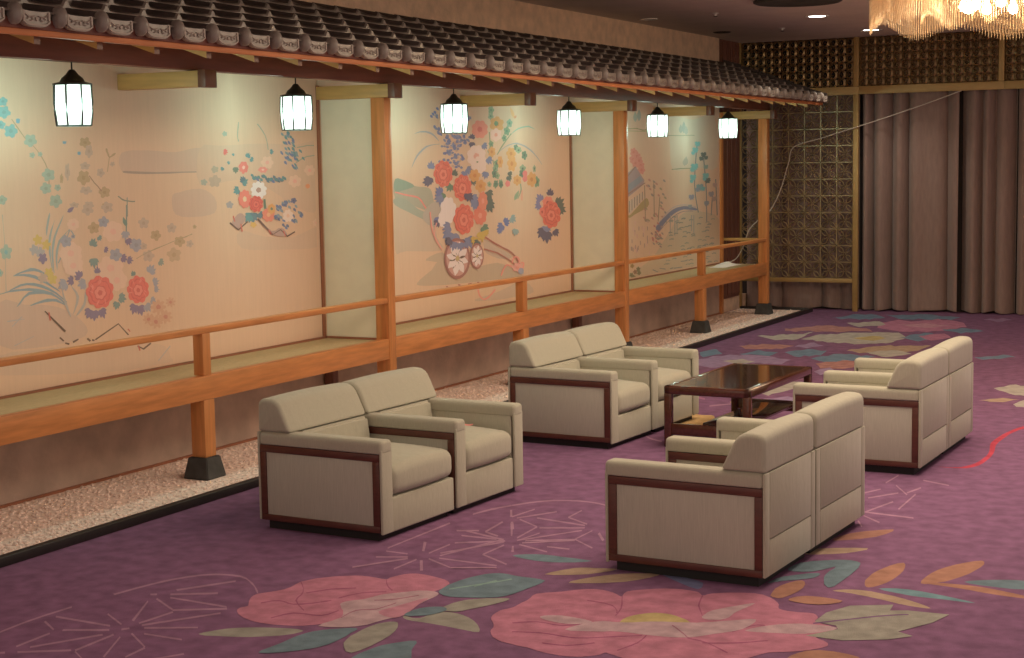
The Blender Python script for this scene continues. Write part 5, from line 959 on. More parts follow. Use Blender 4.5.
2|19|3344,625 0,-1 -1,-2 -2,0 -2,0 -2,0 -1,1 -1,1 0,1 1,1 1,1 2,1 2,-1 2,0 1,-1
2|20|3344,606 -3,-4 -6,-1 -3,3 -6,1 -3,3 4,4 -1,4 4,2 6,-1 6,2 5,-1 0,-5 5,-3 -2,-3
3|19|3341,610 0,-1 -1,-1 -2,0 -1,0 -2,0 -1,1 -1,1 0,1 1,1 1,1 2,0 1,0 2,-1 1,0
2|21|3444,593 0,-5 -6,-2 -6,2 -7,-2 -5,3 2,5 -5,3 3,4 7,1 4,4 7,0 3,-4 7,-2 1,-4
3|19|3437,596 1,-2 -2,-1 -2,0 -2,-1 -2,1 -1,1 -1,1 0,1 2,1 0,1 2,1 2,-1 2,0 2,-1
3|18|3430,573 -1,-5 -7,-2 -6,3 -8,-1 -4,3 2,5 -4,4 4,4 7,0 5,4 8,-1 2,-4 7,-2 1,-5
4|19|3423,577 0,-1 -1,-2 -2,0 -2,0 -2,0 -1,1 -2,1 0,2 2,1 1,1 2,0 2,0 2,0 2,-2
4|18|3414,560 2,-4 -4,-2 -6,0 -4,-2 -6,1 0,4 -5,2 1,4 5,1 2,4 5,1 4,-3 6,0 3,-2
5|19|3408,560 0,-1 -1,-1 -2,0 -1,0 -2,0 -1,1 -1,1 0,1 1,1 1,1 2,0 2,0 1,-1 1,0
2|21|3342,529 2,-4 -4,-3 -6,1 -6,-3 -5,2 -1,4 -4,2 0,4 6,2 2,4 6,1 4,-3 6,0 3,-3
3|19|3335,530 1,-2 -2,0 -1,-1 -2,0 -2,0 -1,1 -1,1 0,1 1,1 2,1 1,0 2,0 1,0 2,-1
3|18|3346,545 1,-4 -4,-2 -5,1 -5,-2 -5,1 0,4 -4,3 0,3 6,1 2,4 6,0 3,-2 6,-1 2,-3
4|19|3340,546 0,-1 -1,-1 -1,0 -2,-1 -2,1 -1,1 0,1 1,1 1,1 1,0 2,0 1,0 1,-1
2|21|3390,505 2,-4 -4,-3 -6,0 -5,-2 -5,1 -2,4 -5,3 1,3 6,2 1,5 6,0 5,-3 6,1 3,-4
3|19|3384,505 0,-1 -2,-1 -1,0 -2,-1 -2,1 -1,1 -1,0 0,2 1,1 1,1 2,0 2,-1 1,0 2,-1
3|21|3367,488 2,-4 -4,-2 -6,0 -5,-2 -6,1 0,5 -6,2 1,4 5,2 2,4 6,0 5,-2 6,0 3,-4
4|19|3360,489 0,-1 0,-1 -2,-1 -2,0 -2,0 -1,2 -1,0 0,2 2,0 0,2 2,0 2,0 2,-1 0,-1
4|20|3373,469 -1,-4 -5,-1 -5,2 -6,0 -3,3 2,3 -3,4 4,3 6,-1 4,3 5,-1 1,-4 6,-1 0,-4
5|19|3368,472 0,-2 -2,0 -2,0 -1,0 -1,1 -1,1 0,1 1,1 1,1 1,0 2,0 2,-1
1|20|3388,452 -2,-4 -5,0 -3,3 -6,1 -2,2 4,3 -2,4 4,2 5,-1 5,2 4,-2 0,-4 4,-2 -1,-4
2|19|3386,456 0,-1 -2,-1 -1,0 -1,0 -2,0 0,1 -2,1 2,1 0,1 2,0 1,0 2,0 1,-1
1|18|3360,446 -2,-3 -5,-1 -3,4 -5,0 -2,3 3,3 0,3 4,2 4,-1 5,2 5,-2 -1,-4 4,-2 -1,-3
2|19|3358,450 0,-1 0,-1 -2,0 -2,0 -1,0 -1,1 0,1 0,1 0,1 1,0 2,1 1,-1 2,0 0,-1
1|20|3331,450 -1,-3 -4,-1 -4,2 -4,0 -3,2 1,2 -2,4 2,2 5,0 3,2 5,-1 1,-3 4,-1 1,-3
2|19|3327,453 0,-1 -1,-1 -1,0 -1,0 -2,0 0,1 -1,0 0,2 1,0 0,1 2,0 1,0 1,-1 1,0
2|19|3474,534 -2,-4 -5,0 -5,2 -6,0 -3,2 3,4 -3,3 3,3 6,0 5,2 5,-1 2,-3 5,-2 0,-4
3|22|3469,538 0,-1 -1,-1 -1,0 -2,-1 -1,1 -2,0 0,1 0,1 1,1 1,1 1,0 2,0 1,0 2,-1
2|19|3519,514 -2,-5 -7,-1 -4,4 -8,0 -3,4 4,4 -3,5 5,4 7,-1 5,3 7,-2 0,-5 6,-3 -1,-5
3|22|3514,520 0,-2 -1,-1 -1,0 -2,-1 -2,1 -1,1 -1,1 0,1 1,2 1,1 2,0 2,0 2,-1 1,-1
2|20|3512,485 0,-5 -6,-2 -7,2 -7,-1 -6,2 2,5 -5,3 2,4 8,1 4,4 7,-1 4,-4 8,-1 2,-4
3|22|3504,488 1,-2 -1,-1 -3,0 -2,-1 -2,1 -1,1 -1,1 0,1 1,1 1,1 3,0 2,0 2,0 1,-1
4|19|3503,470 -3,-4 -6,0 -4,3 -7,0 -3,4 4,4 -2,4 4,3 7,-1 6,2 6,-2 0,-4 6,-3 -1,-4
5|22|3499,476 0,-2 -1,-1 -2,0 -2,-1 -2,1 0,1 -2,1 0,1 2,1 0,1 2,0 2,0 2,0 2,-1
1|23|3589,452 2,-6 -5,-4 -7,2 -7,-4 -6,4 1,6 -6,4 2,6 7,2 3,6 7,0 4,-5 7,-1 3,-5
2|22|3582,454 0,-2 -1,-2 -2,0 -2,0 -2,0 -1,2 -1,1 0,2 1,1 1,2 2,0 2,0 2,-1 1,-1
1|20|3571,485 1,-4 -4,-3 -3,2 -4,-2 -3,2 0,4 -2,4 1,3 4,1 2,4 3,0 2,-4 4,0 2,-4
2|22|3567,487 0,-1 -1,-1 -1,-1 -1,0 -1,0 0,2 -1,0 0,2 1,0 0,2 1,0 2,-1 1,-1
4|20|3486,527 -4,-3 -8,0 -3,3 -7,1 -2,3 5,3 -1,4 6,2 8,-2 6,2 6,-3 -1,-3 5,-3 -2,-3
5|22|3484,532 0,-1 -2,-1 -2,0 -2,-1 -2,1 -1,0 -1,1 0,1 1,1 1,1 2,0 2,0 2,0 2,-1
5|23|3373,498 0,-5 -6,-2 -5,3 -7,-2 -4,4 2,4 -3,3 2,4 7,0 4,3 6,0 2,-4 7,-2 0,-4
6|22|3368,501 0,-1 -2,-2 -1,0 -2,0 -2,0 -1,1 -1,1 0,1 1,1 1,1 2,1 2,-1 2,0 1,-1
6|19|3359,476 1,-6 -4,-2 -6,1 -5,-2 -5,3 1,4 -4,4 1,4 6,2 2,4 6,0 3,-4 6,0 2,-5
7|22|3353,477 1,-1 -2,-1 -1,-1 -2,0 -1,0 -1,2 -1,1 0,1 1,1 1,1 2,1 1,-1 2,0 1,-1
3|19|3362,448 -2,-3 -6,0 -3,4 -5,1 -2,4 4,2 0,4 5,2 5,-2 6,2 4,-2 -1,-4 3,-4 -2,-3
4|22|3361,454 0,-1 -1,-1 -2,0 -1,-1 -2,1 -1,0 0,2 1,1 1,1 1,1 2,-1 1,0 1,-1
3|19|3388,446 -2,-3 -5,-1 -3,4 -5,1 -1,3 3,3 -1,4 4,3 5,-2 5,2 4,-2 -1,-4 4,-3 -1,-4
4|22|3386,452 0,-2 0,-1 -2,0 -1,0 -2,0 -1,1 0,1 0,1 1,1 1,1 1,0 1,0 2,0 0,-2
4|24|3396,591 5,-7 -9,-5 -14,0 -10,-5 -13,0 -6,6 -14,2 -5,6 8,6 -4,6 8,6 14,0 10,5 13,-1 6,-6 15,-1 4,-6
5|25|3377,592 1,-2 -4,-2 -4,0 -4,-2 -5,1 -2,2 -3,2 0,2 3,2 3,2 4,1 4,-1 5,-1 3,-1
5|24|3455,517 -2,-6 -8,-2 -9,3 -8,-2 -8,3 0,6 -7,3 1,6 8,2 2,6 8,3 8,-3 9,2 7,-3 0,-6 8,-3 -1,-6
6|25|3445,524 1,-2 -2,-2 -4,0 -3,-1 -3,1 -1,2 -2,1 0,2 2,1 1,2 4,0 2,0 4,0 2,-2
6|24|3458,491 -2,-7 -8,-3 -9,4 -9,-2 -7,4 1,7 -8,5 2,6 8,4 2,7 8,3 8,-4 10,2 7,-3 -1,-8 8,-5 -2,-7
7|25|3449,500 0,-2 -2,-2 -3,-1 -3,-1 -3,1 -2,2 -2,2 0,2 2,2 2,2 3,1 3,-1 3,-1 2,-2
6|24|3487,459 3,-4 -4,-4 -9,0 -5,-4 -8,0 -4,4 -9,1 -3,4 4,4 -4,5 4,4 9,0 5,4 8,0 4,-5 9,0 4,-4
7|25|3475,460 0,-2 -1,-1 -3,-1 -3,0 -2,0 -2,2 -2,1 0,2 2,1 2,1 2,1 3,-1 3,0 2,-2
3|24|3562,449 -5,-7 -10,0 -7,5 -11,-1 -7,6 4,6 -6,6 4,6 10,2 5,6 9,2 8,-6 11,1 6,-5 -3,-7 6,-6 -4,-7
4|25|3556,460 0,-2 -2,-2 -4,0 -3,-1 -4,1 -1,2 -3,2 0,2 3,2 2,2 3,0 3,-1 4,0 2,-2
4|24|3348,520 -4,-4 -6,-1 -5,4 -8,0 -3,3 2,5 -4,4 3,4 7,1 4,4 7,1 5,-4 7,0 4,-3 -3,-5 4,-4 -3,-4
5|25|3344,528 0,-2 -1,-1 -3,0 -2,-1 -2,1 -1,1 -2,1 0,2 2,1 1,1 2,1 3,-1 2,0 1,-1
7|24|3391,499 -1,-6 -4,-3 -5,3 -5,-3 -5,2 0,6 -5,3 0,5 5,4 0,6 5,2 5,-2 5,3 4,-3 1,-5 5,-3 0,-6
8|25|3385,504 0,-2 -1,-1 -2,-1 -2,0 -2,0 0,2 -2,1 0,2 2,2 1,1 1,1 2,-1 2,0 1,-2
5|26|3386,568 4,-6 -6,-4 -11,-2 -7,-4 -10,0 -7,4 -11,2 -4,4 4,6 -4,5 6,5 10,1 8,4 10,0 7,-4 11,-1 4,-5
6|27|3370,568 0,-2 -2,-2 -4,0 -3,-1 -4,1 -2,1 -2,1 0,2 3,2 2,2 3,0 3,0 4,-1 2,-1
1|28|3459,607 2,9 -4,6 -9,7 -10,5 0,-7 2,-7 6,-7
2|29|3459,607 8,1 3,2 1,2 0,4 -6,-2 -5,-1 -2,-2
6|30|3373,594 1,-2 -3,-2 -5,-1 -4,-1 -4,1 -2,2 -3,2 0,2 3,2 2,2 5,1 4,-1 4,-1 3,-1
1|22|3423,470 3,-2 5,-2 5,1 6,1 -4,2 -4,2 -5,0
2|22|3423,470 1,-3 3,-3 6,-1 7,-1 -1,3 -3,3 -4,2
3|22|3423,470 -3,-4 2,-3 4,-3 6,-4 2,4 0,4 -3,4
4|22|3423,470 -6,-2 -2,-4 2,-3 3,-3 4,3 4,3 0,3
5|22|3423,470 -7,0 -4,-2 -1,-3 1,-3 6,1 4,2 3,2
7|22|3428,480 3,-2 3,-1 5,1 5,0 -3,2 -4,2 -4,0
8|22|3428,480 0,-3 4,-2 4,-1 7,-1 -1,3 -3,2 -4,2
9|22|3428,480 -3,-3 2,-3 4,-3 5,-3 1,4 0,3 -3,3
10|22|3428,480 -6,-2 -1,-3 1,-3 3,-2 4,2 3,2 0,3
11|22|3428,480 -6,0 -4,-2 0,-2 0,-3 5,1 5,2 2,2
5|31|3430,452 0,-3 -3,-2 -5,-1 -6,-1 -5,1 -3,3 -3,3 0,3 4,2 3,3 5,1 5,-2 5,-1 3,-2
5|31|3523,463 1,-3 -4,-3 -6,-1 -5,-1 -5,1 -3,3 -4,3 0,3 4,3 3,2 6,1 5,-1 5,-1 4,-3
6|31|3524,475 0,-3 -4,-3 -5,-1 -5,-1 -6,1 -3,3 -3,3 0,3 4,3 2,2 6,1 6,-1 5,-1 3,-3
7|32|3472,415 6,5 8,8 6,7 0,7 -2,6 -2,4 -6,-1 2,-4 2,-5 0,-6 -5,-7 -7,-7 -6,-6
8|20|3452,412 14,4 7,6 3,6 1,8 -11,-5 -10,-5 -5,-6
8|33|3491,435 -1,-24 5,0 1,24
1|34|3242,550 1,-4 4,-2 6,0 6,0 -2,3 -3,2 -4,1
2|34|3242,550 -2,-4 2,-4 6,-2 6,-2 1,4 -1,3 -4,3
3|34|3242,550 -5,-4 -1,-4 3,-4 4,-4 4,4 2,4 -1,4
4|34|3242,550 -8,-3 -3,-3 0,-3 1,-4 6,3 5,2 2,4
5|34|3242,550 -8,0 -4,-2 -3,-2 -1,-4 6,1 6,1 4,2
2|34|3242,558 1,3 -3,1 -4,2 -6,0 0,-2 2,-3 4,-1
3|34|3242,558 4,3 -1,3 -4,2 -5,3 -2,-3 0,-4 2,-2
4|34|3242,558 6,3 2,3 -1,4 -2,3 -5,-3 -3,-3 -1,-4
5|34|3242,558 8,1 4,2 1,3 1,3 -6,-1 -6,-2 -2,-3
6|34|3242,558 7,-2 4,1 3,2 2,3 -5,0 -5,0 -4,-2
1|15|3297,546 7,-2 5,0 4,2 5,2 -6,1 -6,1 -5,-1
2|15|3297,546 4,-4 5,-1 7,0 7,1 -4,2 -5,2 -6,1
3|15|3297,546 1,-5 4,-3 6,-2 8,-2 -1,4 -3,4 -5,2
4|15|3297,546 -4,-4 1,-4 4,-3 5,-3 3,4 1,4 -3,3
5|15|3297,546 -7,-3 -2,-3 2,-2 2,-4 6,3 3,3 1,2
5|15|3318,514 6,-3 6,0 6,1 5,3 -7,1 -6,2 -5,-1
6|15|3318,514 3,-5 6,-2 7,0 9,0 -4,4 -5,3 -7,1
7|15|3318,514 -1,-6 4,-3 7,-3 9,-3 -1,5 -2,4 -6,3
8|15|3318,514 -6,-5 0,-4 4,-3 6,-4 3,4 2,4 -2,4
9|15|3318,514 -8,-3 -3,-3 1,-3 2,-4 6,3 5,2 1,4
1|15|3308,482 -2,-5 4,-2 6,-2 8,-1 -1,4 -1,3 -5,2
2|15|3308,482 -5,-5 1,-4 4,-3 6,-4 3,4 1,4 -2,4
3|15|3308,482 -8,-4 -3,-4 1,-5 2,-5 6,4 5,4 1,4
4|15|3308,482 -10,-2 -5,-2 -3,-4 -1,-4 9,2 6,2 4,3
5|15|3308,482 -8,1 -6,-1 -4,-2 -4,-3 7,-1 7,0 5,2
2|15|3051,492 0,4 -4,2 -6,2 -7,0 2,-3 2,-3 4,-2
3|15|3051,492 3,5 -2,3 -4,3 -7,3 -1,-4 0,-4 3,-3
4|15|3051,492 7,4 1,5 -2,4 -3,5 -5,-4 -3,-5 0,-4
5|15|3051,492 9,2 4,3 1,4 0,4 -7,-2 -6,-3 -3,-3
6|15|3051,492 8,-1 5,1 3,3 3,3 -7,0 -7,0 -4,-2
3|34|3046,473 -2,-4 3,-3 6,-3 8,-2 0,5 -1,3 -4,3
4|34|3046,473 -6,-5 0,-4 4,-4 6,-4 4,4 2,5 -2,4
5|34|3046,473 -9,-3 -4,-5 0,-5 1,-6 8,4 6,4 2,6
6|34|3046,473 -10,0 -6,-3 -4,-4 -2,-4 10,1 7,2 5,3
7|34|3046,473 -8,3 -6,0 -5,-3 -5,-3 8,-1 6,-1 6,1
7|34|3042,466 -8,-2 -3,-4 1,-4 2,-4 6,3 5,3 1,4
8|34|3042,466 -10,-1 -6,-2 -3,-4 -2,-4 9,1 7,2 5,3
9|34|3042,466 -10,2 -8,-1 -6,-2 -7,-3 9,-2 8,0 8,2
10|34|3042,466 -4,4 -7,2 -7,0 -8,-1 5,-4 5,-2 7,-1
11|34|3042,466 1,4 -3,3 -7,2 -7,1 0,-4 2,-3 5,-3
1|15|3214,490 9,-1 5,1 5,2 3,4 -8,0 -6,0 -5,-2
2|15|3214,490 6,-3 7,-1 7,1 8,1 -6,3 -7,2 -7,0
3|15|3214,490 3,-4 5,-4 9,-1 9,-1 -3,4 -5,4 -7,2
4|15|3214,490 -2,-4 2,-4 5,-3 7,-3 2,4 -1,4 -3,4
5|15|3214,490 -6,-3 -2,-3 3,-4 4,-3 5,3 3,4 0,3
6|15|3206,483 -3,-4 2,-3 5,-2 7,-2 1,4 -1,3 -3,2
7|15|3206,483 -6,-4 0,-3 3,-4 4,-4 4,4 2,4 -1,3
8|15|3206,483 -8,-3 -4,-4 -1,-4 1,-4 6,3 6,3 2,4
9|15|3206,483 -9,0 -5,-2 -4,-3 -2,-4 8,1 6,1 5,2
10|15|3206,483 -6,2 -5,0 -5,-1 -4,-3 5,-1 6,-1 5,1
1|22|3243,466 7,-2 6,0 5,2 5,3 -7,1 -6,1 -6,-1
2|22|3243,466 4,-4 6,-2 8,0 8,1 -5,3 -5,3 -7,1
3|22|3243,466 0,-5 5,-3 8,-3 9,-3 -2,5 -3,5 -6,3
4|22|3243,466 -5,-4 1,-4 5,-4 6,-4 2,5 2,4 -3,4
5|22|3243,466 -8,-2 -2,-4 1,-3 3,-4 6,3 4,3 1,3
1|22|3156,476 1,3 -3,2 -5,2 -6,1 0,-4 2,-2 4,-2
2|22|3156,476 4,4 -1,3 -4,3 -5,2 -2,-3 -1,-4 3,-3
3|22|3156,476 7,3 2,4 -1,4 -2,4 -6,-3 -3,-4 -1,-4
4|22|3156,476 8,1 5,2 1,3 1,4 -7,-2 -5,-2 -3,-2
5|22|3156,476 7,-2 5,1 4,2 2,3 -6,0 -6,0 -4,-1
1|19|3140,456 -5,-4 1,-4 5,-2 7,-4 2,5 1,3 -3,4
2|19|3140,456 -8,-3 -2,-5 2,-4 3,-5 6,4 4,4 0,5
3|19|3140,456 -12,-2 -5,-4 -3,-4 -1,-6 9,3 8,3 4,5
4|19|3140,456 -10,2 -8,-2 -4,-3 -5,-3 9,-1 8,1 6,2
5|19|3140,456 -6,4 -6,1 -6,-1 -7,-2 6,-3 6,-1 6,0
6|19|3103,438 -5,-5 1,-4 6,-3 7,-4 3,5 1,4 -3,4
7|19|3103,438 -9,-4 -2,-5 2,-5 4,-6 6,5 5,5 0,4
8|19|3103,438 -12,-2 -7,-4 -3,-6 -1,-6 10,3 9,4 5,5
9|19|3103,438 -11,2 -8,-2 -6,-4 -4,-4 10,0 8,0 7,3
10|19|3103,438 -6,4 -7,1 -7,-1 -7,-2 6,-4 6,-2 8,1
10|15|3091,430 -8,-2 -3,-4 2,-3 3,-5 6,4 4,3 1,3
11|15|3091,430 -11,0 -5,-3 -3,-4 0,-5 8,2 7,2 5,4
12|15|3091,430 -11,2 -8,-1 -6,-3 -6,-3 9,-1 9,0 8,2
13|15|3091,430 -6,5 -7,1 -7,0 -8,-2 6,-3 6,-2 7,-1
14|15|3091,430 0,5 -4,3 -7,1 -8,1 2,-4 2,-3 6,-2
1|22|3315,437 7,-4 6,-1 8,2 7,2 -7,3 -7,2 -7,-1
2|22|3315,437 3,-5 6,-3 9,-1 11,-1 -4,5 -6,3 -8,3
3|22|3315,437 -2,-6 4,-5 8,-4 10,-4 0,6 -2,5 -6,5
4|22|3315,437 -8,-5 0,-4 3,-5 6,-5 6,5 2,5 -1,4
5|22|3315,437 -11,-2 -4,-3 0,-5 3,-4 8,2 6,3 2,4
1|22|3322,412 3,-4 5,-2 7,0 8,0 -3,4 -4,2 -6,2
2|22|3322,412 -1,-4 4,-4 7,-3 8,-2 0,4 -2,5 -5,2
3|22|3322,412 -5,-4 1,-5 4,-5 6,-5 3,5 2,5 -2,5
4|22|3322,412 -8,-2 -4,-4 0,-4 3,-5 7,3 5,4 2,4
5|22|3322,412 -9,0 -5,-2 -2,-3 -2,-3 8,0 7,2 4,2
7|35|3317,580 4,-6 -4,-5 -11,-3 -5,-5 -11,-2 -10,2 -11,-2 -9,2 -4,5 -11,3 -3,5 4,6 -4,5 5,5 11,2 4,6 10,2 11,-2 11,2 10,-2 4,-5 10,-3 4,-5
8|36|3292,580 1,-3 -3,-2 -6,-1 -4,-1 -5,1 -3,2 -3,2 1,3 3,2 3,2 4,1 5,-1 5,-1 3,-2
10|37|3292,502 -6,-7 -11,-3 -13,3 -12,-3 -11,2 -5,7 -12,3 -6,6 6,7 -6,7 5,6 12,4 5,6 11,3 12,-2 13,3 11,-2 5,-7 13,-3 5,-6 -5,-8 6,-6 -5,-7
11|38|3274,518 1,-4 -4,-2 -5,-1 -6,-1 -6,1 -2,3 -4,2 0,4 4,2 3,3 6,1 5,-2 6,0 3,-3
12|37|3293,484 -6,-5 -9,-1 -10,3 -10,-1 -8,2 -3,6 -9,3 -2,5 6,5 -3,5 5,4 11,2 6,5 9,1 10,-3 10,1 8,-2 3,-6 9,-3 2,-5 -6,-5 3,-5 -5,-5
13|37|3284,498 0,-3 -2,-2 -5,0 -5,-1 -4,1 -2,2 -4,2 1,2 3,2 2,2 5,1 4,-1 5,-1 2,-2
14|39|3271,505 -1,-1 -2,-1 -2,0 -3,0 -2,1 0,1 0,1 2,1 3,0 2,0 3,-1
6|24|3302,448 4,-6 -7,-4 -11,0 -8,-4 -9,1 -5,6 -10,1 -3,6 6,4 -3,6 6,4 11,-1 8,4 9,-1 5,-5 11,-2 3,-5
7|40|3288,450 0,-2 -2,-2 -3,0 -3,-1 -4,1 -2,2 -2,1 0,2 2,1 2,2 4,0 3,0 3,-1 2,-1
13|24|3272,470 0,-6 -8,-4 -10,2 -9,-3 -9,3 -2,5 -9,3 -1,5 8,4 -1,6 8,3 10,-2 9,3 9,-2 2,-6 10,-2 1,-6
14|40|3259,474 1,-2 -3,-1 -3,-1 -4,0 -3,0 -1,2 -3,1 0,2 3,2 2,1 3,1 3,-1 4,0 2,-2
7|41|3144,480 4,-8 -4,-6 -10,-3 -4,-7 -9,-4 -11,2 -9,-4 -10,2 -7,6 -10,1 -6,5 0,8 -7,5 1,7 7,6 0,7 7,5 10,1 7,6 11,1 8,-4 12,2 8,-4 4,-7 9,-4 3,-7
8|42|3134,474 0,-7 -6,-5 -10,-1 -6,-4 -10,0 -7,3 -9,0 -7,4 -2,7 -6,5 -1,6 6,5 0,6 6,5 9,1 7,4 9,1 8,-4 9,0 7,-4 2,-6 6,-5 1,-6
9|41|3132,474 0,-6 -6,-4 -8,-1 -6,-4 -8,0 -7,3 -9,0 -6,4 -1,6 -5,4 -1,5 5,5 0,6 5,4 9,1 6,4 8,0 7,-3 8,0 6,-4 2,-5 5,-5 1,-5
10|42|3118,470 -3,-4 -7,-2 -7,2 -7,0 -6,4 -1,4 -3,5 1,5 6,3 4,4 7,2 6,-2 8,0 6,-3 0,-5 4,-5 -2,-5
11|43|3116,472 -3,-4 -6,-1 -5,1 -6,0 -5,3 -1,4 -3,4 1,4 5,3 3,3 6,1 6,-1 6,0 5,-3 0,-4 3,-4 -1,-4
12|43|3120,490 5,0 5,1 5,1 5,2 -6,0 -6,-1 -4,-1
12|43|3114,468 -3,-4 0,-3 1,-4 1,-3 1,3 2,4 0,3
11|43|3085,484 -2,2 -3,3 -5,2 -5,2 3,-3 3,-2 4,-3
10|43|3098,493 3,3 1,4 0,3 -1,4 -2,-4 -2,-3 -1,-3
11|43|3102,466 -4,-2 -4,-3 -2,-3 -1,-3 4,2 4,3 3,3
13|43|3110,467 -3,-3 -1,-4 0,-3 0,-4 2,3 2,4 1,3
11|43|3093,492 2,3 0,3 -2,4 -2,3 -1,-3 0,-4 1,-3
12|42|3111,478 1,-2 -2,-1 -4,-1 -2,0 -3,0 -2,2 -2,2 0,2 3,1 1,2 3,1 3,-1 3,-1 2,-2
14|41|3231,447 5,-7 -4,-7 -10,-3 -4,-8 -10,-3 -10,2 -10,-4 -10,1 -6,7 -11,1 -7,6 2,7 -8,6 0,7 8,6 0,7 7,5 11,1 6,6 11,1 9,-4 11,2 9,-4 3,-8 10,-3 3,-7
15|42|3222,440 -1,-6 -6,-5 -9,-1 -7,-4 -9,0 -8,3 -9,1 -7,4 -2,6 -6,5 0,6 5,5 1,7 5,5 9,1 7,4 9,1 8,-4 10,0 6,-4 2,-7 6,-5 1,-6
16|41|3220,441 -1,-5 -5,-5 -9,-1 -6,-4 -8,0 -7,3 -8,1 -6,4 -2,5 -6,5 0,5 5,5 0,6 5,4 9,1 6,4 8,0 7,-3 8,0 6,-4 2,-6 6,-4 0,-6
17|42|3206,438 -4,-5 -7,-1 -7,2 -7,0 -6,3 -1,5 -3,4 1,6 6,2 4,5 7,2 7,-2 7,0 6,-4 1,-5 4,-4 -2,-6
18|43|3204,439 -4,-4 -6,-1 -5,2 -6,0 -5,2 0,5 -4,3 2,4 4,3 4,4 6,1 5,-2 6,0 5,-2 1,-4 3,-4 -2,-4
18|43|3172,452 -1,3 -4,2 -4,3 -5,2 2,-3 3,-3 4,-2
18|43|3182,460 2,3 0,4 -2,3 -1,4 -1,-4 -1,-3 0,-4
19|43|3178,438 -6,0 -5,-1 -5,-1 -4,-2 6,0 5,1 5,1
17|43|3194,462 5,2 3,3 2,3 2,4 -4,-3 -4,-3 -3,-3
18|43|3189,462 4,3 3,3 0,4 1,3 -4,-3 -3,-3 -1,-4
19|43|3172,447 -4,3 -4,1 -5,1 -5,2 3,-3 4,-2 5,-1
18|43|3200,461 5,1 5,3 3,2 3,3 -6,-2 -4,-2 -4,-2
19|42|3198,446 1,-2 -2,-2 -3,0 -3,-1 -3,1 -2,2 -2,1 1,2 2,2 1,2 4,0 2,-1 3,0 2,-2
12|15|3100,429 -8,-4 -1,-4 3,-4 4,-4 6,3 4,4 -1,4
14|15|3100,429 -11,-3 -5,-3 -1,-5 0,-5 9,3 7,3 3,4
15|15|3100,429 -12,0 -9,-2 -6,-4 -5,-5 11,1 10,1 7,3
16|15|3100,429 -8,3 -8,1 -8,-2 -8,-2 8,-3 8,-1 8,0
17|15|3100,429 -2,5 -5,2 -8,0 -9,0 4,-4 4,-3 6,-1
13|15|3108,420 -3,-4 3,-4 7,-2 9,-3 0,5 -1,4 -5,3
15|15|3108,420 -7,-4 1,-5 4,-5 6,-4 4,4 2,5 -2,5
16|15|3108,420 -11,-4 -4,-4 0,-6 2,-6 8,4 7,5 2,5
17|15|3108,420 -12,0 -6,-3 -4,-4 -2,-5 10,2 8,2 5,3
18|15|3108,420 -9,3 -7,0 -5,-2 -5,-3 8,-2 7,-1 6,1
18|13|3092,437 -8,2 -6,0 -5,-2 -4,-3 7,-2 6,0 6,1
19|13|3092,437 -5,4 -7,2 -7,0 -8,-1 5,-4 6,-2 7,-1
20|13|3092,437 -1,5 -5,4 -8,3 -10,2 3,-5 3,-4 7,-4
21|13|3092,437 4,5 -1,4 -5,4 -6,4 -3,-5 -1,-5 3,-4
22|13|3092,437 8,3 2,4 -2,3 -4,4 -5,-3 -4,-3 -1,-4
6|13|3078,386 0,-5 4,-3 7,-1 8,0 -2,3 -3,4 -5,2
7|13|3078,386 -4,-6 3,-4 6,-3 7,-3 2,4 -1,5 -4,3
8|13|3078,386 -8,-5 0,-5 2,-6 4,-4 6,4 2,5 0,5
9|13|3078,386 -10,-3 -4,-3 -2,-4 1,-5 8,2 6,3 3,4
10|13|3078,386 -10,0 -5,-1 -3,-3 -3,-4 8,0 7,1 4,2
10|34|3077,378 -3,-4 2,-4 6,-2 6,-2 1,4 0,3 -4,3
11|34|3077,378 -6,-4 0,-4 3,-4 4,-4 4,4 2,4 0,4
12|34|3077,378 -9,-3 -4,-4 0,-5 0,-4 7,3 6,3 3,4
13|34|3077,378 -9,0 -6,-2 -3,-3 -3,-4 8,1 7,0 5,3
14|34|3077,378 -6,2 -5,0 -6,-1 -4,-3 6,-2 6,0 5,0
1|15|3253,416 4,-5 7,-2 10,0 10,1 -5,4 -7,4 -8,1
2|15|3253,416 -1,-6 6,-5 10,-3 12,-3 -2,6 -4,6 -7,3
3|15|3253,416 -6,-7 1,-6 7,-6 9,-6 4,7 1,6 -4,7
4|15|3253,416 -11,-4 -4,-5 2,-6 4,-6 8,4 6,5 2,6
5|15|3253,416 -13,0 -6,-3 -2,-5 -1,-5 11,1 8,2 5,4
15|15|3236,425 10,-2 7,1 5,3 4,4 -9,1 -8,0 -6,-2
16|15|3236,425 7,-4 8,-1 9,0 10,2 -8,4 -8,2 -9,0
17|15|3236,425 2,-6 8,-4 10,-2 12,-2 -5,6 -5,4 -9,3
18|15|3236,425 -4,-5 2,-5 8,-4 8,-4 2,5 0,6 -5,4
19|15|3236,425 -8,-4 -2,-4 3,-4 5,-5 6,4 4,4 -1,5
6|22|3312,423 2,-6 6,-3 10,-1 11,0 -3,5 -6,4 -8,2
7|22|3312,423 -4,-7 5,-5 9,-4 11,-4 1,7 -2,5 -6,5
8|22|3312,423 -9,-7 -1,-6 5,-7 7,-6 6,6 4,7 -2,6
9|22|3312,423 -13,-3 -5,-5 -1,-6 2,-6 10,4 8,4 3,5
10|22|3312,423 -13,1 -8,-2 -4,-4 -2,-6 11,1 10,1 5,3
10|22|3316,410 7,-5 8,-1 9,1 10,3 -8,3 -8,3 -8,0
11|22|3316,410 2,-6 7,-4 11,-2 12,-2 -3,6 -6,5 -9,3
12|22|3316,410 -4,-7 4,-6 9,-6 11,-5 1,7 -1,7 -6,6
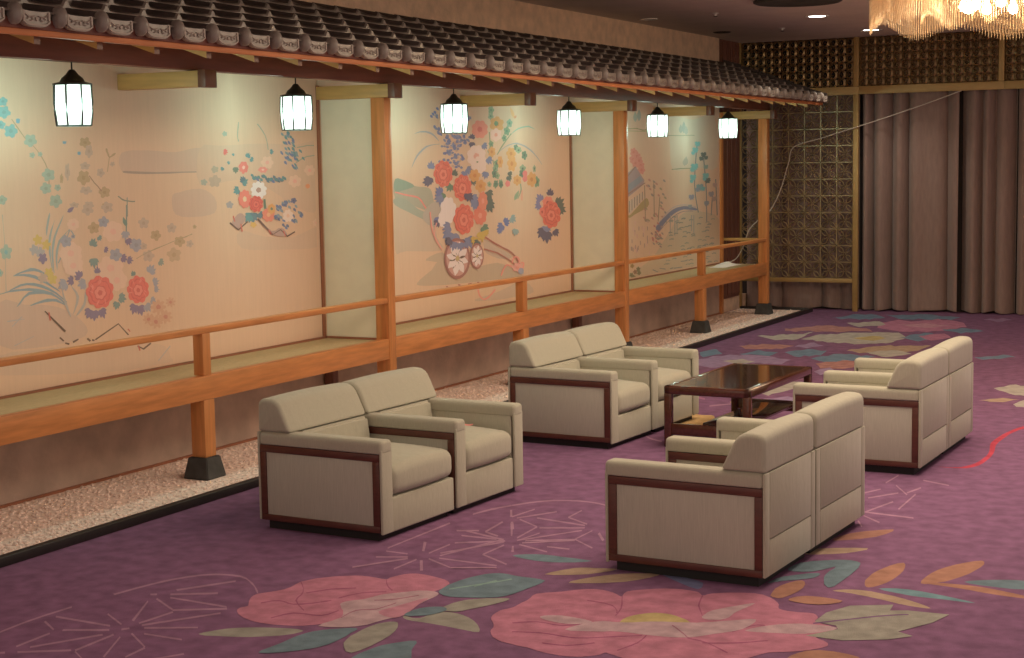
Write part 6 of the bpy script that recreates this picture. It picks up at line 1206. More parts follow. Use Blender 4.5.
13|22|3316,410 -10,-5 -2,-5 4,-6 6,-6 7,5 5,5 -1,6
14|22|3316,410 -13,-2 -5,-3 -1,-5 1,-6 11,3 8,3 3,4
17|34|3214,434 1,-4 4,-2 7,-2 7,0 -1,4 -4,3 -5,1
20|34|3214,434 -2,-5 2,-3 6,-4 7,-2 1,4 -1,4 -4,4
21|34|3214,434 -6,-4 -2,-5 3,-5 5,-5 4,5 3,4 -1,5
22|34|3214,434 -9,-2 -4,-3 -1,-5 1,-4 7,3 6,3 3,3
23|34|3214,434 -8,1 -6,-1 -3,-4 -2,-3 7,0 7,1 4,2
22|34|3218,430 8,-2 6,1 4,2 3,3 -7,1 -6,0 -5,-1
23|34|3218,430 6,-4 6,0 7,0 7,2 -6,2 -6,2 -6,0
24|34|3218,430 2,-5 6,-3 8,-2 9,-1 -3,4 -5,4 -7,2
25|34|3218,430 -2,-5 2,-3 5,-3 7,-3 1,4 -1,4 -3,3
26|34|3218,430 -6,-3 -1,-3 2,-4 4,-3 5,3 3,3 -1,3
19|44|3156,397 3,-8 -4,-7 -11,-2 -4,-8 -10,-2 -10,4 -10,-2 -8,3 -4,9 -9,4 -3,7 5,7 -3,8 4,7 10,3 6,7 9,3 9,-4 10,2 9,-3 3,-9 10,-4 3,-7
20|44|3134,400 0,-4 -3,-3 -5,-1 -4,-1 -5,1 -2,4 -3,2 0,4 4,3 2,3 4,1 5,-2 4,-1 3,-3
21|44|3114,366 -4,-4 -7,-1 -6,3 -7,0 -6,2 -1,6 -6,3 -1,5 4,4 -2,6 4,4 8,1 4,4 6,1 7,-3 7,1 6,-3 1,-6 6,-3 1,-5 -4,-5 2,-5 -4,-4
22|44|3109,380 0,-2 -2,-2 -3,0 -3,-1 -3,1 -2,2 -2,2 0,2 2,2 2,2 3,0 3,-1 3,-1 2,-2
15|45|3290,366 -5,-5 -9,-1 -7,4 -9,-2 -8,4 -2,6 -8,4 -1,5 5,5 -2,6 5,5 9,1 5,6 9,1 8,-4 9,1 7,-3 2,-6 8,-4 2,-6 -5,-5 1,-6 -4,-5
16|46|3283,382 0,-3 -2,-2 -5,-1 -3,0 -4,0 -2,3 -3,2 0,3 3,2 2,2 4,1 4,-1 4,-1 3,-2
18|47|3306,405 -1,-7 -5,-3 -7,1 -6,-3 -6,1 -3,5 -7,1 -4,5 1,7 -3,5 1,5 6,4 1,6 5,4 7,-2 5,4 6,-1 4,-5 7,-2 4,-4 -2,-7 4,-5 -1,-6
19|46|3295,415 1,-3 -2,-2 -4,0 -2,-1 -3,1 -1,2 -2,2 0,3 2,2 2,2 2,1 3,-1 3,-1 2,-2
1|15|3130,351 -5,-7 4,-4 8,-4 11,-4 2,6 -1,6 -6,4
2|15|3130,351 -10,-6 0,-7 4,-6 8,-6 6,6 4,6 -2,6
3|15|3130,351 -15,-4 -6,-7 -2,-7 1,-7 12,4 10,6 4,6
4|15|3130,351 -16,1 -9,-4 -5,-4 -4,-6 13,0 11,2 8,4
5|15|3130,351 -10,5 -10,0 -8,-3 -7,-3 10,-3 9,-2 8,1
2|15|3146,346 2,-6 7,-4 10,-1 12,-1 -3,6 -6,4 -8,3
3|15|3146,346 -3,-7 4,-6 9,-5 12,-4 1,6 -1,7 -7,5
4|15|3146,346 -9,-7 -1,-7 5,-8 7,-7 7,7 4,7 -2,8
6|15|3146,346 -14,-3 -6,-5 0,-7 2,-7 11,4 9,5 3,5
7|15|3146,346 -14,1 -8,-2 -4,-5 -2,-5 11,0 10,1 7,4
22|15|3130,363 -10,-3 -3,-4 2,-5 4,-5 7,4 6,4 0,4
23|15|3130,363 -12,-1 -7,-3 -3,-5 -2,-6 11,2 9,3 5,4
24|15|3130,363 -12,3 -10,-2 -8,-3 -8,-4 12,-1 11,0 9,2
25|15|3130,363 -6,5 -9,2 -9,0 -10,-2 8,-4 7,-3 9,-1
26|15|3130,363 0,6 -4,3 -9,2 -9,1 1,-5 3,-4 7,-2
1|15|3214,335 6,-6 8,-2 10,1 10,1 -6,5 -8,3 -8,1
2|15|3214,335 1,-7 7,-5 10,-3 13,-2 -3,6 -4,6 -8,3
3|15|3214,335 -5,-8 3,-7 8,-6 11,-6 2,7 0,7 -5,7
4|15|3214,335 -10,-5 -3,-6 2,-6 5,-7 9,5 5,6 0,6
5|15|3214,335 -13,-1 -6,-4 -2,-5 1,-5 11,1 9,3 4,4
6|34|3180,332 -1,-6 5,-4 10,-2 11,-2 -1,6 -4,4 -7,4
7|34|3180,332 -6,-6 2,-6 8,-6 10,-5 2,7 1,6 -5,6
8|34|3180,332 -12,-6 -2,-6 2,-7 5,-8 8,6 6,7 1,6
9|34|3180,332 -14,-2 -8,-4 -2,-5 0,-7 11,3 10,3 5,5
10|34|3180,332 -12,3 -9,-1 -5,-4 -5,-5 11,-1 10,0 7,2
11|15|3137,334 1,-6 6,-3 8,-2 11,-1 -2,6 -4,4 -7,2
12|15|3137,334 -4,-6 3,-6 8,-4 10,-5 2,6 -1,6 -5,5
13|15|3137,334 -9,-6 -2,-6 3,-7 6,-7 7,6 4,6 0,7
14|15|3137,334 -13,-2 -6,-4 -1,-6 1,-6 10,3 8,3 4,6
15|15|3137,334 -12,2 -7,-2 -5,-3 -3,-5 10,0 10,0 6,2
16|19|3286,356 9,-2 7,0 6,2 6,3 -8,2 -8,1 -6,-1
17|19|3286,356 6,-4 7,-3 9,0 10,1 -6,4 -6,3 -8,1
18|19|3286,356 1,-6 5,-4 10,-4 11,-3 -2,6 -4,5 -7,4
19|19|3286,356 -5,-5 1,-5 5,-4 8,-4 3,5 1,5 -3,4
20|19|3286,356 -9,-2 -3,-4 2,-4 4,-5 7,3 5,4 0,4
21|48|3277,344 3,-5 6,-3 10,0 10,0 -4,4 -6,4 -8,2
22|48|3277,344 -2,-6 5,-5 9,-4 11,-3 0,6 -3,5 -7,5
23|48|3277,344 -7,-6 0,-6 6,-7 8,-6 4,7 2,6 -2,6
24|48|3277,344 -12,-3 -4,-5 1,-6 2,-6 9,4 7,4 2,6
25|48|3277,344 -13,0 -6,-2 -3,-4 -1,-5 10,1 9,1 5,3
25|48|3250,333 -3,-5 3,-4 8,-2 8,-2 1,4 -1,4 -6,3
26|48|3250,333 -7,-5 1,-4 4,-5 6,-5 5,5 2,5 -2,4
27|48|3250,333 -11,-4 -4,-5 0,-5 2,-6 8,4 7,5 2,5
28|48|3250,333 -12,0 -7,-3 -3,-4 -2,-4 10,0 8,2 5,4
29|48|3250,333 -9,3 -7,0 -6,-2 -5,-4 8,-1 8,-1 6,1
22|48|3300,348 2,-4 4,-1 6,0 6,1 -3,2 -4,2 -5,1
23|48|3300,348 -1,-4 3,-3 6,-2 7,-2 -1,4 -2,3 -4,2
24|48|3300,348 -4,-4 1,-4 4,-4 5,-4 2,4 1,4 -2,4
25|48|3300,348 -7,-3 -2,-3 1,-4 2,-3 5,3 4,2 1,4
26|48|3300,348 -8,-1 -4,-1 -1,-3 0,-3 6,1 5,1 3,2
27|22|3263,324 -5,-4 2,-3 4,-3 6,-3 3,4 1,3 -3,4
28|22|3263,324 -7,-3 -2,-4 1,-4 4,-4 5,3 4,4 0,4
29|22|3263,324 -10,-2 -6,-3 -2,-4 -1,-5 8,2 8,3 4,4
30|22|3263,324 -9,2 -7,-2 -5,-2 -4,-4 9,0 7,0 6,2
31|22|3263,324 -5,4 -6,0 -6,0 -6,-2 6,-2 5,-2 5,0
20|41|3238,375 4,-8 -4,-8 -11,-3 -4,-9 -10,-3 -12,2 -11,-4 -11,2 -7,7 -12,2 -6,6 0,9 -8,7 1,8 8,6 0,9 7,6 12,0 8,7 11,1 10,-5 12,2 10,-5 3,-8 11,-5 4,-8
21|42|3227,368 -1,-7 -6,-5 -10,-2 -8,-4 -10,-1 -8,5 -10,0 -8,5 -2,7 -6,6 -1,8 5,6 1,7 7,5 10,1 7,5 10,0 9,-4 10,0 8,-5 2,-7 6,-6 1,-8
22|41|3225,369 -1,-7 -6,-4 -9,-1 -7,-5 -9,0 -7,4 -10,1 -6,4 -2,7 -6,5 0,6 5,5 0,7 6,5 9,1 7,4 9,1 8,-4 9,-1 7,-4 1,-7 7,-5 0,-7
23|42|3210,365 -4,-5 -8,-2 -8,3 -8,0 -6,4 -1,6 -4,5 2,6 7,3 4,5 7,2 7,-2 9,0 6,-4 1,-6 4,-6 -2,-6
24|43|3207,367 -3,-5 -7,-1 -6,2 -7,0 -5,4 -1,5 -3,4 1,5 6,3 3,4 7,1 6,-2 7,0 5,-3 0,-5 4,-5 -1,-4
24|43|3217,376 4,-2 5,-2 5,-2 7,-2 -5,3 -4,2 -5,2
23|43|3202,392 6,2 5,3 3,3 3,3 -5,-2 -6,-3 -4,-2
25|43|3217,379 4,-3 5,-1 6,-1 6,-1 -4,2 -5,2 -6,1
25|43|3214,385 6,-1 6,0 5,1 6,1 -6,0 -6,1 -6,-1
26|43|3217,379 4,-2 5,-1 6,-2 6,0 -4,2 -5,2 -6,1
25|43|3210,365 0,-4 1,-4 3,-4 3,-4 -1,4 0,4 -2,4
26|43|3210,365 -1,-4 1,-5 3,-4 3,-4 0,5 -1,4 -1,4
25|42|3202,375 0,-3 -2,-2 -4,0 -2,-1 -4,1 -2,2 -2,2 0,3 3,1 1,2 4,1 3,-1 3,0 2,-3
31|49|3287,288 -1,-6 -3,-7 -4,-5 -6,-4 -6,-4 -7,-2 -8,0 -7,2 -7,2 -6,4 -5,5 -4,6 -2,7 -1,6 2,6 2,7 4,5 6,4 6,4 7,2 7,0 8,-1 7,-3 6,-4 5,-5 4,-5 2,-7
32|50|3282,288 -2,-6 -3,-6 -5,-5 -6,-4 -6,-2 -8,-1 -7,2 -7,3 -5,4 -4,6 -3,6 0,7 1,6 3,6 4,5 6,4 7,2 7,1 8,-2 6,-2 6,-5 4,-5 3,-7
33|51|3257,289 3,-5 6,-2 7,0 8,1 -3,4 -5,3 -7,1
34|52|3258,288 0,-4 3,-2 4,-2 5,-1 -2,3 -2,2 -3,2
35|51|3256,287 -5,-5 3,-6 6,-4 8,-4 2,5 0,5 -4,5
36|52|3254,286 -2,-4 0,-3 2,-4 2,-3 2,3 0,4 0,3
37|51|3252,287 -9,-5 -2,-5 2,-6 4,-5 7,4 4,5 1,5
38|52|3250,287 -4,-3 -3,-2 -1,-3 -1,-3 5,2 3,2 2,3
39|51|3250,288 -11,0 -6,-2 -3,-4 -1,-4 9,0 8,2 5,3
40|52|3248,290 -4,0 -4,0 -4,-1 -3,-1 5,-1 4,0 4,1
41|51|3250,291 -4,5 -5,2 -7,0 -8,-1 4,-4 4,-3 6,-1
42|52|3249,293 -1,3 -2,2 -4,2 -5,2 1,-3 2,-3 4,-2
43|51|3251,293 5,6 -3,5 -6,4 -9,4 -2,-5 0,-5 5,-5
44|52|3252,294 3,4 -1,4 -1,3 -3,3 -1,-3 -1,-3 1,-4
45|51|3254,294 10,4 2,6 -2,5 -4,6 -7,-5 -5,-5 0,-5
46|52|3256,294 5,2 3,2 1,4 1,3 -5,-3 -3,-2 -2,-3
47|51|3257,292 11,0 6,2 3,4 1,5 -10,-1 -8,-2 -4,-3
48|52|3258,291 5,-1 4,0 3,1 4,1 -5,1 -4,0 -4,-1
49|53|3259,290 -1,-2 -3,-1 -3,0 -3,1 -1,2 1,2 3,2 3,0 3,-2
32|49|3221,287 -2,-11 -5,-9 -8,-9 -10,-6 -12,-5 -13,-3 -14,0 -13,2 -13,5 -11,6 -9,8 -7,9 -4,10 0,10 2,10 4,9 8,9 9,6 12,5 13,3 13,0 13,-2 14,-4 11,-6 9,-8 7,-9 5,-10
33|50|3211,287 -3,-10 -5,-9 -9,-8 -10,-6 -13,-3 -13,0 -14,2 -12,5 -10,7 -7,9 -5,9 -1,11 2,10 5,8 9,8 10,6 13,3 13,1 13,-2 12,-5 11,-7 7,-8 6,-10
34|51|3166,289 7,-9 10,-3 13,0 14,2 -7,7 -9,5 -12,2
35|52|3166,286 2,-5 6,-3 7,-3 9,-3 -3,5 -4,4 -7,3
36|51|3163,286 -7,-10 4,-8 12,-6 15,-6 3,8 0,8 -8,8
37|52|3161,284 -4,-6 0,-5 3,-6 5,-5 3,5 1,6 -2,5
38|51|3158,285 -17,-6 -5,-8 4,-9 7,-10 13,7 8,8 1,8
39|52|3154,285 -9,-3 -5,-4 -2,-5 -1,-5 8,4 6,3 3,5
40|51|3153,288 -19,1 -11,-3 -5,-7 -3,-8 17,1 14,1 8,5
41|52|3150,290 -8,2 -7,-1 -7,-1 -6,-3 8,-1 8,0 7,0
42|51|3152,292 -6,8 -10,4 -13,-1 -14,-2 7,-7 9,-4 12,-2
43|52|3152,295 -2,5 -5,3 -8,3 -8,2 3,-4 4,-4 6,-4
44|51|3156,295 7,9 -4,8 -12,7 -15,6 -3,-9 0,-8 7,-7
45|52|3158,297 4,5 -1,6 -3,6 -5,5 -2,-6 -1,-5 2,-6
46|51|3161,296 17,6 4,8 -4,9 -7,9 -12,-6 -9,-8 -1,-8
47|52|3164,296 10,3 4,4 2,5 1,5 -7,-3 -6,-4 -4,-5
48|51|3166,293 19,-1 11,3 6,7 2,8 -17,-1 -14,-1 -8,-6
49|52|3168,291 9,-2 7,1 6,1 7,3 -9,1 -7,0 -7,-1
50|53|3169,290 -2,-3 -5,-2 -6,0 -5,3 -1,3 2,3 4,2 6,0 5,-3
47|15|3146,328 -2,-5 4,-3 7,-2 8,-2 0,4 -2,4 -5,3
48|15|3146,328 -6,-5 1,-5 5,-4 7,-4 3,4 2,5 -4,5
49|15|3146,328 -10,-4 -3,-5 1,-6 2,-6 8,5 5,4 1,6
50|15|3146,328 -12,-1 -6,-3 -2,-4 -2,-5 10,2 8,2 4,3
51|15|3146,328 -10,2 -6,0 -5,-3 -4,-3 8,-2 7,0 6,2
47|15|3171,324 2,-4 5,-2 7,0 8,0 -3,4 -4,2 -6,2
48|15|3171,324 -1,-4 3,-4 7,-3 8,-3 0,5 -2,4 -5,3
49|15|3171,324 -5,-4 0,-6 4,-4 6,-5 3,5 2,5 -2,5
50|15|3171,324 -9,-2 -3,-4 0,-4 2,-5 7,3 5,4 2,4
51|15|3171,324 -9,1 -6,-2 -2,-3 -1,-4 8,0 7,2 3,2
34|15|3197,325 5,-3 6,0 5,0 6,2 -6,2 -5,2 -6,0
35|15|3197,325 2,-4 5,-3 7,-1 8,0 -3,3 -4,4 -6,2
49|15|3197,325 -2,-5 3,-4 7,-4 7,-2 0,4 -1,4 -5,4
50|15|3197,325 -6,-3 -1,-4 3,-4 5,-4 4,4 2,4 -1,3
51|15|3197,325 -8,-1 -3,-3 0,-3 1,-4 7,2 4,2 2,3
52|34|3129,335 -6,-4 0,-3 4,-4 5,-3 4,3 2,4 -2,4
53|34|3129,335 -9,-3 -3,-4 0,-4 2,-4 7,2 5,4 2,4
54|34|3129,335 -11,-1 -7,-2 -3,-4 -3,-5 9,1 8,2 6,4
55|34|3129,335 -9,2 -6,0 -6,-2 -6,-3 8,-1 8,-1 6,1
56|34|3129,335 -3,4 -6,1 -6,0 -8,0 5,-4 4,-2 6,-1
25|54|3293,330 16,-5 23,-8 24,-8 26,-7 27,-8 22,-8 17,-10 12,-11 8,-7 8,1 -9,8 -13,11 -18,10 -23,9 -27,7 -26,8 -24,8 -23,8 -16,5
26|54|3288,302 18,-2 24,-5 26,-5 26,-8 28,-10 20,-8 12,-5 4,-3 3,-2 7,2 -4,2 -5,3 -11,5 -22,8 -28,10 -27,9 -26,5 -26,5 -17,3
22|55|3038,398 2,-11 3,-17 5,-16 12,-14 14,-14 10,-10 6,2 -10,9 -14,14 -11,14 -5,15 -3,17 -2,12
26|56|3066,374 -4,-8 -5,-12 0,-12 10,-12 15,-10 10,-8 5,1 -11,8 -14,11 -10,10 0,12 5,11 5,9
27|57|3437,262 2,4 4,5 3,3 5,1 5,0 4,-1 4,-3 3,-4 1,-3 -4,-4 -9,-3 -6,-3 6,-2 7,2 8,4 6,4 0,5 -4,5 -6,4 -9,2 -9,1 -8,-2 -5,-4 -4,-5 -2,-4
28|57|3434,256 -7,2 -12,3 -13,1 -9,-3 -7,-5 -6,-4 -4,-5 -3,-5 -3,-3 8,-1 2,3 4,4 4,5 6,4 6,4 5,2 8,0 10,-3 8,-3
2|57|3254,213 2,-5 3,-6 4,-5 7,-5 8,-4 11,-3 11,1 10,2 10,4 10,4 11,5 7,4 -6,3 -8,-4 -10,-5 -10,-4 -9,-3 -9,-2 -7,-1 -6,1 -7,4 -6,4 -4,5 -2,6 -2,4
2|57|3483,258 5,0 4,0 1,0 -1,-2 -3,-6 -2,-3 9,-2 2,4 3,5 0,5 -7,3 -8,0 -5,0
29|56|3476,244 -2,-5 -10,-1 -9,4 -12,0 -8,3 3,4 -9,4 3,3 12,1 2,5 10,0 9,-4 12,1 8,-3 -3,-4 9,-4 -3,-4
30|57|3468,250 0,-2 -2,-1 -4,0 -3,0 -4,1 -2,1 -3,1 0,2 3,0 2,2 4,0 3,-1 4,-1 2,-1
31|58|3493,239 1,-3 -4,-3 -7,0 -6,-1 -6,2 -3,2 -4,4 0,3 4,2 4,3 6,0 6,-1 6,-1 4,-4
2|59|3108,229 8,0 0,2 -8,1
2|59|3163,229 11,-1 0,3 -11,1
2|59|3211,227 17,1 -1,2 -17,0
2|59|3255,227 11,1 -2,2 -10,0
1|60|3599,407 -8,3 -7,0 -7,-1 -7,-3 8,-2 7,-2 7,1
2|60|3599,407 -3,5 -8,2 -9,1 -11,1 5,-5 6,-3 8,-2
3|60|3599,407 1,6 -4,5 -9,4 -11,3 1,-6 3,-5 6,-4
4|60|3599,407 7,5 0,4 -4,5 -7,4 -5,-5 -2,-4 2,-5
5|60|3599,407 11,2 4,3 -1,4 -3,5 -8,-3 -6,-3 -2,-3
1|60|3594,398 -8,-4 -2,-3 4,-4 4,-3 6,3 3,3 0,4
2|60|3594,398 -11,-2 -5,-4 -1,-4 0,-4 9,2 7,3 3,4
3|60|3594,398 -13,0 -8,-2 -6,-3 -5,-4 11,0 10,1 7,3
4|60|3594,398 -8,3 -8,1 -8,-2 -8,-2 8,-2 8,-2 8,0
5|60|3594,398 -2,4 -6,2 -7,1 -9,0 3,-4 5,-3 6,-1
1|34|3652,419 0,4 -4,3 -8,1 -9,1 1,-4 4,-3 6,-2
2|34|3652,419 4,5 -2,4 -6,4 -8,3 -2,-5 0,-4 4,-4
3|34|3652,419 8,5 2,4 -2,5 -4,5 -7,-4 -4,-5 1,-5
4|34|3652,419 11,2 6,3 1,4 0,5 -9,-3 -7,-2 -4,-4
5|34|3652,419 10,-1 7,1 4,3 3,3 -9,1 -8,-1 -5,-2
1|22|3694,395 11,4 1,5 -4,5 -8,5 -7,-4 -5,-5 2,-5
2|22|3694,395 15,3 7,4 0,6 -1,7 -12,-4 -9,-4 -4,-5
3|22|3694,395 18,0 11,3 8,5 6,6 -15,-1 -14,-2 -10,-4
4|22|3694,395 12,-5 12,0 10,2 10,4 -12,2 -11,2 -11,-1
5|22|3694,395 4,-6 8,-3 10,0 12,0 -5,5 -6,4 -9,1
6|22|3705,385 13,-1 8,2 4,4 4,4 -12,0 -10,0 -6,-3
7|22|3705,385 11,-4 10,0 10,2 9,3 -11,2 -10,2 -10,0
8|22|3705,385 6,-6 10,-3 13,-2 14,0 -8,5 -8,5 -12,2
9|22|3705,385 -2,-6 5,-5 10,-3 12,-3 -1,5 -3,5 -7,5
10|22|3705,385 -8,-5 0,-4 5,-4 8,-5 6,5 2,4 -2,5
1|15|3623,342 1,-6 6,-4 11,-1 13,-1 -3,5 -5,5 -8,2
2|15|3623,342 -5,-6 4,-6 9,-5 11,-5 2,7 0,6 -6,5
3|15|3623,342 -11,-6 -2,-7 4,-7 7,-7 7,7 6,6 -1,7
4|15|3623,342 -15,-2 -7,-5 -1,-6 0,-6 12,3 10,4 5,5
5|15|3623,342 -14,2 -9,-2 -5,-4 -4,-4 13,-1 10,1 7,2
6|34|3612,334 -8,-6 2,-5 6,-5 10,-4 4,5 2,5 -3,5
7|34|3612,334 -12,-5 -4,-5 1,-6 5,-7 10,5 6,5 2,6
8|34|3612,334 -16,-2 -10,-4 -5,-6 -3,-7 14,3 12,3 8,5
9|34|3612,334 -14,2 -11,0 -9,-4 -7,-4 13,-2 12,0 10,2
10|34|3612,334 -6,5 -9,2 -10,-1 -11,-2 8,-4 8,-3 9,-1
7|34|3628,328 2,-6 8,-4 12,-2 14,0 -4,6 -6,4 -10,3
8|34|3628,328 -4,-7 5,-7 11,-4 14,-5 1,7 -2,7 -8,5
9|34|3628,328 -11,-7 -1,-8 6,-7 9,-8 7,7 5,8 -3,7
10|34|3628,328 -16,-3 -7,-5 -1,-7 3,-8 13,5 10,4 4,6
11|34|3628,328 -16,2 -10,-3 -5,-5 -3,-6 14,1 12,1 8,4
1|34|3676,331 7,-4 7,-1 7,2 7,2 -7,2 -7,2 -7,0
2|34|3676,331 3,-5 6,-3 9,-1 10,-1 -4,5 -5,3 -7,2
3|34|3676,331 -2,-6 4,-5 8,-3 10,-4 0,5 -2,5 -6,5
4|34|3676,331 -7,-4 -1,-5 4,-4 6,-4 5,4 3,4 -2,4
8|34|3676,331 -10,-2 -4,-3 0,-4 2,-4 8,2 6,3 2,3
6|61|3665,395 1,-5 -8,-4 -11,2 -8,-4 -10,1 -6,5 -11,1 -4,5 3,4 -5,6 4,4 10,2 4,4 10,2 9,-3 11,1 8,-3 1,-5 9,-4 1,-5
7|62|3648,401 0,-3 -2,-1 -4,-1 -4,0 -4,1 -2,1 -3,2 0,2 3,2 2,2 4,0 4,-1 4,-1 2,-1
11|41|3707,369 5,-9 -4,-7 -14,-3 -4,-8 -12,-4 -14,2 -12,-4 -14,2 -8,8 -14,1 -8,7 1,8 -9,7 0,8 10,5 -1,9 9,6 14,1 8,6 14,1 12,-5 14,2 12,-5 4,-8 12,-5 5,-7
12|42|3694,362 0,-7 -8,-5 -12,-1 -9,-5 -12,0 -10,4 -12,1 -9,5 -2,7 -8,5 0,7 6,6 1,7 7,6 12,0 9,5 11,1 11,-5 12,0 9,-5 2,-7 8,-6 1,-7
13|41|3692,363 -1,-7 -7,-4 -10,-1 -9,-4 -10,-1 -9,4 -11,1 -8,4 -2,7 -7,5 -1,6 6,5 1,7 6,4 11,1 8,4 11,1 8,-4 12,-1 8,-4 2,-6 7,-5 1,-7
14|42|3674,359 -5,-5 -9,-2 -9,3 -9,0 -8,4 -1,6 -5,5 2,6 8,3 5,5 9,2 8,-3 10,0 8,-4 1,-6 5,-5 -2,-6
15|43|3671,361 -4,-5 -7,-1 -8,2 -8,1 -6,3 -1,5 -4,4 1,4 7,3 4,4 7,1 8,-2 8,0 6,-3 1,-5 4,-4 -1,-4
15|43|3681,364 2,-4 4,-3 5,-3 6,-2 -2,3 -4,3 -4,4
15|43|3632,366 -7,2 -6,0 -7,0 -7,0 7,-1 6,-1 6,-1
15|43|3672,383 7,1 7,1 5,2 5,3 -7,-2 -7,0 -6,-2
15|43|3682,372 5,-3 7,-2 6,-1 8,-1 -6,3 -6,2 -6,1
15|43|3642,384 2,4 0,4 -1,4 -3,4 -1,-4 -1,-4 1,-4
16|43|3674,382 8,0 6,1 6,1 6,2 -8,0 -6,0 -7,-2
17|43|3661,386 7,2 5,3 3,3 3,4 -6,-2 -6,-3 -4,-3
16|42|3664,368 1,-2 -3,-2 -4,0 -3,-1 -4,1 -2,2 -3,2 0,2 3,2 2,2 4,1 4,-1 3,-1 3,-2
16|63|3617,376 0,-4 -4,-3 -6,1 -5,-2 -6,0 -2,4 -6,2 -1,4 3,4 0,4 4,4 6,-1 5,2 5,-1 3,-4 5,-2 2,-4
17|62|3608,379 0,-1 -1,-2 -3,0 -1,0 -2,0 -1,2 -2,1 0,1 2,2 1,0 2,1 2,-1 2,0 1,-1
1|13|3388,356 -6,-3 0,-4 4,-4 6,-3 4,3 3,4 -2,4
2|13|3388,356 -10,-2 -3,-4 0,-5 3,-5 7,3 6,4 2,4
3|13|3388,356 -12,0 -8,-3 -4,-4 -3,-5 11,1 9,2 6,4
4|13|3388,356 -9,3 -8,0 -7,-2 -6,-3 9,-2 9,-1 7,1
5|13|3388,356 -4,5 -6,1 -7,0 -8,0 5,-4 5,-2 7,-1
1|64|3398,360 8,3 2,3 -2,4 -3,4 -6,-3 -4,-3 -1,-4
2|64|3398,360 10,2 6,2 2,4 0,4 -8,-1 -7,-3 -4,-2
3|64|3398,360 11,-1 8,1 7,3 5,3 -10,1 -9,0 -7,-2
4|64|3398,360 6,-3 7,-1 8,0 7,2 -6,2 -7,2 -7,1
5|64|3398,360 0,-4 5,-2 7,-2 8,0 -2,4 -3,3 -5,1
4|13|3374,348 -1,-3 3,-2 5,-2 7,-1 -1,3 -1,3 -4,2
5|13|3374,348 -4,-3 0,-3 4,-4 6,-3 2,4 1,3 -2,4
6|13|3374,348 -7,-2 -3,-4 1,-4 2,-4 6,3 4,3 1,4
7|13|3374,348 -8,0 -5,-2 -2,-3 -1,-4 7,1 6,2 3,2
8|13|3374,348 -7,2 -5,0 -4,-2 -3,-2 6,-1 6,-1 5,2
1|65|3432,372 9,-2 6,1 5,3 3,3 -8,1 -7,0 -5,-2
2|65|3432,372 6,-4 8,0 7,0 8,2 -7,2 -6,2 -8,0
3|65|3432,372 2,-5 6,-3 10,-2 10,-2 -4,5 -5,4 -7,3
4|65|3432,372 -3,-4 2,-4 6,-4 8,-3 1,5 0,4 -4,3
5|65|3432,372 -7,-3 -1,-3 2,-4 5,-4 5,4 3,3 0,3
26|66|3456,343 -2,-4 3,-3 7,-2 7,-1 0,3 -2,4 -5,2
27|66|3456,343 -5,-4 1,-4 4,-4 6,-3 3,4 1,4 -2,3
28|66|3456,343 -9,-4 -3,-4 1,-5 3,-4 6,4 5,3 1,5
29|66|3456,343 -11,-1 -5,-2 -2,-4 -2,-4 9,2 7,1 4,3
30|66|3456,343 -9,2 -5,-1 -5,-2 -4,-2 7,-2 7,0 5,1"""
MURAL_C_PAL = [(196,164,124),(206,176,138),(160,160,130),(150,150,125),(158,152,126),(150,148,124),(165,156,130),(166,152,124),(150,132,80),(170,150,90),(140,130,90),(212,128,104),(205,110,90),(158,132,122),(128,134,132),(140,110,90),(150,110,90),(206,176,140),(168,140,84),(150,130,110),(190,130,105),(160,140,100),(150,120,90),(104,110,124),(190,160,140),(150,120,110),(150,140,125),(190,110,95),(160,130,110),(150,110,100),(170,130,110),(205,150,130),(215,165,140),(146,138,112),(120,124,106),(132,132,108),(110,116,108),(96,168,150),(58,96,88),(120,150,130),(110,150,140),(130,140,140),(130,130,135),(140,135,130),(120,130,130),(130,135,125),(180,140,120),(170,140,120),(160,120,60),(100,80,50),(150,100,70),(110,110,70),(130,124,110)]
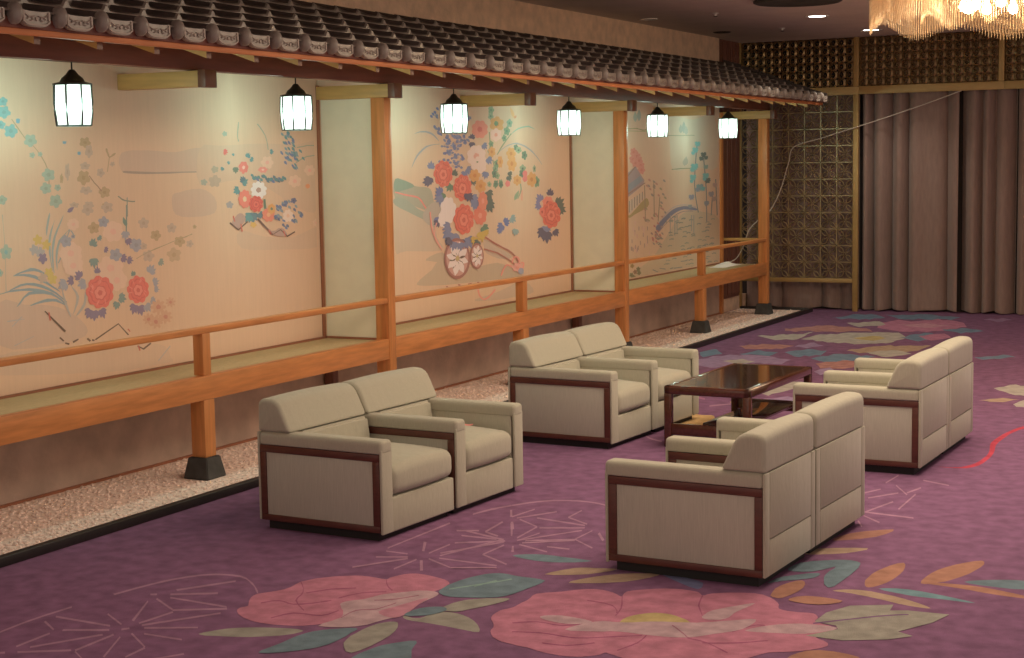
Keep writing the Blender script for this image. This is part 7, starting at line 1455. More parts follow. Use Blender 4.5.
MURAL_C = """1|0|4456,280 26,14 18,10 19,10 23,10 24,11 30,7 38,4 45,0 51,-3 67,-6 75,-9 43,-17 0,-136 -778,0 -1,1 15,8 44,8 65,10 62,14 50,20 46,24
1|1|4475,630 51,4 77,-6 77,-4 70,9 70,11 52,-7 31,-46 11,-65 -14,-48 -50,-10 -73,7 -73,5 -72,-4 -71,-6 -52,3 -20,18 -3,26 0,28 -13,31 -11,32
1|2|4216,610 13,8 2,8 -5,7 -9,7 -9,-8 -6,-7 2,-7
2|3|4244,613 13,9 2,8 -5,9 -9,8 -9,-9 -6,-8 2,-9
2|4|4574,582 15,6 2,8 -6,6 -10,7 -10,-7 -7,-7 2,-7
3|5|4600,582 15,9 2,9 -6,10 -10,9 -11,-10 -6,-9 2,-9
4|6|4620,577 14,7 2,8 -6,6 -10,7 -10,-7 -7,-7 2,-7
2|7|4618,486 15,6 2,8 -6,6 -10,8 -11,-8 -6,-6 2,-7
3|7|4605,484 15,5 2,6 -6,6 -10,6 -11,-6 -6,-6 2,-5
1|8|4160,589 18,1 26,1 22,0 17,-1 15,-2 14,-1 14,1 13,1 9,1 -2,3 -9,-1 -12,-2 -13,0 -12,1 -15,1 -18,2 -23,-1 -26,-1 -18,0
1|9|4160,584 17,0 24,0 26,0 28,0 30,0 22,1 -1,2 -21,0 -30,-1 -28,0 -26,0 -24,0 -17,1
5|10|4449,574 33,0 46,0 46,0 44,1 44,1 30,0 0,2 -30,0 -44,-1 -44,-1 -46,0 -46,0 -33,0
2|10|4497,473 18,1 26,0 32,1 44,0 51,0 36,-1 0,3 -36,0 -51,1 -44,0 -33,-1 -26,-1 -18,0
1|11|4223,524 5,-5 -7,-4 -11,1 -7,-4 -10,1 -3,5 -12,1 -2,4 7,4 -4,5 6,4 11,-1 8,4 9,-1 3,-5 12,-1 3,-4
2|12|4211,526 0,-2 -2,-2 -4,0 -3,0 -3,0 -2,2 -3,1 1,1 2,2 2,1 3,1 4,-1 3,-1 2,-1
3|11|4246,513 4,-5 -6,-4 -12,1 -7,-4 -9,1 -4,5 -11,1 -3,4 7,4 -4,6 6,3 11,-1 7,4 10,0 3,-6 12,0 3,-5
4|12|4233,515 0,-2 -2,-1 -3,-1 -4,0 -3,0 -2,2 -2,1 0,2 2,1 2,1 3,1 4,-1 3,0 2,-2
5|11|4210,499 -3,-5 -9,-1 -8,4 -10,-1 -7,4 4,4 -7,4 2,5 12,1 3,5 9,1 8,-4 11,1 6,-3 -4,-6 8,-4 -3,-4
6|12|4204,506 1,-1 -2,-2 -4,0 -3,-1 -3,1 -2,1 -3,1 1,2 2,1 2,2 3,0 4,0 3,-1 2,-1
6|11|4258,496 -1,-6 -9,-2 -9,4 -11,-2 -8,3 2,5 -8,3 1,5 11,2 1,6 9,1 9,-3 11,2 7,-3 -2,-6 9,-3 -1,-4
7|12|4250,502 0,-2 -2,-1 -4,-1 -3,0 -4,0 -1,2 -3,1 0,2 3,1 2,1 3,1 3,-1 4,0 2,-2
8|11|4230,490 -1,-6 -9,-2 -9,4 -11,-2 -7,3 1,5 -8,3 1,5 10,2 1,5 9,2 9,-4 10,2 8,-2 -2,-5 10,-4 -1,-4
9|12|4221,496 1,-2 -3,-2 -3,0 -4,0 -3,0 -2,2 -2,1 0,1 3,2 1,1 4,1 3,-1 4,0 2,-2
9|11|4274,487 3,-5 -7,-4 -11,2 -7,-4 -10,0 -3,6 -11,1 -4,4 8,4 -3,5 6,4 11,-2 8,4 10,-1 3,-5 11,-1 4,-4
10|12|4260,489 1,-2 -2,-1 -4,0 -3,-1 -4,1 -2,1 -2,1 0,2 3,1 1,1 4,1 3,-1 4,0 2,-2
11|11|4275,470 -1,-6 -10,-1 -9,3 -10,-2 -8,3 2,5 -9,4 1,4 11,2 1,6 9,1 9,-3 11,2 8,-3 -2,-5 9,-4 -1,-4
12|12|4266,476 0,-2 -2,-1 -4,-1 -3,0 -3,0 -2,2 -2,1 0,2 2,1 2,2 4,0 3,0 3,-1 2,-1
13|13|4158,469 55,18 67,-41 -11,-13 -113,-32
14|14|4157,435 89,24 23,-13 -113,-32
14|15|4160,459 56,25 -6,2 -56,-25
15|16|4158,408 130,30 -4,2 -130,-29
16|17|4156,388 112,26 12,-17 -120,-45
17|15|4164,391 -1,-33 6,0 1,32
17|15|4183,395 -1,-31 6,0 0,31
17|15|4202,400 -1,-30 6,0 1,30
17|15|4221,404 -1,-28 6,0 1,28
17|15|4240,409 0,-27 6,0 0,27
17|15|4260,414 -1,-25 6,0 1,25
18|18|4155,352 2,-1 5,-1 15,3 31,12 39,16 33,12 16,2 8,-3 4,-4 4,-5 1,-6 -11,-7 -30,-7 -40,-7 -33,-6 -17,-4 -10,-2 -6,-1 -7,2 -4,3
1|19|4426,446 0,-4 5,-2 8,-2 9,0 -2,3 -4,3 -6,2
1|20|4330,408 1,-4 5,-2 7,-2 9,-1 -2,3 -4,4 -6,1
1|20|4413,363 1,-3 5,-3 7,-1 10,-2 -3,4 -3,3 -6,2
2|20|4414,333 0,-3 6,-3 7,-2 9,-1 -2,4 -4,2 -6,2
2|21|4345,347 1,-4 4,-3 8,-1 9,-1 -2,3 -4,3 -6,2
2|19|4434,353 0,-4 5,-3 8,-1 9,-1 -2,3 -4,3 -6,2
1|20|4382,404 0,-4 5,-2 7,-1 10,-1 -3,3 -3,3 -6,2
19|20|4270,367 1,-4 5,-2 7,-2 9,-1 -2,4 -4,2 -6,2
3|21|4359,351 1,-4 4,-2 8,-2 8,-1 -2,4 -3,2 -6,2
3|21|4433,327 1,-4 5,-2 8,-2 9,-1 -2,4 -4,2 -6,2
1|19|4418,407 0,-4 5,-3 8,-1 9,-1 -2,3 -4,3 -6,2
1|19|4403,383 1,-4 4,-3 8,-1 9,-1 -2,3 -3,3 -7,2
2|21|4290,336 0,-3 5,-3 7,-1 9,-1 -2,3 -3,3 -6,2
3|21|4301,335 1,-3 4,-3 8,-1 8,-2 -2,4 -3,2 -6,2
1|20|4292,434 0,-4 5,-2 7,-2 9,-1 -2,3 -3,3 -6,2
2|20|4268,343 1,-4 5,-2 7,-2 9,-1 -2,3 -4,3 -6,2
4|20|4370,344 1,-4 5,-2 7,-2 9,-1 -2,4 -3,3 -7,2
5|20|4358,351 0,-4 5,-3 8,-1 9,-1 -2,3 -4,3 -6,2
2|19|4331,407 1,-4 4,-3 8,-1 9,-1 -3,3 -3,3 -6,2
1|21|4432,396 1,-4 5,-2 8,-2 9,0 -2,3 -4,3 -6,2
1|21|4398,374 0,-4 5,-2 8,-2 9,-1 -2,3 -4,3 -6,2
3|19|4278,336 1,-4 5,-2 7,-2 9,-1 -2,3 -4,3 -6,2
1|21|4397,423 1,-3 4,-3 8,-1 9,-2 -2,4 -3,3 -7,2
2|19|4304,434 1,-4 5,-2 7,-2 9,-1 -2,3 -4,4 -6,1
3|20|4329,340 1,-4 5,-2 7,-2 9,-1 -2,3 -3,3 -6,2
20|21|4280,370 1,-4 5,-2 7,-2 8,-1 -2,3 -3,3 -6,2
1|19|4347,433 0,-3 5,-3 8,-1 8,-1 -2,3 -3,3 -6,2
2|20|4401,367 1,-4 4,-3 8,-1 9,-1 -2,3 -3,3 -7,2
3|20|4409,340 1,-4 5,-2 7,-2 10,-1 -2,3 -4,4 -6,2
2|20|4364,438 1,-3 5,-3 8,-1 8,-1 -2,4 -3,2 -6,2
1|20|4310,450 0,-4 5,-2 7,-2 9,0 -2,3 -3,3 -6,2
2|19|4345,429 0,-4 5,-3 8,-1 8,-1 -2,4 -3,2 -6,2
3|19|4345,445 1,-4 4,-2 8,-1 9,-2 -2,4 -3,2 -6,2
1|20|4315,424 1,-4 4,-2 8,-1 8,-1 -2,3 -3,3 -6,2
21|22|4287,328 -4,104 -6,0 4,-104
4|22|4358,339 -2,101 -6,0 1,-101
5|22|4387,324 16,71 -7,0 -15,-70
6|23|4366,309 11,7 20,7 23,8 25,8 27,9 29,7 31,5 32,2 33,1 38,-2 39,-4 28,-4 12,-3 0,-3 -12,-1 -28,2 -40,3 -37,2 -32,-2 -30,-4 -28,-6 -27,-8 -26,-9 -22,-9 -17,-9 -14,-8 -12,-4 -12,2 -10,6
7|24|4368,310 14,6 19,8 22,8 25,10 27,10 28,7 30,4 31,2 33,0 37,-2 40,-5 28,-3 2,3 -28,3 -40,5 -39,2 -34,0 -33,-2 -31,-4 -29,-8 -28,-10 -24,-10 -22,-8 -20,-8 -13,-6
8|25|4385,292 16,5 22,9 23,8 22,7 23,7 24,6 27,6 28,4 27,2 29,0 29,-1 21,-1 0,2 -21,2 -29,0 -30,0 -28,-2 -29,-4 -27,-6 -25,-6 -23,-8 -22,-7 -23,-8 -22,-8 -16,-6
9|26|4479,340 -1,-56 6,-1 1,57
9|26|4516,338 -1,-61 7,0 1,61
9|26|4535,338 -1,-55 7,0 1,55
9|26|4658,334 0,-50 7,0 1,49
8|26|4679,333 -1,-61 7,0 1,60
2|27|4358,281 0,-3 5,-3 6,-1 8,-1 -2,3 -3,2 -5,2
2|28|4335,280 1,-4 4,-2 6,-1 8,-1 -2,3 -2,3 -6,1
2|28|4340,266 1,-4 4,-2 6,-2 8,0 -2,2 -3,3 -5,2
2|29|4394,254 0,-3 4,-2 7,-1 7,-2 -1,4 -3,2 -5,2
2|27|4362,270 0,-3 5,-3 6,-1 8,-1 -2,3 -3,3 -5,2
2|29|4357,291 0,-4 4,-2 7,-1 8,-1 -2,3 -3,2 -5,2
3|27|4333,282 1,-4 4,-2 6,-1 8,-1 -2,3 -3,3 -5,1
2|28|4389,282 0,-4 4,-2 7,-1 8,-1 -2,3 -3,3 -5,2
3|28|4376,279 0,-4 4,-2 7,-1 7,-1 -1,3 -3,2 -5,2
9|27|4370,300 1,-3 4,-2 7,-1 7,-1 -1,3 -4,2 -5,2
9|27|4375,323 0,-3 4,-3 7,-1 8,-1 -2,3 -3,2 -5,2
9|28|4403,311 0,-3 4,-2 7,-2 8,0 -2,2 -3,3 -5,2
3|28|4397,280 1,-4 4,-2 6,-1 8,-1 -2,3 -2,3 -6,2
4|29|4399,278 0,-3 5,-3 6,-1 8,-1 -2,3 -2,3 -6,2
3|27|4358,290 0,-4 4,-2 6,-1 8,-1 -1,3 -3,3 -6,1
10|29|4356,298 0,-4 4,-2 7,-1 8,-1 -2,3 -3,3 -5,1
4|28|4356,286 0,-3 4,-3 7,-1 8,-1 -2,3 -3,3 -5,2
11|28|4367,291 0,-3 4,-2 7,-2 8,0 -2,2 -3,3 -5,2
12|28|4377,285 0,-3 5,-2 6,-2 8,-1 -2,3 -2,3 -6,1
13|27|4390,288 0,-3 4,-3 6,-1 8,-1 -1,3 -3,3 -6,2
2|29|4326,295 0,-3 4,-2 7,-2 7,0 -1,2 -3,3 -5,2
8|27|4347,316 0,-3 4,-3 7,-1 8,-1 -2,3 -3,3 -5,2
13|29|4371,278 0,-4 4,-2 7,-1 8,-1 -2,3 -3,2 -5,2
4|27|4335,276 1,-4 4,-2 6,-2 8,0 -2,2 -2,3 -6,2
2|28|4410,292 0,-4 4,-2 7,-2 7,0 -1,2 -3,3 -6,2
12|29|4358,297 0,-3 4,-2 7,-2 7,0 -1,2 -3,3 -5,2
2|30|4182,262 0,-12 6,0 0,11
2|31|4220,296 0,-12 6,0 0,11
3|30|4176,262 0,-11 6,0 0,11
2|32|4222,256 0,-12 6,0 0,12
2|30|4182,283 0,-11 6,-1 0,11
2|32|4206,332 0,-11 6,0 0,11
2|30|4299,276 0,-11 6,-1 0,12
2|30|4208,265 0,-11 6,0 0,11
2|30|4204,308 0,-12 6,0 0,11
2|31|4258,317 -1,-11 6,-1 1,12
2|30|4244,275 0,-11 6,-1 0,12
2|30|4266,297 0,-11 6,-1 0,12
2|32|4194,316 -1,-11 6,-1 0,12
2|32|4276,312 -1,-11 6,0 1,11
2|31|4317,282 0,-12 6,0 1,11
3|32|4271,302 0,-11 6,-1 0,12
2|30|4228,262 0,-12 6,0 0,11
4|30|4303,336 0,-12 6,0 0,11
2|30|4190,259 0,-11 6,-1 0,11
2|30|4234,316 0,-11 6,0 0,11
2|30|4298,314 0,-12 6,0 1,11
2|32|4312,241 -1,-11 7,-1 0,12
3|31|4203,303 0,-11 6,0 0,11
2|32|4292,269 -1,-11 7,-1 0,12
2|31|4215,254 0,-12 6,0 0,11
4|32|4271,312 0,-12 6,0 1,12
3|30|4221,258 0,-12 6,0 0,11
3|31|4202,262 0,-11 6,-1 0,12
2|30|4275,266 0,-12 6,0 0,12
3|30|4297,287 -1,-11 7,0 0,11
2|33|4590,282 4,1 5,1 4,0 6,0 7,-1 6,-1 2,3 -6,1 -8,1 -8,0 -7,0 -5,-1 -4,-1
10|34|4477,321 3,1 5,1 4,0 6,0 7,-1 5,0 2,2 -5,0 -8,2 -8,0 -6,-1 -6,-1 -3,0
11|33|4474,318 4,0 4,1 4,1 6,-1 7,-1 5,0 2,2 -5,1 -7,1 -8,0 -7,0 -5,-1 -4,-1
2|34|4575,230 4,0 5,1 4,1 6,-1 7,-1 5,-1 2,3 -5,0 -8,2 -8,0 -7,0 -6,-1 -3,-1
2|33|4616,219 3,1 5,0 5,1 6,-1 7,-1 5,-1 2,3 -5,1 -8,1 -8,1 -7,-1 -6,-1 -3,0
2|33|4834,251 4,1 5,0 5,0 6,0 8,-1 6,-1 2,3 -6,1 -8,1 -9,1 -7,-1 -7,-1 -4,-1
2|34|4791,287 4,1 5,1 5,0 7,0 7,-1 6,-1 2,3 -6,1 -9,1 -8,0 -8,0 -6,-1 -4,-1
2|35|4474,277 4,1 4,0 4,1 6,-1 7,0 5,-1 2,2 -5,1 -8,1 -7,1 -7,-1 -5,-1 -4,-1
2|35|4809,297 3,1 6,0 4,1 7,-1 8,0 5,-1 2,3 -5,0 -9,1 -8,1 -8,-1 -6,-1 -4,-1
2|34|4786,278 4,0 5,1 5,1 6,-1 8,-1 6,0 2,2 -6,1 -8,1 -9,1 -7,-1 -6,-1 -4,-1
2|34|4622,278 3,0 5,1 4,1 6,-1 8,-1 5,0 2,2 -5,1 -8,1 -8,0 -8,0 -5,-1 -4,-1
2|33|4444,194 4,1 4,1 4,0 6,-1 7,-1 5,0 2,2 -5,1 -8,1 -7,0 -7,0 -5,-1 -4,0
10|33|4546,291 3,1 5,0 4,1 6,-1 7,0 5,-1 2,2 -5,1 -8,1 -8,1 -7,-1 -5,-1 -4,-1
2|34|4476,217 3,1 5,0 4,1 6,-1 6,0 6,-1 1,2 -5,1 -7,1 -8,1 -7,-1 -5,-1 -3,0
2|33|4796,222 4,0 5,2 5,0 7,-1 7,-1 6,0 2,2 -6,1 -8,1 -9,1 -7,-1 -6,-1 -4,-1
2|34|4610,194 4,1 5,1 5,0 6,0 7,-1 5,-1 2,2 -6,1 -8,1 -8,1 -6,-1 -6,0 -4,-1
9|34|4557,311 3,1 5,0 5,1 5,-1 7,0 6,-1 2,2 -6,1 -8,1 -8,1 -6,-1 -6,-1 -4,-1
2|33|4796,194 4,1 6,1 4,0 7,0 7,-1 6,-1 2,2 -6,1 -8,1 -9,1 -7,0 -6,-1 -4,-1
2|33|4464,246 4,1 4,1 5,0 5,0 7,-1 5,-1 2,3 -5,1 -7,0 -8,1 -7,-1 -5,0 -4,-1
2|35|4570,240 4,1 4,1 5,0 6,-1 7,-1 5,0 2,2 -5,1 -8,1 -8,0 -7,0 -5,-1 -4,-1
2|34|4730,320 4,0 5,2 5,0 6,0 8,-1 5,-1 2,2 -6,1 -8,1 -8,1 -8,-1 -5,-1 -4,-1
3|33|4605,223 3,1 5,0 5,1 6,-1 7,-1 5,-1 2,3 -5,1 -8,1 -8,1 -7,-1 -6,-1 -4,0
9|33|4574,322 4,0 5,1 4,1 6,-1 7,-1 6,0 2,2 -6,1 -8,1 -8,0 -6,0 -6,-2 -4,0
2|35|4832,235 4,1 5,0 5,1 6,-1 8,-1 6,-1 2,3 -6,1 -9,1 -8,1 -8,-1 -6,-1 -4,-1
2|34|4731,188 3,1 6,1 4,0 6,0 8,-2 6,0 2,2 -6,1 -8,1 -9,1 -7,0 -6,-1 -4,-1
11|33|4542,293 3,1 5,0 4,1 6,-1 7,0 5,-1 2,3 -5,0 -8,1 -8,1 -7,-1 -5,-1 -3,-1
3|35|4432,194 4,1 4,1 5,0 5,-1 7,-1 5,0 2,2 -5,1 -8,1 -7,0 -7,0 -5,-1 -4,-1
9|35|4600,297 3,1 5,0 4,1 6,-1 8,0 5,-1 2,2 -5,1 -8,1 -8,1 -8,-1 -5,-1 -4,-1
14|35|4369,273 3,0 5,1 4,0 5,0 7,-1 5,-1 2,3 -6,1 -6,0 -8,1 -6,-1 -6,0 -3,-1
10|34|4532,312 3,1 5,1 4,0 6,0 7,-1 5,-1 2,3 -5,1 -8,0 -7,1 -7,-1 -6,0 -3,-1
2|35|4663,267 3,0 6,1 4,0 6,0 8,-1 5,-1 2,3 -5,1 -9,1 -8,0 -7,0 -6,-1 -4,-1
2|34|4478,265 3,1 5,1 4,0 6,-1 6,0 6,-1 1,3 -5,0 -8,1 -7,1 -7,-1 -5,-1 -4,0
3|34|4642,194 4,0 4,1 5,1 6,-1 8,-1 5,-1 2,3 -6,0 -8,2 -8,0 -7,0 -5,-1 -4,-1
15|35|4392,271 4,1 4,1 4,0 6,-1 6,0 5,-1 2,3 -5,0 -7,1 -7,1 -7,-1 -5,-1 -4,0
7|34|4712,301 4,1 4,1 5,1 6,-1 8,-1 5,-1 2,3 -5,1 -9,1 -8,0 -7,0 -6,-2 -4,0
2|35|4711,228 4,1 5,1 5,0 6,0 7,-2 6,0 2,2 -6,1 -8,1 -8,1 -8,-1 -5,-1 -4,0
4|33|4570,224 4,0 5,1 5,0 5,0 7,-1 6,-1 2,3 -6,0 -8,1 -8,1 -6,0 -6,-2 -4,0
2|33|4762,248 3,0 5,2 5,0 7,-1 7,-1 6,0 2,2 -6,1 -8,1 -9,1 -7,-1 -6,-1 -4,-1
3|34|4807,296 3,0 6,1 5,1 6,-1 8,-1 5,0 2,2 -5,1 -9,1 -8,0 -8,0 -6,-1 -4,-1
3|33|4756,276 3,0 5,1 5,0 7,0 7,-1 6,-1 2,3 -6,1 -8,1 -9,0 -7,0 -6,-1 -4,-1
2|35|4654,232 4,0 5,1 5,1 6,-1 7,-1 6,-1 1,3 -5,1 -8,1 -8,0 -7,0 -6,-1 -4,-1
2|34|4757,231 4,1 5,0 5,1 6,-1 8,-1 5,-1 2,3 -5,1 -9,1 -8,1 -8,-1 -6,-1 -3,0
2|34|4501,206 4,1 5,1 4,0 6,-1 6,-1 6,0 2,2 -6,1 -7,1 -8,0 -7,0 -5,-1 -4,-1
10|33|4525,317 3,1 5,1 5,0 5,0 7,-1 6,0 1,2 -5,1 -8,1 -8,0 -6,0 -6,-2 -3,0
10|35|4643,316 3,1 5,1 5,0 6,0 7,-1 5,-1 2,3 -5,1 -8,1 -8,0 -7,0 -6,-1 -4,-1
3|35|4822,232 4,1 5,1 5,0 7,0 7,-1 6,-1 2,3 -6,1 -8,0 -9,1 -7,0 -6,-1 -4,-1
10|34|4500,330 3,1 5,1 4,0 6,0 7,-1 5,0 2,2 -6,1 -7,1 -8,0 -7,0 -5,-1 -3,-1
2|33|4840,312 4,0 5,1 5,1 7,-1 7,-1 6,0 2,2 -6,1 -8,1 -9,0 -7,0 -6,-1 -4,-1
10|34|4468,286 3,0 5,1 4,0 6,0 6,-1 6,-1 1,3 -5,0 -7,2 -8,0 -7,0 -5,-2 -3,0
2|34|4384,255 3,1 5,0 4,1 5,-1 7,0 5,-1 1,2 -4,1 -8,1 -7,1 -7,-1 -5,-1 -3,0
2|34|4789,258 4,0 5,1 5,1 6,-1 8,-1 6,-1 2,3 -6,1 -9,1 -8,0 -8,0 -6,-1 -4,-1
10|34|4631,298 3,1 5,1 5,0 6,0 7,-1 5,-1 2,3 -5,1 -8,1 -8,0 -7,0 -6,-1 -4,-1
10|35|4513,280 3,1 5,1 5,0 6,0 6,-1 6,-1 2,3 -6,1 -8,1 -7,0 -7,0 -6,-1 -3,-1
2|35|4810,178 3,1 5,1 5,0 7,0 8,-1 5,-1 2,2 -5,2 -9,0 -9,1 -7,0 -6,-1 -4,-1
2|34|4851,202 4,1 5,1 5,0 7,-1 8,-1 6,0 2,2 -6,1 -9,1 -9,1 -8,-1 -6,-1 -4,0
2|33|4615,182 3,1 5,1 5,0 6,-1 7,-1 5,-1 2,3 -5,1 -8,1 -8,0 -7,0 -6,-1 -4,-1
9|34|4660,272 4,0 5,1 5,1 6,-1 7,-1 6,0 2,2 -6,1 -8,1 -8,0 -7,0 -6,-1 -4,-1
3|33|4481,266 3,0 5,2 4,0 6,-1 7,-1 5,0 1,2 -4,1 -8,1 -8,0 -6,0 -6,-1 -3,-1
3|34|4779,234 4,0 5,2 5,0 6,-1 8,-1 5,0 2,2 -5,1 -9,1 -8,1 -8,-1 -6,-1 -4,-1
2|33|4752,219 4,1 4,0 6,1 6,-1 7,-1 6,-1 2,3 -6,1 -8,1 -9,1 -7,-1 -6,-1 -4,0
3|33|4372,259 4,1 4,1 4,0 6,0 6,-1 5,-1 2,3 -5,0 -7,1 -7,1 -7,-1 -5,-1 -4,0
2|33|4681,175 -5,1 -9,0 -7,0 -6,-1 -1,0
2|34|4587,268 3,1 5,1 5,0 6,0 7,-2 5,0 2,2 -5,1 -8,1 -8,1 -7,-1 -6,-1 -3,-1
2|34|4626,211 4,1 5,0 4,0 6,0 7,-1 6,-1 2,3 -6,1 -8,1 -8,0 -7,0 -5,-1 -4,-1
2|33|4720,252 4,0 5,1 5,1 6,-1 8,-1 5,0 2,2 -5,1 -8,1 -9,0 -7,0 -6,-1 -4,-1
2|35|4605,247 4,1 5,0 4,1 6,-1 8,0 5,-1 2,3 -6,0 -7,1 -8,1 -8,-1 -5,-1 -4,0
10|34|4578,324 4,0 5,1 5,1 5,-1 7,-1 6,0 2,2 -6,1 -8,1 -8,0 -6,0 -6,-1 -4,-1
2|35|4779,188 3,1 6,1 5,0 6,0 8,-1 5,-1 2,2 -6,1 -8,1 -8,1 -8,0 -6,-1 -4,-1
2|35|4868,176 4,0 5,1 5,1 6,-1 8,-1 6,-1 2,3 -6,0 -8,2 -9,0 -8,0 -6,-1 -4,-1
2|33|4791,304 4,0 5,1 5,1 7,-1 7,-1 6,0 2,2 -6,1 -8,1 -9,0 -7,0 -6,-1 -4,-1
2|33|4449,204 3,1 5,1 4,0 6,-1 7,-1 5,0 1,2 -5,1 -7,1 -8,0 -6,0 -6,-1 -3,-1
3|33|4592,206 3,1 5,1 4,0 6,0 8,-2 5,0 2,2 -5,1 -8,1 -8,1 -8,-1 -5,0 -4,-1
12|34|4560,296 4,1 5,1 4,0 6,0 7,-1 6,-1 1,3 -5,1 -8,0 -8,1 -6,-1 -6,0 -4,-1
2|34|4780,210 4,1 5,1 5,0 6,0 8,-1 5,-1 2,3 -5,1 -9,1 -9,0 -7,0 -6,-1 -4,-1
3|34|4625,230 3,0 6,1 4,1 6,-1 7,-1 6,-1 2,3 -6,1 -8,1 -8,0 -7,0 -6,-1 -3,-1
3|34|4718,232 3,1 5,1 5,0 6,0 8,-1 5,-1 2,2 -5,2 -9,0 -8,1 -7,-1 -6,0 -4,-1
3|33|4807,176 3,1 6,1 4,0 7,0 8,-1 5,-1 2,2 -5,2 -9,0 -8,1 -8,0 -6,-1 -4,-1
3|35|4646,182 4,1 5,1 5,0 6,0 7,-2 5,0 2,2 -5,1 -8,1 -8,1 -7,-1 -6,0 -4,-1
3|36|4803,308 0,24 0,35 -2,37 -7,38 -10,39 -7,27 -9,0 7,-27 10,-39 7,-38 2,-36 0,-35 0,-25
8|36|4727,340 -11,20 -14,30 -8,34 4,42 11,47 7,33 -8,0 -8,-33 -10,-46 -4,-42 8,-35 14,-30 10,-21
2|36|4845,326 15,76 -9,0 -15,-76
2|36|4902,324 -13,116 -9,0 13,-116
2|37|4719,556 -3,-4 4,-2 7,-2 9,-2 1,4 -1,3 -6,2
9|37|4719,556 -7,-4 1,-4 5,-3 6,-3 4,4 3,3 -3,4
10|37|4719,556 -11,-3 -4,-4 0,-5 2,-4 8,4 7,3 2,4
11|37|4719,556 -13,0 -6,-3 -4,-3 -2,-4 10,1 9,2 5,3
12|37|4719,556 -9,2 -8,0 -6,-2 -5,-3 9,-1 8,0 6,1
11|37|4719,556 5,-3 7,0 7,1 7,1 -6,2 -6,1 -7,0
12|37|4719,556 1,-4 6,-2 9,-1 10,-1 -3,4 -5,2 -7,2
13|37|4719,556 -3,-4 3,-4 7,-3 9,-3 1,4 -1,4 -5,4
14|37|4719,556 -8,-3 -1,-4 3,-3 5,-4 5,4 4,3 -1,4
15|37|4719,556 -10,-1 -5,-3 0,-2 2,-4 8,2 6,2 2,2
9|37|4698,538 -2,-4 4,-3 8,-2 9,-1 1,3 -2,3 -6,3
10|37|4698,538 -7,-4 1,-4 5,-4 7,-4 5,4 2,4 -3,4
11|37|4698,538 -11,-4 -5,-4 0,-4 3,-5 9,3 7,4 2,5
12|37|4698,538 -13,-1 -7,-2 -4,-4 -2,-4 11,1 9,2 6,3
13|37|4698,538 -10,2 -7,0 -7,-2 -5,-3 9,-1 8,-1 8,1
12|37|4698,538 6,-3 7,-1 8,1 8,2 -7,2 -6,1 -8,0
13|37|4698,538 2,-4 6,-3 10,-1 10,0 -3,3 -5,3 -8,2
14|37|4698,538 -3,-5 4,-4 7,-3 10,-3 1,4 -1,5 -6,3
15|37|4698,538 -8,-4 -1,-3 3,-4 5,-4 6,4 4,3 -1,4
16|37|4698,538 -10,-2 -5,-2 -1,-3 2,-4 9,2 6,2 3,3
16|37|4678,526 -2,-2 3,-2 5,-1 6,-1 0,2 0,2 -4,2
17|37|4678,526 -4,-2 0,-3 3,-2 5,-3 3,3 1,3 -2,2
18|37|4678,526 -7,-2 -3,-2 0,-4 2,-2 5,2 5,2 1,3
19|37|4678,526 -8,0 -5,-2 -3,-2 -1,-2 7,0 6,2 4,2
20|37|4678,526 -6,2 -5,0 -4,-2 -4,-2 6,0 5,-1 5,1
19|37|4678,526 4,-2 4,0 5,0 5,2 -4,1 -4,1 -5,0
20|37|4678,526 1,-2 4,-2 6,0 7,-1 -2,2 -3,2 -5,1
21|37|4678,526 -2,-3 2,-2 5,-2 6,-2 1,3 -1,2 -3,3
22|37|4678,526 -5,-2 -1,-2 2,-2 4,-3 3,2 3,3 -1,2
23|37|4678,526 -7,0 -3,-2 0,-2 1,-2 5,1 5,1 1,2
2|38|4773,523 -3,-3 4,-3 8,-2 9,-1 1,3 -2,3 -6,2
3|38|4773,523 -7,-4 1,-3 5,-4 7,-3 4,4 2,3 -3,4
4|38|4773,523 -11,-3 -4,-4 0,-4 2,-5 9,4 7,3 2,4
5|38|4773,523 -13,0 -7,-3 -3,-3 -2,-3 10,0 9,2 6,3
6|38|4773,523 -9,2 -8,0 -6,-2 -5,-3 9,-1 8,0 6,1
5|38|4773,523 6,-3 6,0 7,0 8,2 -6,2 -6,2 -7,0
6|38|4773,523 2,-3 5,-3 9,-1 11,0 -4,3 -4,3 -8,1
7|38|4773,523 -3,-4 3,-4 7,-3 10,-3 0,4 -1,4 -5,4
8|38|4773,523 -8,-3 -1,-4 3,-3 5,-4 6,4 3,3 -1,4
9|38|4773,523 -10,-1 -5,-2 0,-3 1,-3 9,1 6,2 2,3
9|38|4752,511 -2,-4 3,-2 7,-2 7,-1 1,3 -2,3 -4,2
10|38|4752,511 -6,-4 1,-3 4,-3 6,-3 3,4 2,3 -2,3
11|38|4752,511 -9,-3 -4,-3 0,-4 2,-4 7,3 6,3 2,4
12|38|4752,511 -10,-1 -6,-2 -4,-3 -1,-3 9,1 7,2 5,2
13|38|4752,511 -8,1 -6,0 -5,-2 -4,-2 7,-1 7,0 5,1
12|38|4752,511 5,-3 5,0 6,0 7,2 -5,1 -6,2 -5,-1
13|38|4752,511 2,-4 4,-2 8,-1 8,0 -2,3 -4,2 -6,2
14|38|4752,511 -2,-4 2,-3 6,-3 8,-2 1,3 -1,3 -4,3
15|38|4752,511 -6,-3 -2,-3 3,-3 4,-3 5,3 3,3 -1,3
16|38|4752,511 -8,-2 -4,-2 0,-2 1,-3 7,2 5,1 2,3
4|38|4794,512 -2,-3 2,-2 6,-1 8,-1 0,2 -1,3 -5,2
8|38|4794,512 -6,-3 1,-3 3,-2 6,-3 3,3 2,3 -2,3
9|38|4794,512 -9,-2 -3,-3 0,-4 2,-3 6,3 6,2 1,4
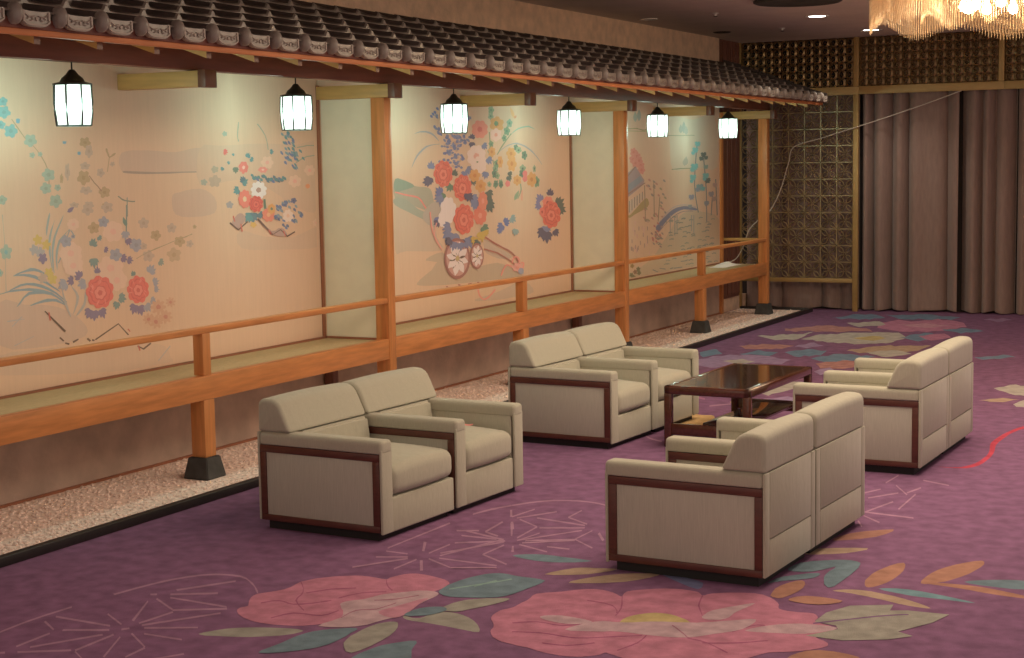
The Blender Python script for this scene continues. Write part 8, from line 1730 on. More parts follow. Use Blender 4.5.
14|38|4794,512 -10,0 -6,-2 -2,-2 -2,-3 8,1 7,1 5,2
15|38|4794,512 -8,2 -6,0 -4,-2 -4,-2 6,-1 7,0 5,1
10|38|4794,512 4,-2 5,0 6,0 5,1 -4,2 -5,1 -5,0
11|38|4794,512 1,-3 5,-1 6,-1 8,-1 -2,3 -4,2 -6,1
16|38|4794,512 -2,-3 2,-3 6,-2 6,-3 1,4 -1,3 -4,2
17|38|4794,512 -6,-2 -2,-3 3,-3 4,-2 4,2 3,3 -1,3
18|38|4794,512 -8,-1 -4,-1 0,-3 1,-2 6,1 5,2 2,2
9|37|4691,488 -3,-5 4,-3 10,-3 12,-2 0,5 -2,4 -6,3
10|37|4691,488 -9,-5 1,-5 6,-4 9,-5 6,5 2,5 -3,5
11|37|4691,488 -14,-4 -5,-5 0,-6 2,-6 12,5 8,4 3,6
12|37|4691,488 -16,-1 -9,-3 -5,-4 -2,-4 13,1 12,2 7,3
13|37|4691,488 -12,2 -9,0 -8,-2 -7,-4 11,-1 10,-1 9,2
12|37|4691,488 7,-4 9,-1 9,1 9,2 -7,3 -8,2 -9,0
13|37|4691,488 2,-5 7,-3 12,-2 13,0 -4,4 -6,4 -9,2
14|37|4691,488 -4,-6 5,-4 8,-5 12,-3 1,5 -1,5 -7,4
15|37|4691,488 -10,-4 -1,-5 3,-4 7,-5 7,5 4,4 -1,5
16|37|4691,488 -13,-2 -6,-3 0,-3 2,-5 10,3 8,2 4,3
17|37|4671,476 -2,-3 3,-2 6,-2 8,-1 0,3 -2,3 -4,1
18|37|4671,476 -6,-3 1,-3 4,-3 6,-3 3,3 2,3 -2,4
19|37|4671,476 -9,-2 -4,-4 0,-3 2,-4 7,3 6,3 1,3
20|37|4671,476 -11,0 -5,-2 -3,-3 -2,-3 9,1 7,1 5,3
21|37|4671,476 -8,2 -6,0 -5,-2 -4,-2 7,-1 7,-1 5,2
20|37|4671,476 5,-2 5,-1 6,1 6,1 -5,2 -5,1 -6,0
21|37|4671,476 1,-3 5,-2 7,-1 8,0 -2,2 -4,3 -6,1
22|37|4671,476 -3,-4 3,-2 6,-3 7,-3 1,4 -1,3 -4,3
23|37|4671,476 -7,-2 -1,-3 3,-3 4,-3 4,3 4,2 -1,3
24|37|4671,476 -9,-1 -3,-2 -1,-2 2,-3 6,2 6,1 2,2
4|39|4793,484 -2,-3 3,-2 7,-2 8,-1 0,3 -1,3 -5,2
5|39|4793,484 -5,-3 0,-3 4,-3 6,-3 4,3 2,3 -2,4
6|39|4793,484 -9,-2 -4,-4 0,-3 2,-4 8,3 5,3 2,3
7|39|4793,484 -10,0 -7,-2 -3,-2 -1,-4 9,1 7,1 5,3
8|39|4793,484 -8,2 -6,0 -5,-2 -5,-2 8,-1 7,0 5,1
7|39|4793,484 5,-2 6,0 6,0 6,1 -5,2 -5,1 -6,0
8|39|4793,484 2,-3 5,-2 7,-1 9,0 -3,2 -4,3 -6,1
9|39|4793,484 -2,-3 3,-3 6,-3 8,-3 0,4 -1,3 -4,3
10|39|4793,484 -7,-2 0,-3 2,-3 4,-3 5,3 3,2 0,4
11|39|4793,484 -9,-1 -3,-1 -1,-3 2,-3 6,2 6,1 2,3
9|37|4677,455 -3,-5 4,-3 9,-2 10,-2 1,4 -2,4 -6,3
10|37|4677,455 -7,-5 0,-4 6,-4 8,-4 4,4 2,5 -2,4
11|37|4677,455 -12,-4 -5,-4 0,-5 2,-6 10,4 8,4 2,5
12|37|4677,455 -14,-1 -8,-2 -4,-4 -2,-4 11,1 11,2 6,3
13|37|4677,455 -10,2 -9,0 -6,-2 -6,-3 10,-2 8,0 8,1
12|37|4677,455 7,-4 7,-1 8,1 8,2 -7,3 -6,1 -8,0
13|37|4677,455 2,-5 7,-2 10,-2 11,0 -4,3 -5,3 -8,2
14|37|4677,455 -3,-5 4,-4 8,-4 10,-4 1,5 -1,5 -6,4
15|37|4677,455 -9,-4 -1,-4 3,-4 6,-4 6,4 4,4 -1,3
16|37|4677,455 -11,-2 -5,-2 -1,-4 2,-3 9,2 7,2 3,2
16|37|4664,441 -2,-3 2,-2 6,-1 6,-1 0,2 -1,2 -4,2
17|37|4664,441 -5,-3 1,-2 3,-3 5,-2 2,2 2,3 -2,2
18|37|4664,441 -8,-3 -3,-2 1,-3 1,-3 6,2 4,2 2,3
19|37|4664,441 -9,-1 -5,-1 -2,-2 -1,-3 7,1 6,1 4,2
20|37|4664,441 -6,1 -6,0 -4,-1 -3,-2 6,-1 5,0 4,0
19|37|4664,441 4,-2 4,-1 5,0 5,2 -4,1 -4,1 -5,0
20|37|4664,441 1,-3 4,-2 5,0 7,-1 -2,3 -3,1 -4,1
21|37|4664,441 -2,-3 2,-3 5,-2 6,-2 0,3 -1,2 -3,3
22|37|4664,441 -6,-3 0,-2 2,-2 3,-3 4,3 2,2 -1,2
23|37|4664,441 -7,-1 -3,-2 0,-2 0,-2 6,1 4,1 2,2
4|37|4793,458 -3,-5 4,-3 9,-2 11,-2 0,4 -2,4 -6,2
5|37|4793,458 -8,-5 1,-4 5,-4 9,-4 4,4 3,5 -3,4
6|37|4793,458 -13,-4 -5,-4 0,-6 3,-5 10,4 8,5 2,4
7|37|4793,458 -15,-1 -8,-2 -4,-4 -2,-4 12,1 10,2 7,3
8|37|4793,458 -11,2 -8,0 -8,-2 -6,-3 10,-2 10,0 8,1
7|37|4793,458 7,-4 7,0 9,0 8,2 -7,2 -7,2 -8,0
8|37|4793,458 2,-5 7,-3 10,-1 12,-1 -4,4 -5,4 -9,2
9|37|4793,458 -3,-6 4,-4 8,-4 10,-3 1,5 -1,4 -6,5
10|37|4793,458 -9,-4 -2,-4 4,-4 6,-4 6,4 4,4 0,4
11|37|4793,458 -12,-2 -5,-2 0,-4 1,-4 9,2 8,2 3,4
10|38|4807,443 -3,-4 4,-3 8,-2 10,-2 1,4 -2,3 -6,3
11|38|4807,443 -7,-4 0,-4 5,-4 8,-4 5,4 2,4 -3,4
12|38|4807,443 -13,-3 -4,-5 0,-5 2,-4 10,3 7,4 3,5
13|38|4807,443 -14,-1 -8,-2 -4,-4 -2,-4 11,2 10,1 6,3
14|38|4807,443 -11,2 -8,0 -6,-2 -6,-3 10,-1 8,-1 8,1
13|38|4807,443 6,-3 7,-1 8,1 8,1 -6,3 -8,1 -7,0
14|38|4807,443 1,-5 7,-2 9,-1 12,-1 -4,4 -5,3 -8,2
15|38|4807,443 -3,-5 3,-4 8,-4 10,-3 1,5 -2,4 -5,4
16|38|4807,443 -9,-3 -1,-4 3,-4 6,-4 6,4 4,3 -1,4
17|38|4807,443 -11,-1 -5,-3 -1,-3 2,-4 9,2 7,2 2,3
18|37|4779,446 -2,-3 3,-2 5,-1 7,-1 0,2 -1,3 -4,1
19|37|4779,446 -5,-3 0,-3 4,-2 5,-2 3,2 1,3 -1,3
20|37|4779,446 -8,-2 -3,-3 0,-3 2,-3 6,2 4,3 2,2
21|37|4779,446 -9,0 -5,-2 -2,-2 -2,-3 8,1 6,1 4,2
22|37|4779,446 -7,1 -5,0 -4,-1 -3,-2 6,-1 5,0 5,1
21|37|4779,446 4,-2 5,-1 4,1 6,1 -4,1 -5,1 -5,1
22|37|4779,446 1,-3 4,-1 6,-1 7,-1 -2,2 -3,2 -5,2
23|37|4779,446 -2,-3 2,-3 5,-2 6,-2 1,3 -1,3 -3,2
24|37|4779,446 -5,-2 -2,-3 3,-2 3,-3 4,2 2,3 0,2
25|37|4779,446 -7,-1 -3,-1 -1,-2 2,-3 5,1 5,2 1,1
1|40|4738,424 -4,-5 5,-3 9,-3 13,-2 0,5 -2,4 -7,3
2|40|4738,424 -9,-5 0,-5 7,-4 9,-5 5,5 3,5 -3,5
9|40|4738,424 -15,-4 -5,-5 0,-5 2,-6 12,4 8,4 4,6
10|40|4738,424 -17,0 -9,-3 -5,-4 -3,-5 14,1 12,2 7,3
11|40|4738,424 -13,3 -9,-1 -8,-2 -7,-3 11,-2 11,-1 9,2
10|40|4738,424 7,-4 9,-1 9,1 9,2 -8,3 -8,2 -8,0
11|40|4738,424 2,-5 7,-3 11,-2 14,-1 -4,5 -6,4 -10,2
12|40|4738,424 -4,-6 4,-4 9,-5 12,-4 1,6 -1,5 -7,4
13|40|4738,424 -11,-4 -1,-4 4,-5 6,-5 7,4 5,5 -1,5
14|40|4738,424 -14,-2 -6,-2 0,-4 2,-4 10,2 9,2 3,3
12|37|4765,416 -2,-3 3,-2 6,-2 8,-1 0,2 -1,3 -5,2
13|37|4765,416 -6,-3 1,-3 4,-3 6,-3 3,3 2,3 -2,3
14|37|4765,416 -10,-2 -3,-4 0,-3 2,-4 7,3 6,3 2,3
15|37|4765,416 -11,0 -6,-2 -3,-2 -2,-4 9,1 8,1 4,2
16|37|4765,416 -8,2 -6,0 -5,-2 -5,-2 7,-1 7,-1 6,2
15|37|4765,416 5,-2 5,-1 6,1 7,1 -6,2 -5,1 -6,0
16|37|4765,416 1,-3 5,-2 7,-1 9,-1 -3,3 -3,2 -7,2
17|37|4765,416 -3,-4 3,-3 6,-3 8,-2 1,4 -2,3 -4,3
18|37|4765,416 -7,-2 -1,-3 3,-3 4,-3 4,3 4,2 -1,3
19|37|4765,416 -9,-1 -4,-2 0,-2 1,-3 7,1 6,2 2,2
15|41|4717,415 -2,-3 3,-3 6,-1 8,-2 0,3 -1,3 -5,2
16|41|4717,415 -5,-3 0,-4 4,-2 6,-4 3,4 2,3 -2,3
17|41|4717,415 -9,-3 -4,-3 0,-3 2,-4 8,2 5,3 2,4
18|41|4717,415 -11,-1 -6,-1 -2,-3 -2,-3 9,1 7,1 5,2
19|41|4717,415 -8,2 -6,-1 -5,-1 -4,-2 7,-1 7,-1 5,1
18|41|4717,415 5,-3 5,0 6,0 6,2 -5,1 -5,1 -6,1
19|41|4717,415 1,-3 5,-2 7,-2 9,0 -3,3 -4,2 -6,2
20|41|4717,415 -3,-4 3,-3 6,-3 8,-2 1,3 -2,4 -4,2
21|41|4717,415 -7,-3 -1,-3 3,-3 4,-3 5,3 3,3 -1,3
22|41|4717,415 -9,-1 -3,-2 -1,-2 2,-3 6,1 6,2 2,2
1|42|4663,394 -3,-4 4,-3 7,-2 9,-1 1,3 -2,3 -5,2
2|42|4663,394 -7,-4 1,-4 5,-3 6,-4 4,4 2,3 -2,4
3|42|4663,394 -11,-3 -4,-4 0,-5 2,-4 9,3 6,4 3,4
4|42|4663,394 -12,-1 -7,-2 -4,-3 -2,-4 11,2 9,1 5,3
5|42|4663,394 -9,2 -7,0 -6,-2 -5,-2 8,-2 8,0 6,0
9|42|4663,394 5,-3 7,-1 7,0 7,2 -6,2 -6,2 -7,0
10|42|4663,394 1,-4 6,-2 9,-2 9,-1 -2,4 -5,3 -7,2
11|42|4663,394 -3,-5 3,-3 7,-4 9,-3 1,5 -1,4 -5,3
12|42|4663,394 -7,-4 -2,-3 3,-3 5,-4 5,4 4,2 -1,4
13|42|4663,394 -10,-2 -4,-2 -1,-2 2,-4 8,2 6,2 2,2
3|43|4842,399 -3,-4 3,-3 8,-2 10,-2 0,4 -1,3 -6,3
4|43|4842,399 -8,-4 1,-4 5,-3 7,-4 5,4 2,4 -3,3
5|43|4842,399 -12,-3 -4,-4 0,-5 2,-4 9,3 7,4 2,4
6|43|4842,399 -14,-1 -7,-2 -3,-3 -3,-4 11,1 10,2 5,2
7|43|4842,399 -10,2 -8,0 -6,-2 -6,-3 10,-1 8,-1 6,2
6|43|4842,399 5,-3 7,-1 8,1 7,1 -6,2 -7,2 -7,0
7|43|4842,399 1,-4 6,-3 9,-1 10,-1 -3,4 -4,3 -8,1
8|43|4842,399 -4,-5 4,-4 7,-3 9,-3 1,4 -1,4 -5,4
9|43|4842,399 -9,-3 -1,-4 3,-4 5,-3 6,3 4,4 -1,3
10|43|4842,399 -11,-1 -5,-3 0,-3 1,-3 9,1 6,2 3,3
4|44|4799,371 -3,-4 4,-3 7,-1 9,-2 0,3 -1,3 -5,3
5|44|4799,371 -6,-4 0,-3 5,-4 6,-3 4,3 2,4 -2,4
6|44|4799,371 -11,-3 -4,-4 0,-4 3,-4 8,3 6,3 2,4
7|44|4799,371 -12,-1 -7,-2 -3,-2 -2,-4 10,1 9,1 5,3
8|44|4799,371 -9,2 -7,-1 -5,-1 -5,-2 8,-1 7,-1 6,1
7|44|4799,371 5,-3 6,-1 7,1 7,1 -6,2 -6,1 -6,1
8|44|4799,371 1,-4 6,-2 8,-1 10,-1 -3,3 -5,3 -6,1
9|44|4799,371 -3,-5 3,-3 7,-3 8,-3 1,4 -1,4 -4,3
10|44|4799,371 -7,-3 -2,-3 3,-4 5,-3 5,3 3,3 0,3
11|44|4799,371 -10,-1 -4,-2 0,-3 1,-3 8,1 6,2 2,2
8|45|4649,364 -1,-2 2,-2 5,-2 6,0 1,2 -2,2 -3,2
9|45|4649,364 -4,-2 0,-3 3,-2 5,-3 3,3 1,3 -1,2
10|45|4649,364 -7,-2 -3,-2 0,-3 1,-3 6,2 5,2 1,3
11|45|4649,364 -8,0 -5,-1 -2,-2 -2,-3 8,1 6,1 3,2
12|45|4649,364 -6,2 -5,0 -4,-2 -3,-1 5,-1 6,0 4,0
11|45|4649,364 4,-2 5,0 4,0 5,1 -4,1 -4,2 -5,0
12|45|4649,364 1,-2 4,-2 6,-1 7,-1 -2,3 -3,2 -5,1
13|45|4649,364 -1,-2 2,-3 4,-3 6,-2 1,3 -1,3 -3,2
14|45|4649,364 -5,-2 -1,-2 2,-2 3,-3 4,2 3,3 -1,2
15|45|4649,364 -7,0 -2,-2 -1,-2 1,-2 6,1 4,1 2,2
3|46|4877,426 -2,-4 3,-2 7,-2 8,-1 1,3 -2,3 -5,2
4|46|4877,426 -5,-4 0,-2 4,-4 6,-3 4,3 2,4 -2,3
5|46|4877,426 -9,-3 -4,-3 0,-4 2,-4 8,3 6,3 1,4
6|46|4877,426 -11,0 -6,-2 -3,-3 -2,-3 9,1 8,1 5,2
7|46|4877,426 -8,2 -7,0 -5,-2 -5,-2 8,-1 7,-1 6,1
6|46|4877,426 5,-2 6,-1 6,0 7,1 -5,2 -6,2 -6,0
7|46|4877,426 2,-4 5,-2 8,0 8,-1 -2,3 -4,2 -6,2
8|46|4877,426 -2,-4 3,-3 6,-3 8,-2 1,3 -1,3 -5,4
9|46|4877,426 -7,-3 -1,-3 3,-3 4,-3 5,3 3,3 0,3
10|46|4877,426 -9,-1 -4,-2 0,-3 1,-2 7,1 6,1 2,3
3|47|4870,383 -3,-3 4,-3 7,-2 9,-1 0,3 -1,3 -5,2
4|47|4870,383 -7,-3 1,-4 4,-3 7,-4 4,4 2,3 -2,4
5|47|4870,383 -11,-3 -4,-3 0,-5 2,-4 9,3 6,4 2,3
6|47|4870,383 -12,0 -7,-2 -4,-3 -2,-4 11,1 8,2 6,2
10|47|4870,383 -9,2 -7,0 -6,-1 -5,-3 8,-1 8,-1 6,1
6|47|4870,383 5,-3 7,0 6,0 8,2 -6,2 -6,1 -7,0
7|47|4870,383 1,-3 6,-3 8,-1 10,-1 -3,3 -4,3 -7,2
11|47|4870,383 -3,-4 3,-3 7,-4 9,-2 0,3 -1,4 -5,3
12|47|4870,383 -8,-3 -1,-3 3,-3 5,-4 5,3 4,3 -1,4
13|47|4870,383 -10,-1 -4,-2 -1,-3 1,-3 8,2 6,1 3,3
2|48|4194,204 -2,-3 -6,-1 -5,3 -7,0 -4,3 3,2 -2,3 3,2 7,-1 5,2 6,-1 2,-3 6,-2 0,-3
3|49|4189,207 0,-1 -1,0 -2,0 -2,-1 -2,1 -1,0 -1,1 0,1 1,1 1,1 2,0 2,-1 2,0 1,-1
2|50|4218,188 2,-4 -4,-2 -7,2 -5,-2 -6,2 -1,3 -6,2 1,3 6,1 2,3 6,0 5,-3 7,0 4,-3
3|49|4211,188 -1,-1 -2,0 -2,-1 -2,1 -1,1 -1,0 0,2 1,0 1,1 2,0 2,-1 2,0 1,-1
3|51|4186,178 -3,-3 -6,0 -4,3 -7,1 -3,3 5,2 -2,3 5,2 6,-2 6,1 6,-2 0,-2 5,-3 -2,-3
4|49|4182,182 1,-1 -1,-1 -2,0 -2,0 -2,0 -1,1 -1,1 0,1 1,1 1,0 2,0 2,0 2,0 1,-1
3|51|4240,193 0,-3 -5,-1 -7,2 -6,-1 -5,2 1,3 -4,3 2,2 7,0 4,3 7,-1 3,-3 7,-1 1,-3
4|49|4234,196 0,-1 -2,-1 -1,0 -2,0 -2,0 -1,1 -1,1 1,1 1,1 2,0 2,0 2,-1 1,-1
5|51|4182,175 -2,1 2,3 7,0 3,3 7,-1 3,-3 7,-1 1,-2
6|49|4190,175 2,1 1,0 1,1 2,-1 2,0 2,-1
4|51|4243,180 -3,-2 -7,0 -4,2 -7,1 -2,3 4,2 -2,4 5,1 7,-1 6,1 5,-2 0,-3 6,-2 -2,-3
5|49|4239,184 -1,-1 -2,0 -2,-1 -2,1 -1,1 -1,0 0,2 2,0 0,1 2,0 2,-1 2,0 1,-1
2|52|4338,185 42,-9 2,2 -41,10
2|52|4393,186 49,-6 0,3 -48,5
2|52|4511,178 71,-1 -2,3 -70,1
3|52|4569,195 52,-1 -1,3 -52,1
2|52|4480,178 26,2 -3,3 -25,-2"""


# ------------------------------------------------------------------ helpers
def lin(c):
    f = lambda v: (v/12.92 if v <= .04045 else ((v+.055)/1.055)**2.4)
    return tuple(f(v/255) for v in c)

def mat(name, col, rough=.6, metal=0., noise=0., nscale=8., stretch=(1, 1, 1), bump=0., bscale=60., bstretch=(1, 1, 1), spec=.5, emit=None, estr=0., coat=0., attr=False, col2=None, sheen=0.):
    m = bpy.data.materials.new(name); m.use_nodes = True
    nt = m.node_tree; N = nt.nodes; L = nt.links
    b = N['Principled BSDF']
    b.inputs['Roughness'].default_value = rough; b.inputs['Metallic'].default_value = metal
    b.inputs['Specular IOR Level'].default_value = spec
    b.inputs['Coat Weight'].default_value = coat; b.inputs['Sheen Weight'].default_value = sheen
    b.inputs['Base Color'].default_value = (*col, 1)
    tc = N.new('ShaderNodeTexCoord')
    def tex(scale, st, detail=4):
        mp = N.new('ShaderNodeMapping'); mp.inputs['Scale'].default_value = st
        L.new(tc.outputs['Object'], mp.inputs['Vector'])
        n = N.new('ShaderNodeTexNoise'); n.inputs['Scale'].default_value = scale; n.inputs['Detail'].default_value = detail
        L.new(mp.outputs['Vector'], n.inputs['Vector']); return n
    src = None
    if attr:
        a = N.new('ShaderNodeAttribute'); a.attribute_name = 'paint'; src = a.outputs['Color']
    if noise > 0:
        n = tex(nscale, stretch)
        mr = N.new('ShaderNodeMapRange'); mr.inputs['From Min'].default_value = .3; mr.inputs['From Max'].default_value = .7
        mr.inputs['To Min'].default_value = 1-noise; mr.inputs['To Max'].default_value = 1+noise
        L.new(n.outputs['Fac'], mr.inputs['Value'])
        mx = N.new('ShaderNodeMix'); mx.data_type = 'RGBA'; mx.blend_type = 'MULTIPLY'; mx.inputs['Factor'].default_value = 1
        if src: L.new(src, mx.inputs['A'])
        elif col2:
            m2 = N.new('ShaderNodeMix'); m2.data_type = 'RGBA'
            m2.inputs['A'].default_value = (*col, 1); m2.inputs['B'].default_value = (*col2, 1)
            n2 = tex(nscale*.6, stretch, 2); L.new(n2.outputs['Fac'], m2.inputs['Factor']); L.new(m2.outputs['Result'], mx.inputs['A'])
        else: mx.inputs['A'].default_value = (*col, 1)
        L.new(mr.outputs['Result'], mx.inputs['B']); src = mx.outputs['Result']
    if src: L.new(src, b.inputs['Base Color'])
    if bump > 0:
        n = tex(bscale, bstretch); bp = N.new('ShaderNodeBump'); bp.inputs['Strength'].default_value = bump; bp.inputs['Distance'].default_value = .01
        L.new(n.outputs['Fac'], bp.inputs['Height']); L.new(bp.outputs['Normal'], b.inputs['Normal'])
    if emit:
        b.inputs['Emission Color'].default_value = (*emit, 1); b.inputs['Emission Strength'].default_value = estr
    return m

def tag(o, label=None, cat=None, group=None, kind=None):
    if label: o['label'] = label
    if cat: o['category'] = cat
    if group: o['group'] = group
    if kind: o['kind'] = kind
    return o

def thing(name, loc=(0, 0, 0), rz=0., label=None, cat=None, group=None):
    o = bpy.data.objects.new(name, None); COL.objects.link(o)
    o.empty_display_size = .1
    o.location = loc; o.rotation_euler = (0, 0, rz)
    return tag(o, label, cat, group)

def obj(name, bm, m, parent=None, smooth=True, angle=40, recalc=True):
    if recalc: bmesh.ops.recalc_face_normals(bm, faces=bm.faces)
    me = bpy.data.meshes.new(name); bm.to_mesh(me); bm.free()
    for mm in (m if isinstance(m, (list, tuple)) else [m]): me.materials.append(mm)
    if smooth:
        for p in me.polygons: p.use_smooth = True
        me.set_sharp_from_angle(angle=math.radians(angle))
    o = bpy.data.objects.new(name, me); COL.objects.link(o)
    if parent: o.parent = parent
    return o

def struct(name, bm, m, **k):
    return tag(obj(name, bm, m, **k), kind='structure')

def box(bm, x0, x1, y0, y1, z0, z1, bev=0., seg=2, mi=0):
    r = bmesh.ops.create_cube(bm, size=1)
    vs = r['verts']
    for v in vs:
        v.co = ((x0+x1)/2+v.co.x*(x1-x0), (y0+y1)/2+v.co.y*(y1-y0), (z0+z1)/2+v.co.z*(z1-z0))
    fs = list({f for v in vs for f in v.link_faces})
    for f in fs: f.material_index = mi
    if bev > 0:
        es = list({e for v in vs for e in v.link_edges})
        r = bmesh.ops.bevel(bm, geom=es, offset=bev, segments=seg, affect='EDGES', profile=.5)
        for f in r['faces']: f.material_index = mi
    return bm

def nb(): return bmesh.new()
def bx(*a, **k): return box(nb(), *a, **k)

def prism(bm, prof, axis, a, b, mi=0):
    """closed 2D profile extruded along an axis from a to b"""
    def P(u, v, w):
        return {'x': (w, u, v), 'y': (u, w, v), 'z': (u, v, w)}[axis]
    A = [bm.verts.new(P(u, v, a)) for u, v in prof]; B = [bm.verts.new(P(u, v, b)) for u, v in prof]
    n = len(prof); fs = [bm.faces.new(A[::-1]), bm.faces.new(B)]
    for i in range(n): fs.append(bm.faces.new((A[i], A[(i+1) % n], B[(i+1) % n], B[i])))
    for f in fs: f.material_index = mi
    return fs

def lathe(bm, prof, n=16, c=(0, 0), mi=0, rot=0.):
    rings = []
    for r, z in prof:
        if r < 1e-6: rings.append([bm.verts.new((c[0], c[1], z))])
        else: rings.append([bm.verts.new((c[0]+r*math.cos(rot+2*PI*i/n), c[1]+r*math.sin(rot+2*PI*i/n), z)) for i in range(n)])
    for A, B in zip(rings, rings[1:]):
        for i in range(n):
            j = (i+1) % n
            vs = [A[i % len(A)], A[j % len(A)], B[j % len(B)], B[i % len(B)]]
            u = []
            for v in vs:
                if v not in u: u.append(v)
            if len(u) > 2: bm.faces.new(u).material_index = mi
    return bm

def tube(bm, pts, r, n=8, mi=0):
    rings = []; up = Vector((0, 0, 1))
    pts = [Vector(p) for p in pts]
    for i, p in enumerate(pts):
        t = (pts[min(i+1, len(pts)-1)]-pts[max(i-1, 0)]).normalized()
        s = t.cross(up)
        s = Vector((1, 0, 0)) if s.length < 1e-3 else s.normalized()
        w = s.cross(t)
        rings.append([bm.verts.new(p+s*r*math.cos(2*PI*k/n)+w*r*math.sin(2*PI*k/n)) for k in range(n)])
    for A, B in zip(rings, rings[1:]):
        for k in range(n): bm.faces.new((A[k], A[(k+1) % n], B[(k+1) % n], B[k])).material_index = mi
    bm.faces.new(rings[0][::-1]).material_index = mi; bm.faces.new(rings[-1]).material_index = mi
    return bm

def smoothpath(P, n=6):
    out = []
    for i in range(len(P)-1):
        p0, p1, p2, p3 = (Vector(P[max(0, min(len(P)-1, i+k))]) for k in (-1, 0, 1, 2))
        for j in range(n):
            t = j/n
            out.append(.5*(2*p1+(p2-p0)*t+(2*p0-5*p1+4*p2-p3)*t*t+(3*p1-p0-3*p2+p3)*t**3))
    out.append(Vector(P[-1])); return out

def painted(bm, data, pal, place, gain, step=.0002, base=None, wash=0.):
    """flat ornament polygons laid on a surface, colour kept per face"""
    lay = bm.loops.layers.float_color.get('paint') or bm.loops.layers.float_color.new('paint')
    cols = [tuple(min(1, v*g) for v, g in zip(lin(c), gain)) for c in pal]
    if base: cols = [tuple(v*(1-wash)+b*wash for v, b in zip(c, base)) for c in cols]
    for row in data.strip().split('\n'):
        l, ci, pts = row.split('|')
        q = []; x = y = 0
        for k, t in enumerate(pts.split(' ')):
            a, b = t.split(','); x, y = (int(a), int(b)) if k == 0 else (x+int(a), y+int(b))
            q.append((x/250, y/250))
        f = bm.faces.new([bm.verts.new(place(u, v, int(l)*step)) for u, v in q])
        f.normal_update()
        for lp in f.loops: lp[lay] = (*cols[int(ci)], 1)
    return lay

# ------------------------------------------------------------------ materials
GW = (1.22, 1.42, 1.95)      # paint on the murals
GF = (1.15, 1.75, 2.3)      # dye in the carpet
PEACH = tuple(v*g for v, g in zip(lin((214, 170, 128)), GW))
PURPLE = tuple(v*g for v, g in zip(lin((110, 68, 108)), (1.5, 2.0, 1.46)))
M_carpet = mat('carpet', PURPLE, .95, noise=.19, nscale=11, bump=.5, bscale=260, attr=True, spec=.1)
M_mural = mat('painted_paper', PEACH, .75, noise=.02, nscale=10, stretch=(1, 6, .4), attr=True, spec=.2)
M_plaster = mat('sand_plaster', (.78, .54, .385), .9, noise=.13, nscale=9, bump=.5, bscale=40)
M_under = mat('grey_plaster', (.58, .44, .37), .9, noise=.15, nscale=5, bump=.3, bscale=30)
M_ceil = mat('ceiling_paint', (.62, .52, .44), .8, noise=.06, nscale=3)
M_wood = mat('cypress', (.64, .26, .09), .42, noise=.16, nscale=6, stretch=(6, .6, 6), bump=.05, bscale=40, spec=.4)
M_woodv = mat('cypress_upright', (.64, .265, .09), .42, noise=.14, nscale=6, stretch=(6, 6, .5), spec=.4)
M_woodp = mat('pale_cypress', (.58, .36, .13), .5, noise=.12, nscale=6, stretch=(.6, 6, 6))
M_girder = mat('red_brown_beam', (.17, .048, .03), .5, noise=.18, nscale=6, stretch=(5, .5, 5))
M_fascia = mat('red_orange_board', (.62, .21, .075), .6, noise=.12, nscale=5, stretch=(5, .4, 5))
M_dkwood = mat('beam_end_copper', (.17, .07, .045), .4, noise=.1)
M_trim = mat('brown_trim', (.36, .14, .078), .5, noise=.1)
M_door = mat('door_brown', (.21, .085, .058), .45, noise=.22, nscale=7, stretch=(6, 6, .4))
M_tatami = mat('tatami', (.52, .37, .20), .75, noise=.12, nscale=20, stretch=(8, 1, 1), bump=.2, bscale=120)
M_stone = mat('slate_footing', (.055, .055, .055), .7, noise=.25, nscale=14, bump=.3, bscale=40)
M_screen = mat('plain_paper', (.86, .80, .63), .75, noise=.03)
M_gravel = mat('white_pebbles', (.88, .71, .64), .8, noise=.25, nscale=40)
M_grbase = mat('gravel_bed', (.60, .47, .40), .9, noise=.35, nscale=70, bump=1, bscale=90)
M_curb = mat('black_curb', (.022, .018, .018), .45, noise=.2)
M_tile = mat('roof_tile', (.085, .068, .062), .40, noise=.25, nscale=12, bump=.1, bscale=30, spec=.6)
M_tilel = mat('roof_tile_lit_face', (.30, .255, .225), .34, noise=.25, nscale=16, spec=.6)  # lighter tile copy; light on front faces and caps put into the colour
M_orn = mat('tile_ornament', (.40, .33, .29), .5)
M_fab = mat('ribbed_fabric', (.445, .42, .335), .9, noise=.07, nscale=30, stretch=(9, 9, .8), bump=.35, bscale=16, bstretch=(1, 1, .4), spec=.15, sheen=.25)
M_fabside = mat('ribbed_fabric_panel', (.49, .465, .395), .9, noise=.08, nscale=40, stretch=(9, 9, .3), spec=.1, sheen=.2)
M_walnut = mat('dark_walnut', (.105, .032, .022), .35, noise=.2, nscale=10, stretch=(1, 4, 4), spec=.5)
M_black = mat('black_plinth', (.012, .01, .01), .6)
M_table = mat('lacquered_rosewood', (.085, .025, .014), .14, noise=.25, nscale=8, stretch=(6, .7, 6), coat=.6)
M_tabletop = mat('lacquered_table_top', (.035, .014, .009), .09, noise=.2, nscale=8, stretch=(6, .7, 6), coat=.5)
M_brass = mat('aged_brass', (.36, .27, .15), .38, metal=.35, noise=.25, nscale=9)
M_brassd = mat('dark_brass', (.23, .15, .07), .34, metal=.55, noise=.3, nscale=9)
M_gold = mat('gold_frame', (.42, .27, .10), .45, metal=.15, noise=.08, nscale=5)
M_curtain = mat('mauve_curtain', (.29, .20, .175), .95, noise=.08, nscale=30, stretch=(1, 1, .2), spec=.05, sheen=.2)
M_dark = mat('dark_backing', (.03, .02, .018), .8)
M_backg = mat('gilt_backing', (.20, .12, .055), .6, noise=.3, nscale=5)
M_iron = mat('black_iron', (.02, .02, .018), .5)
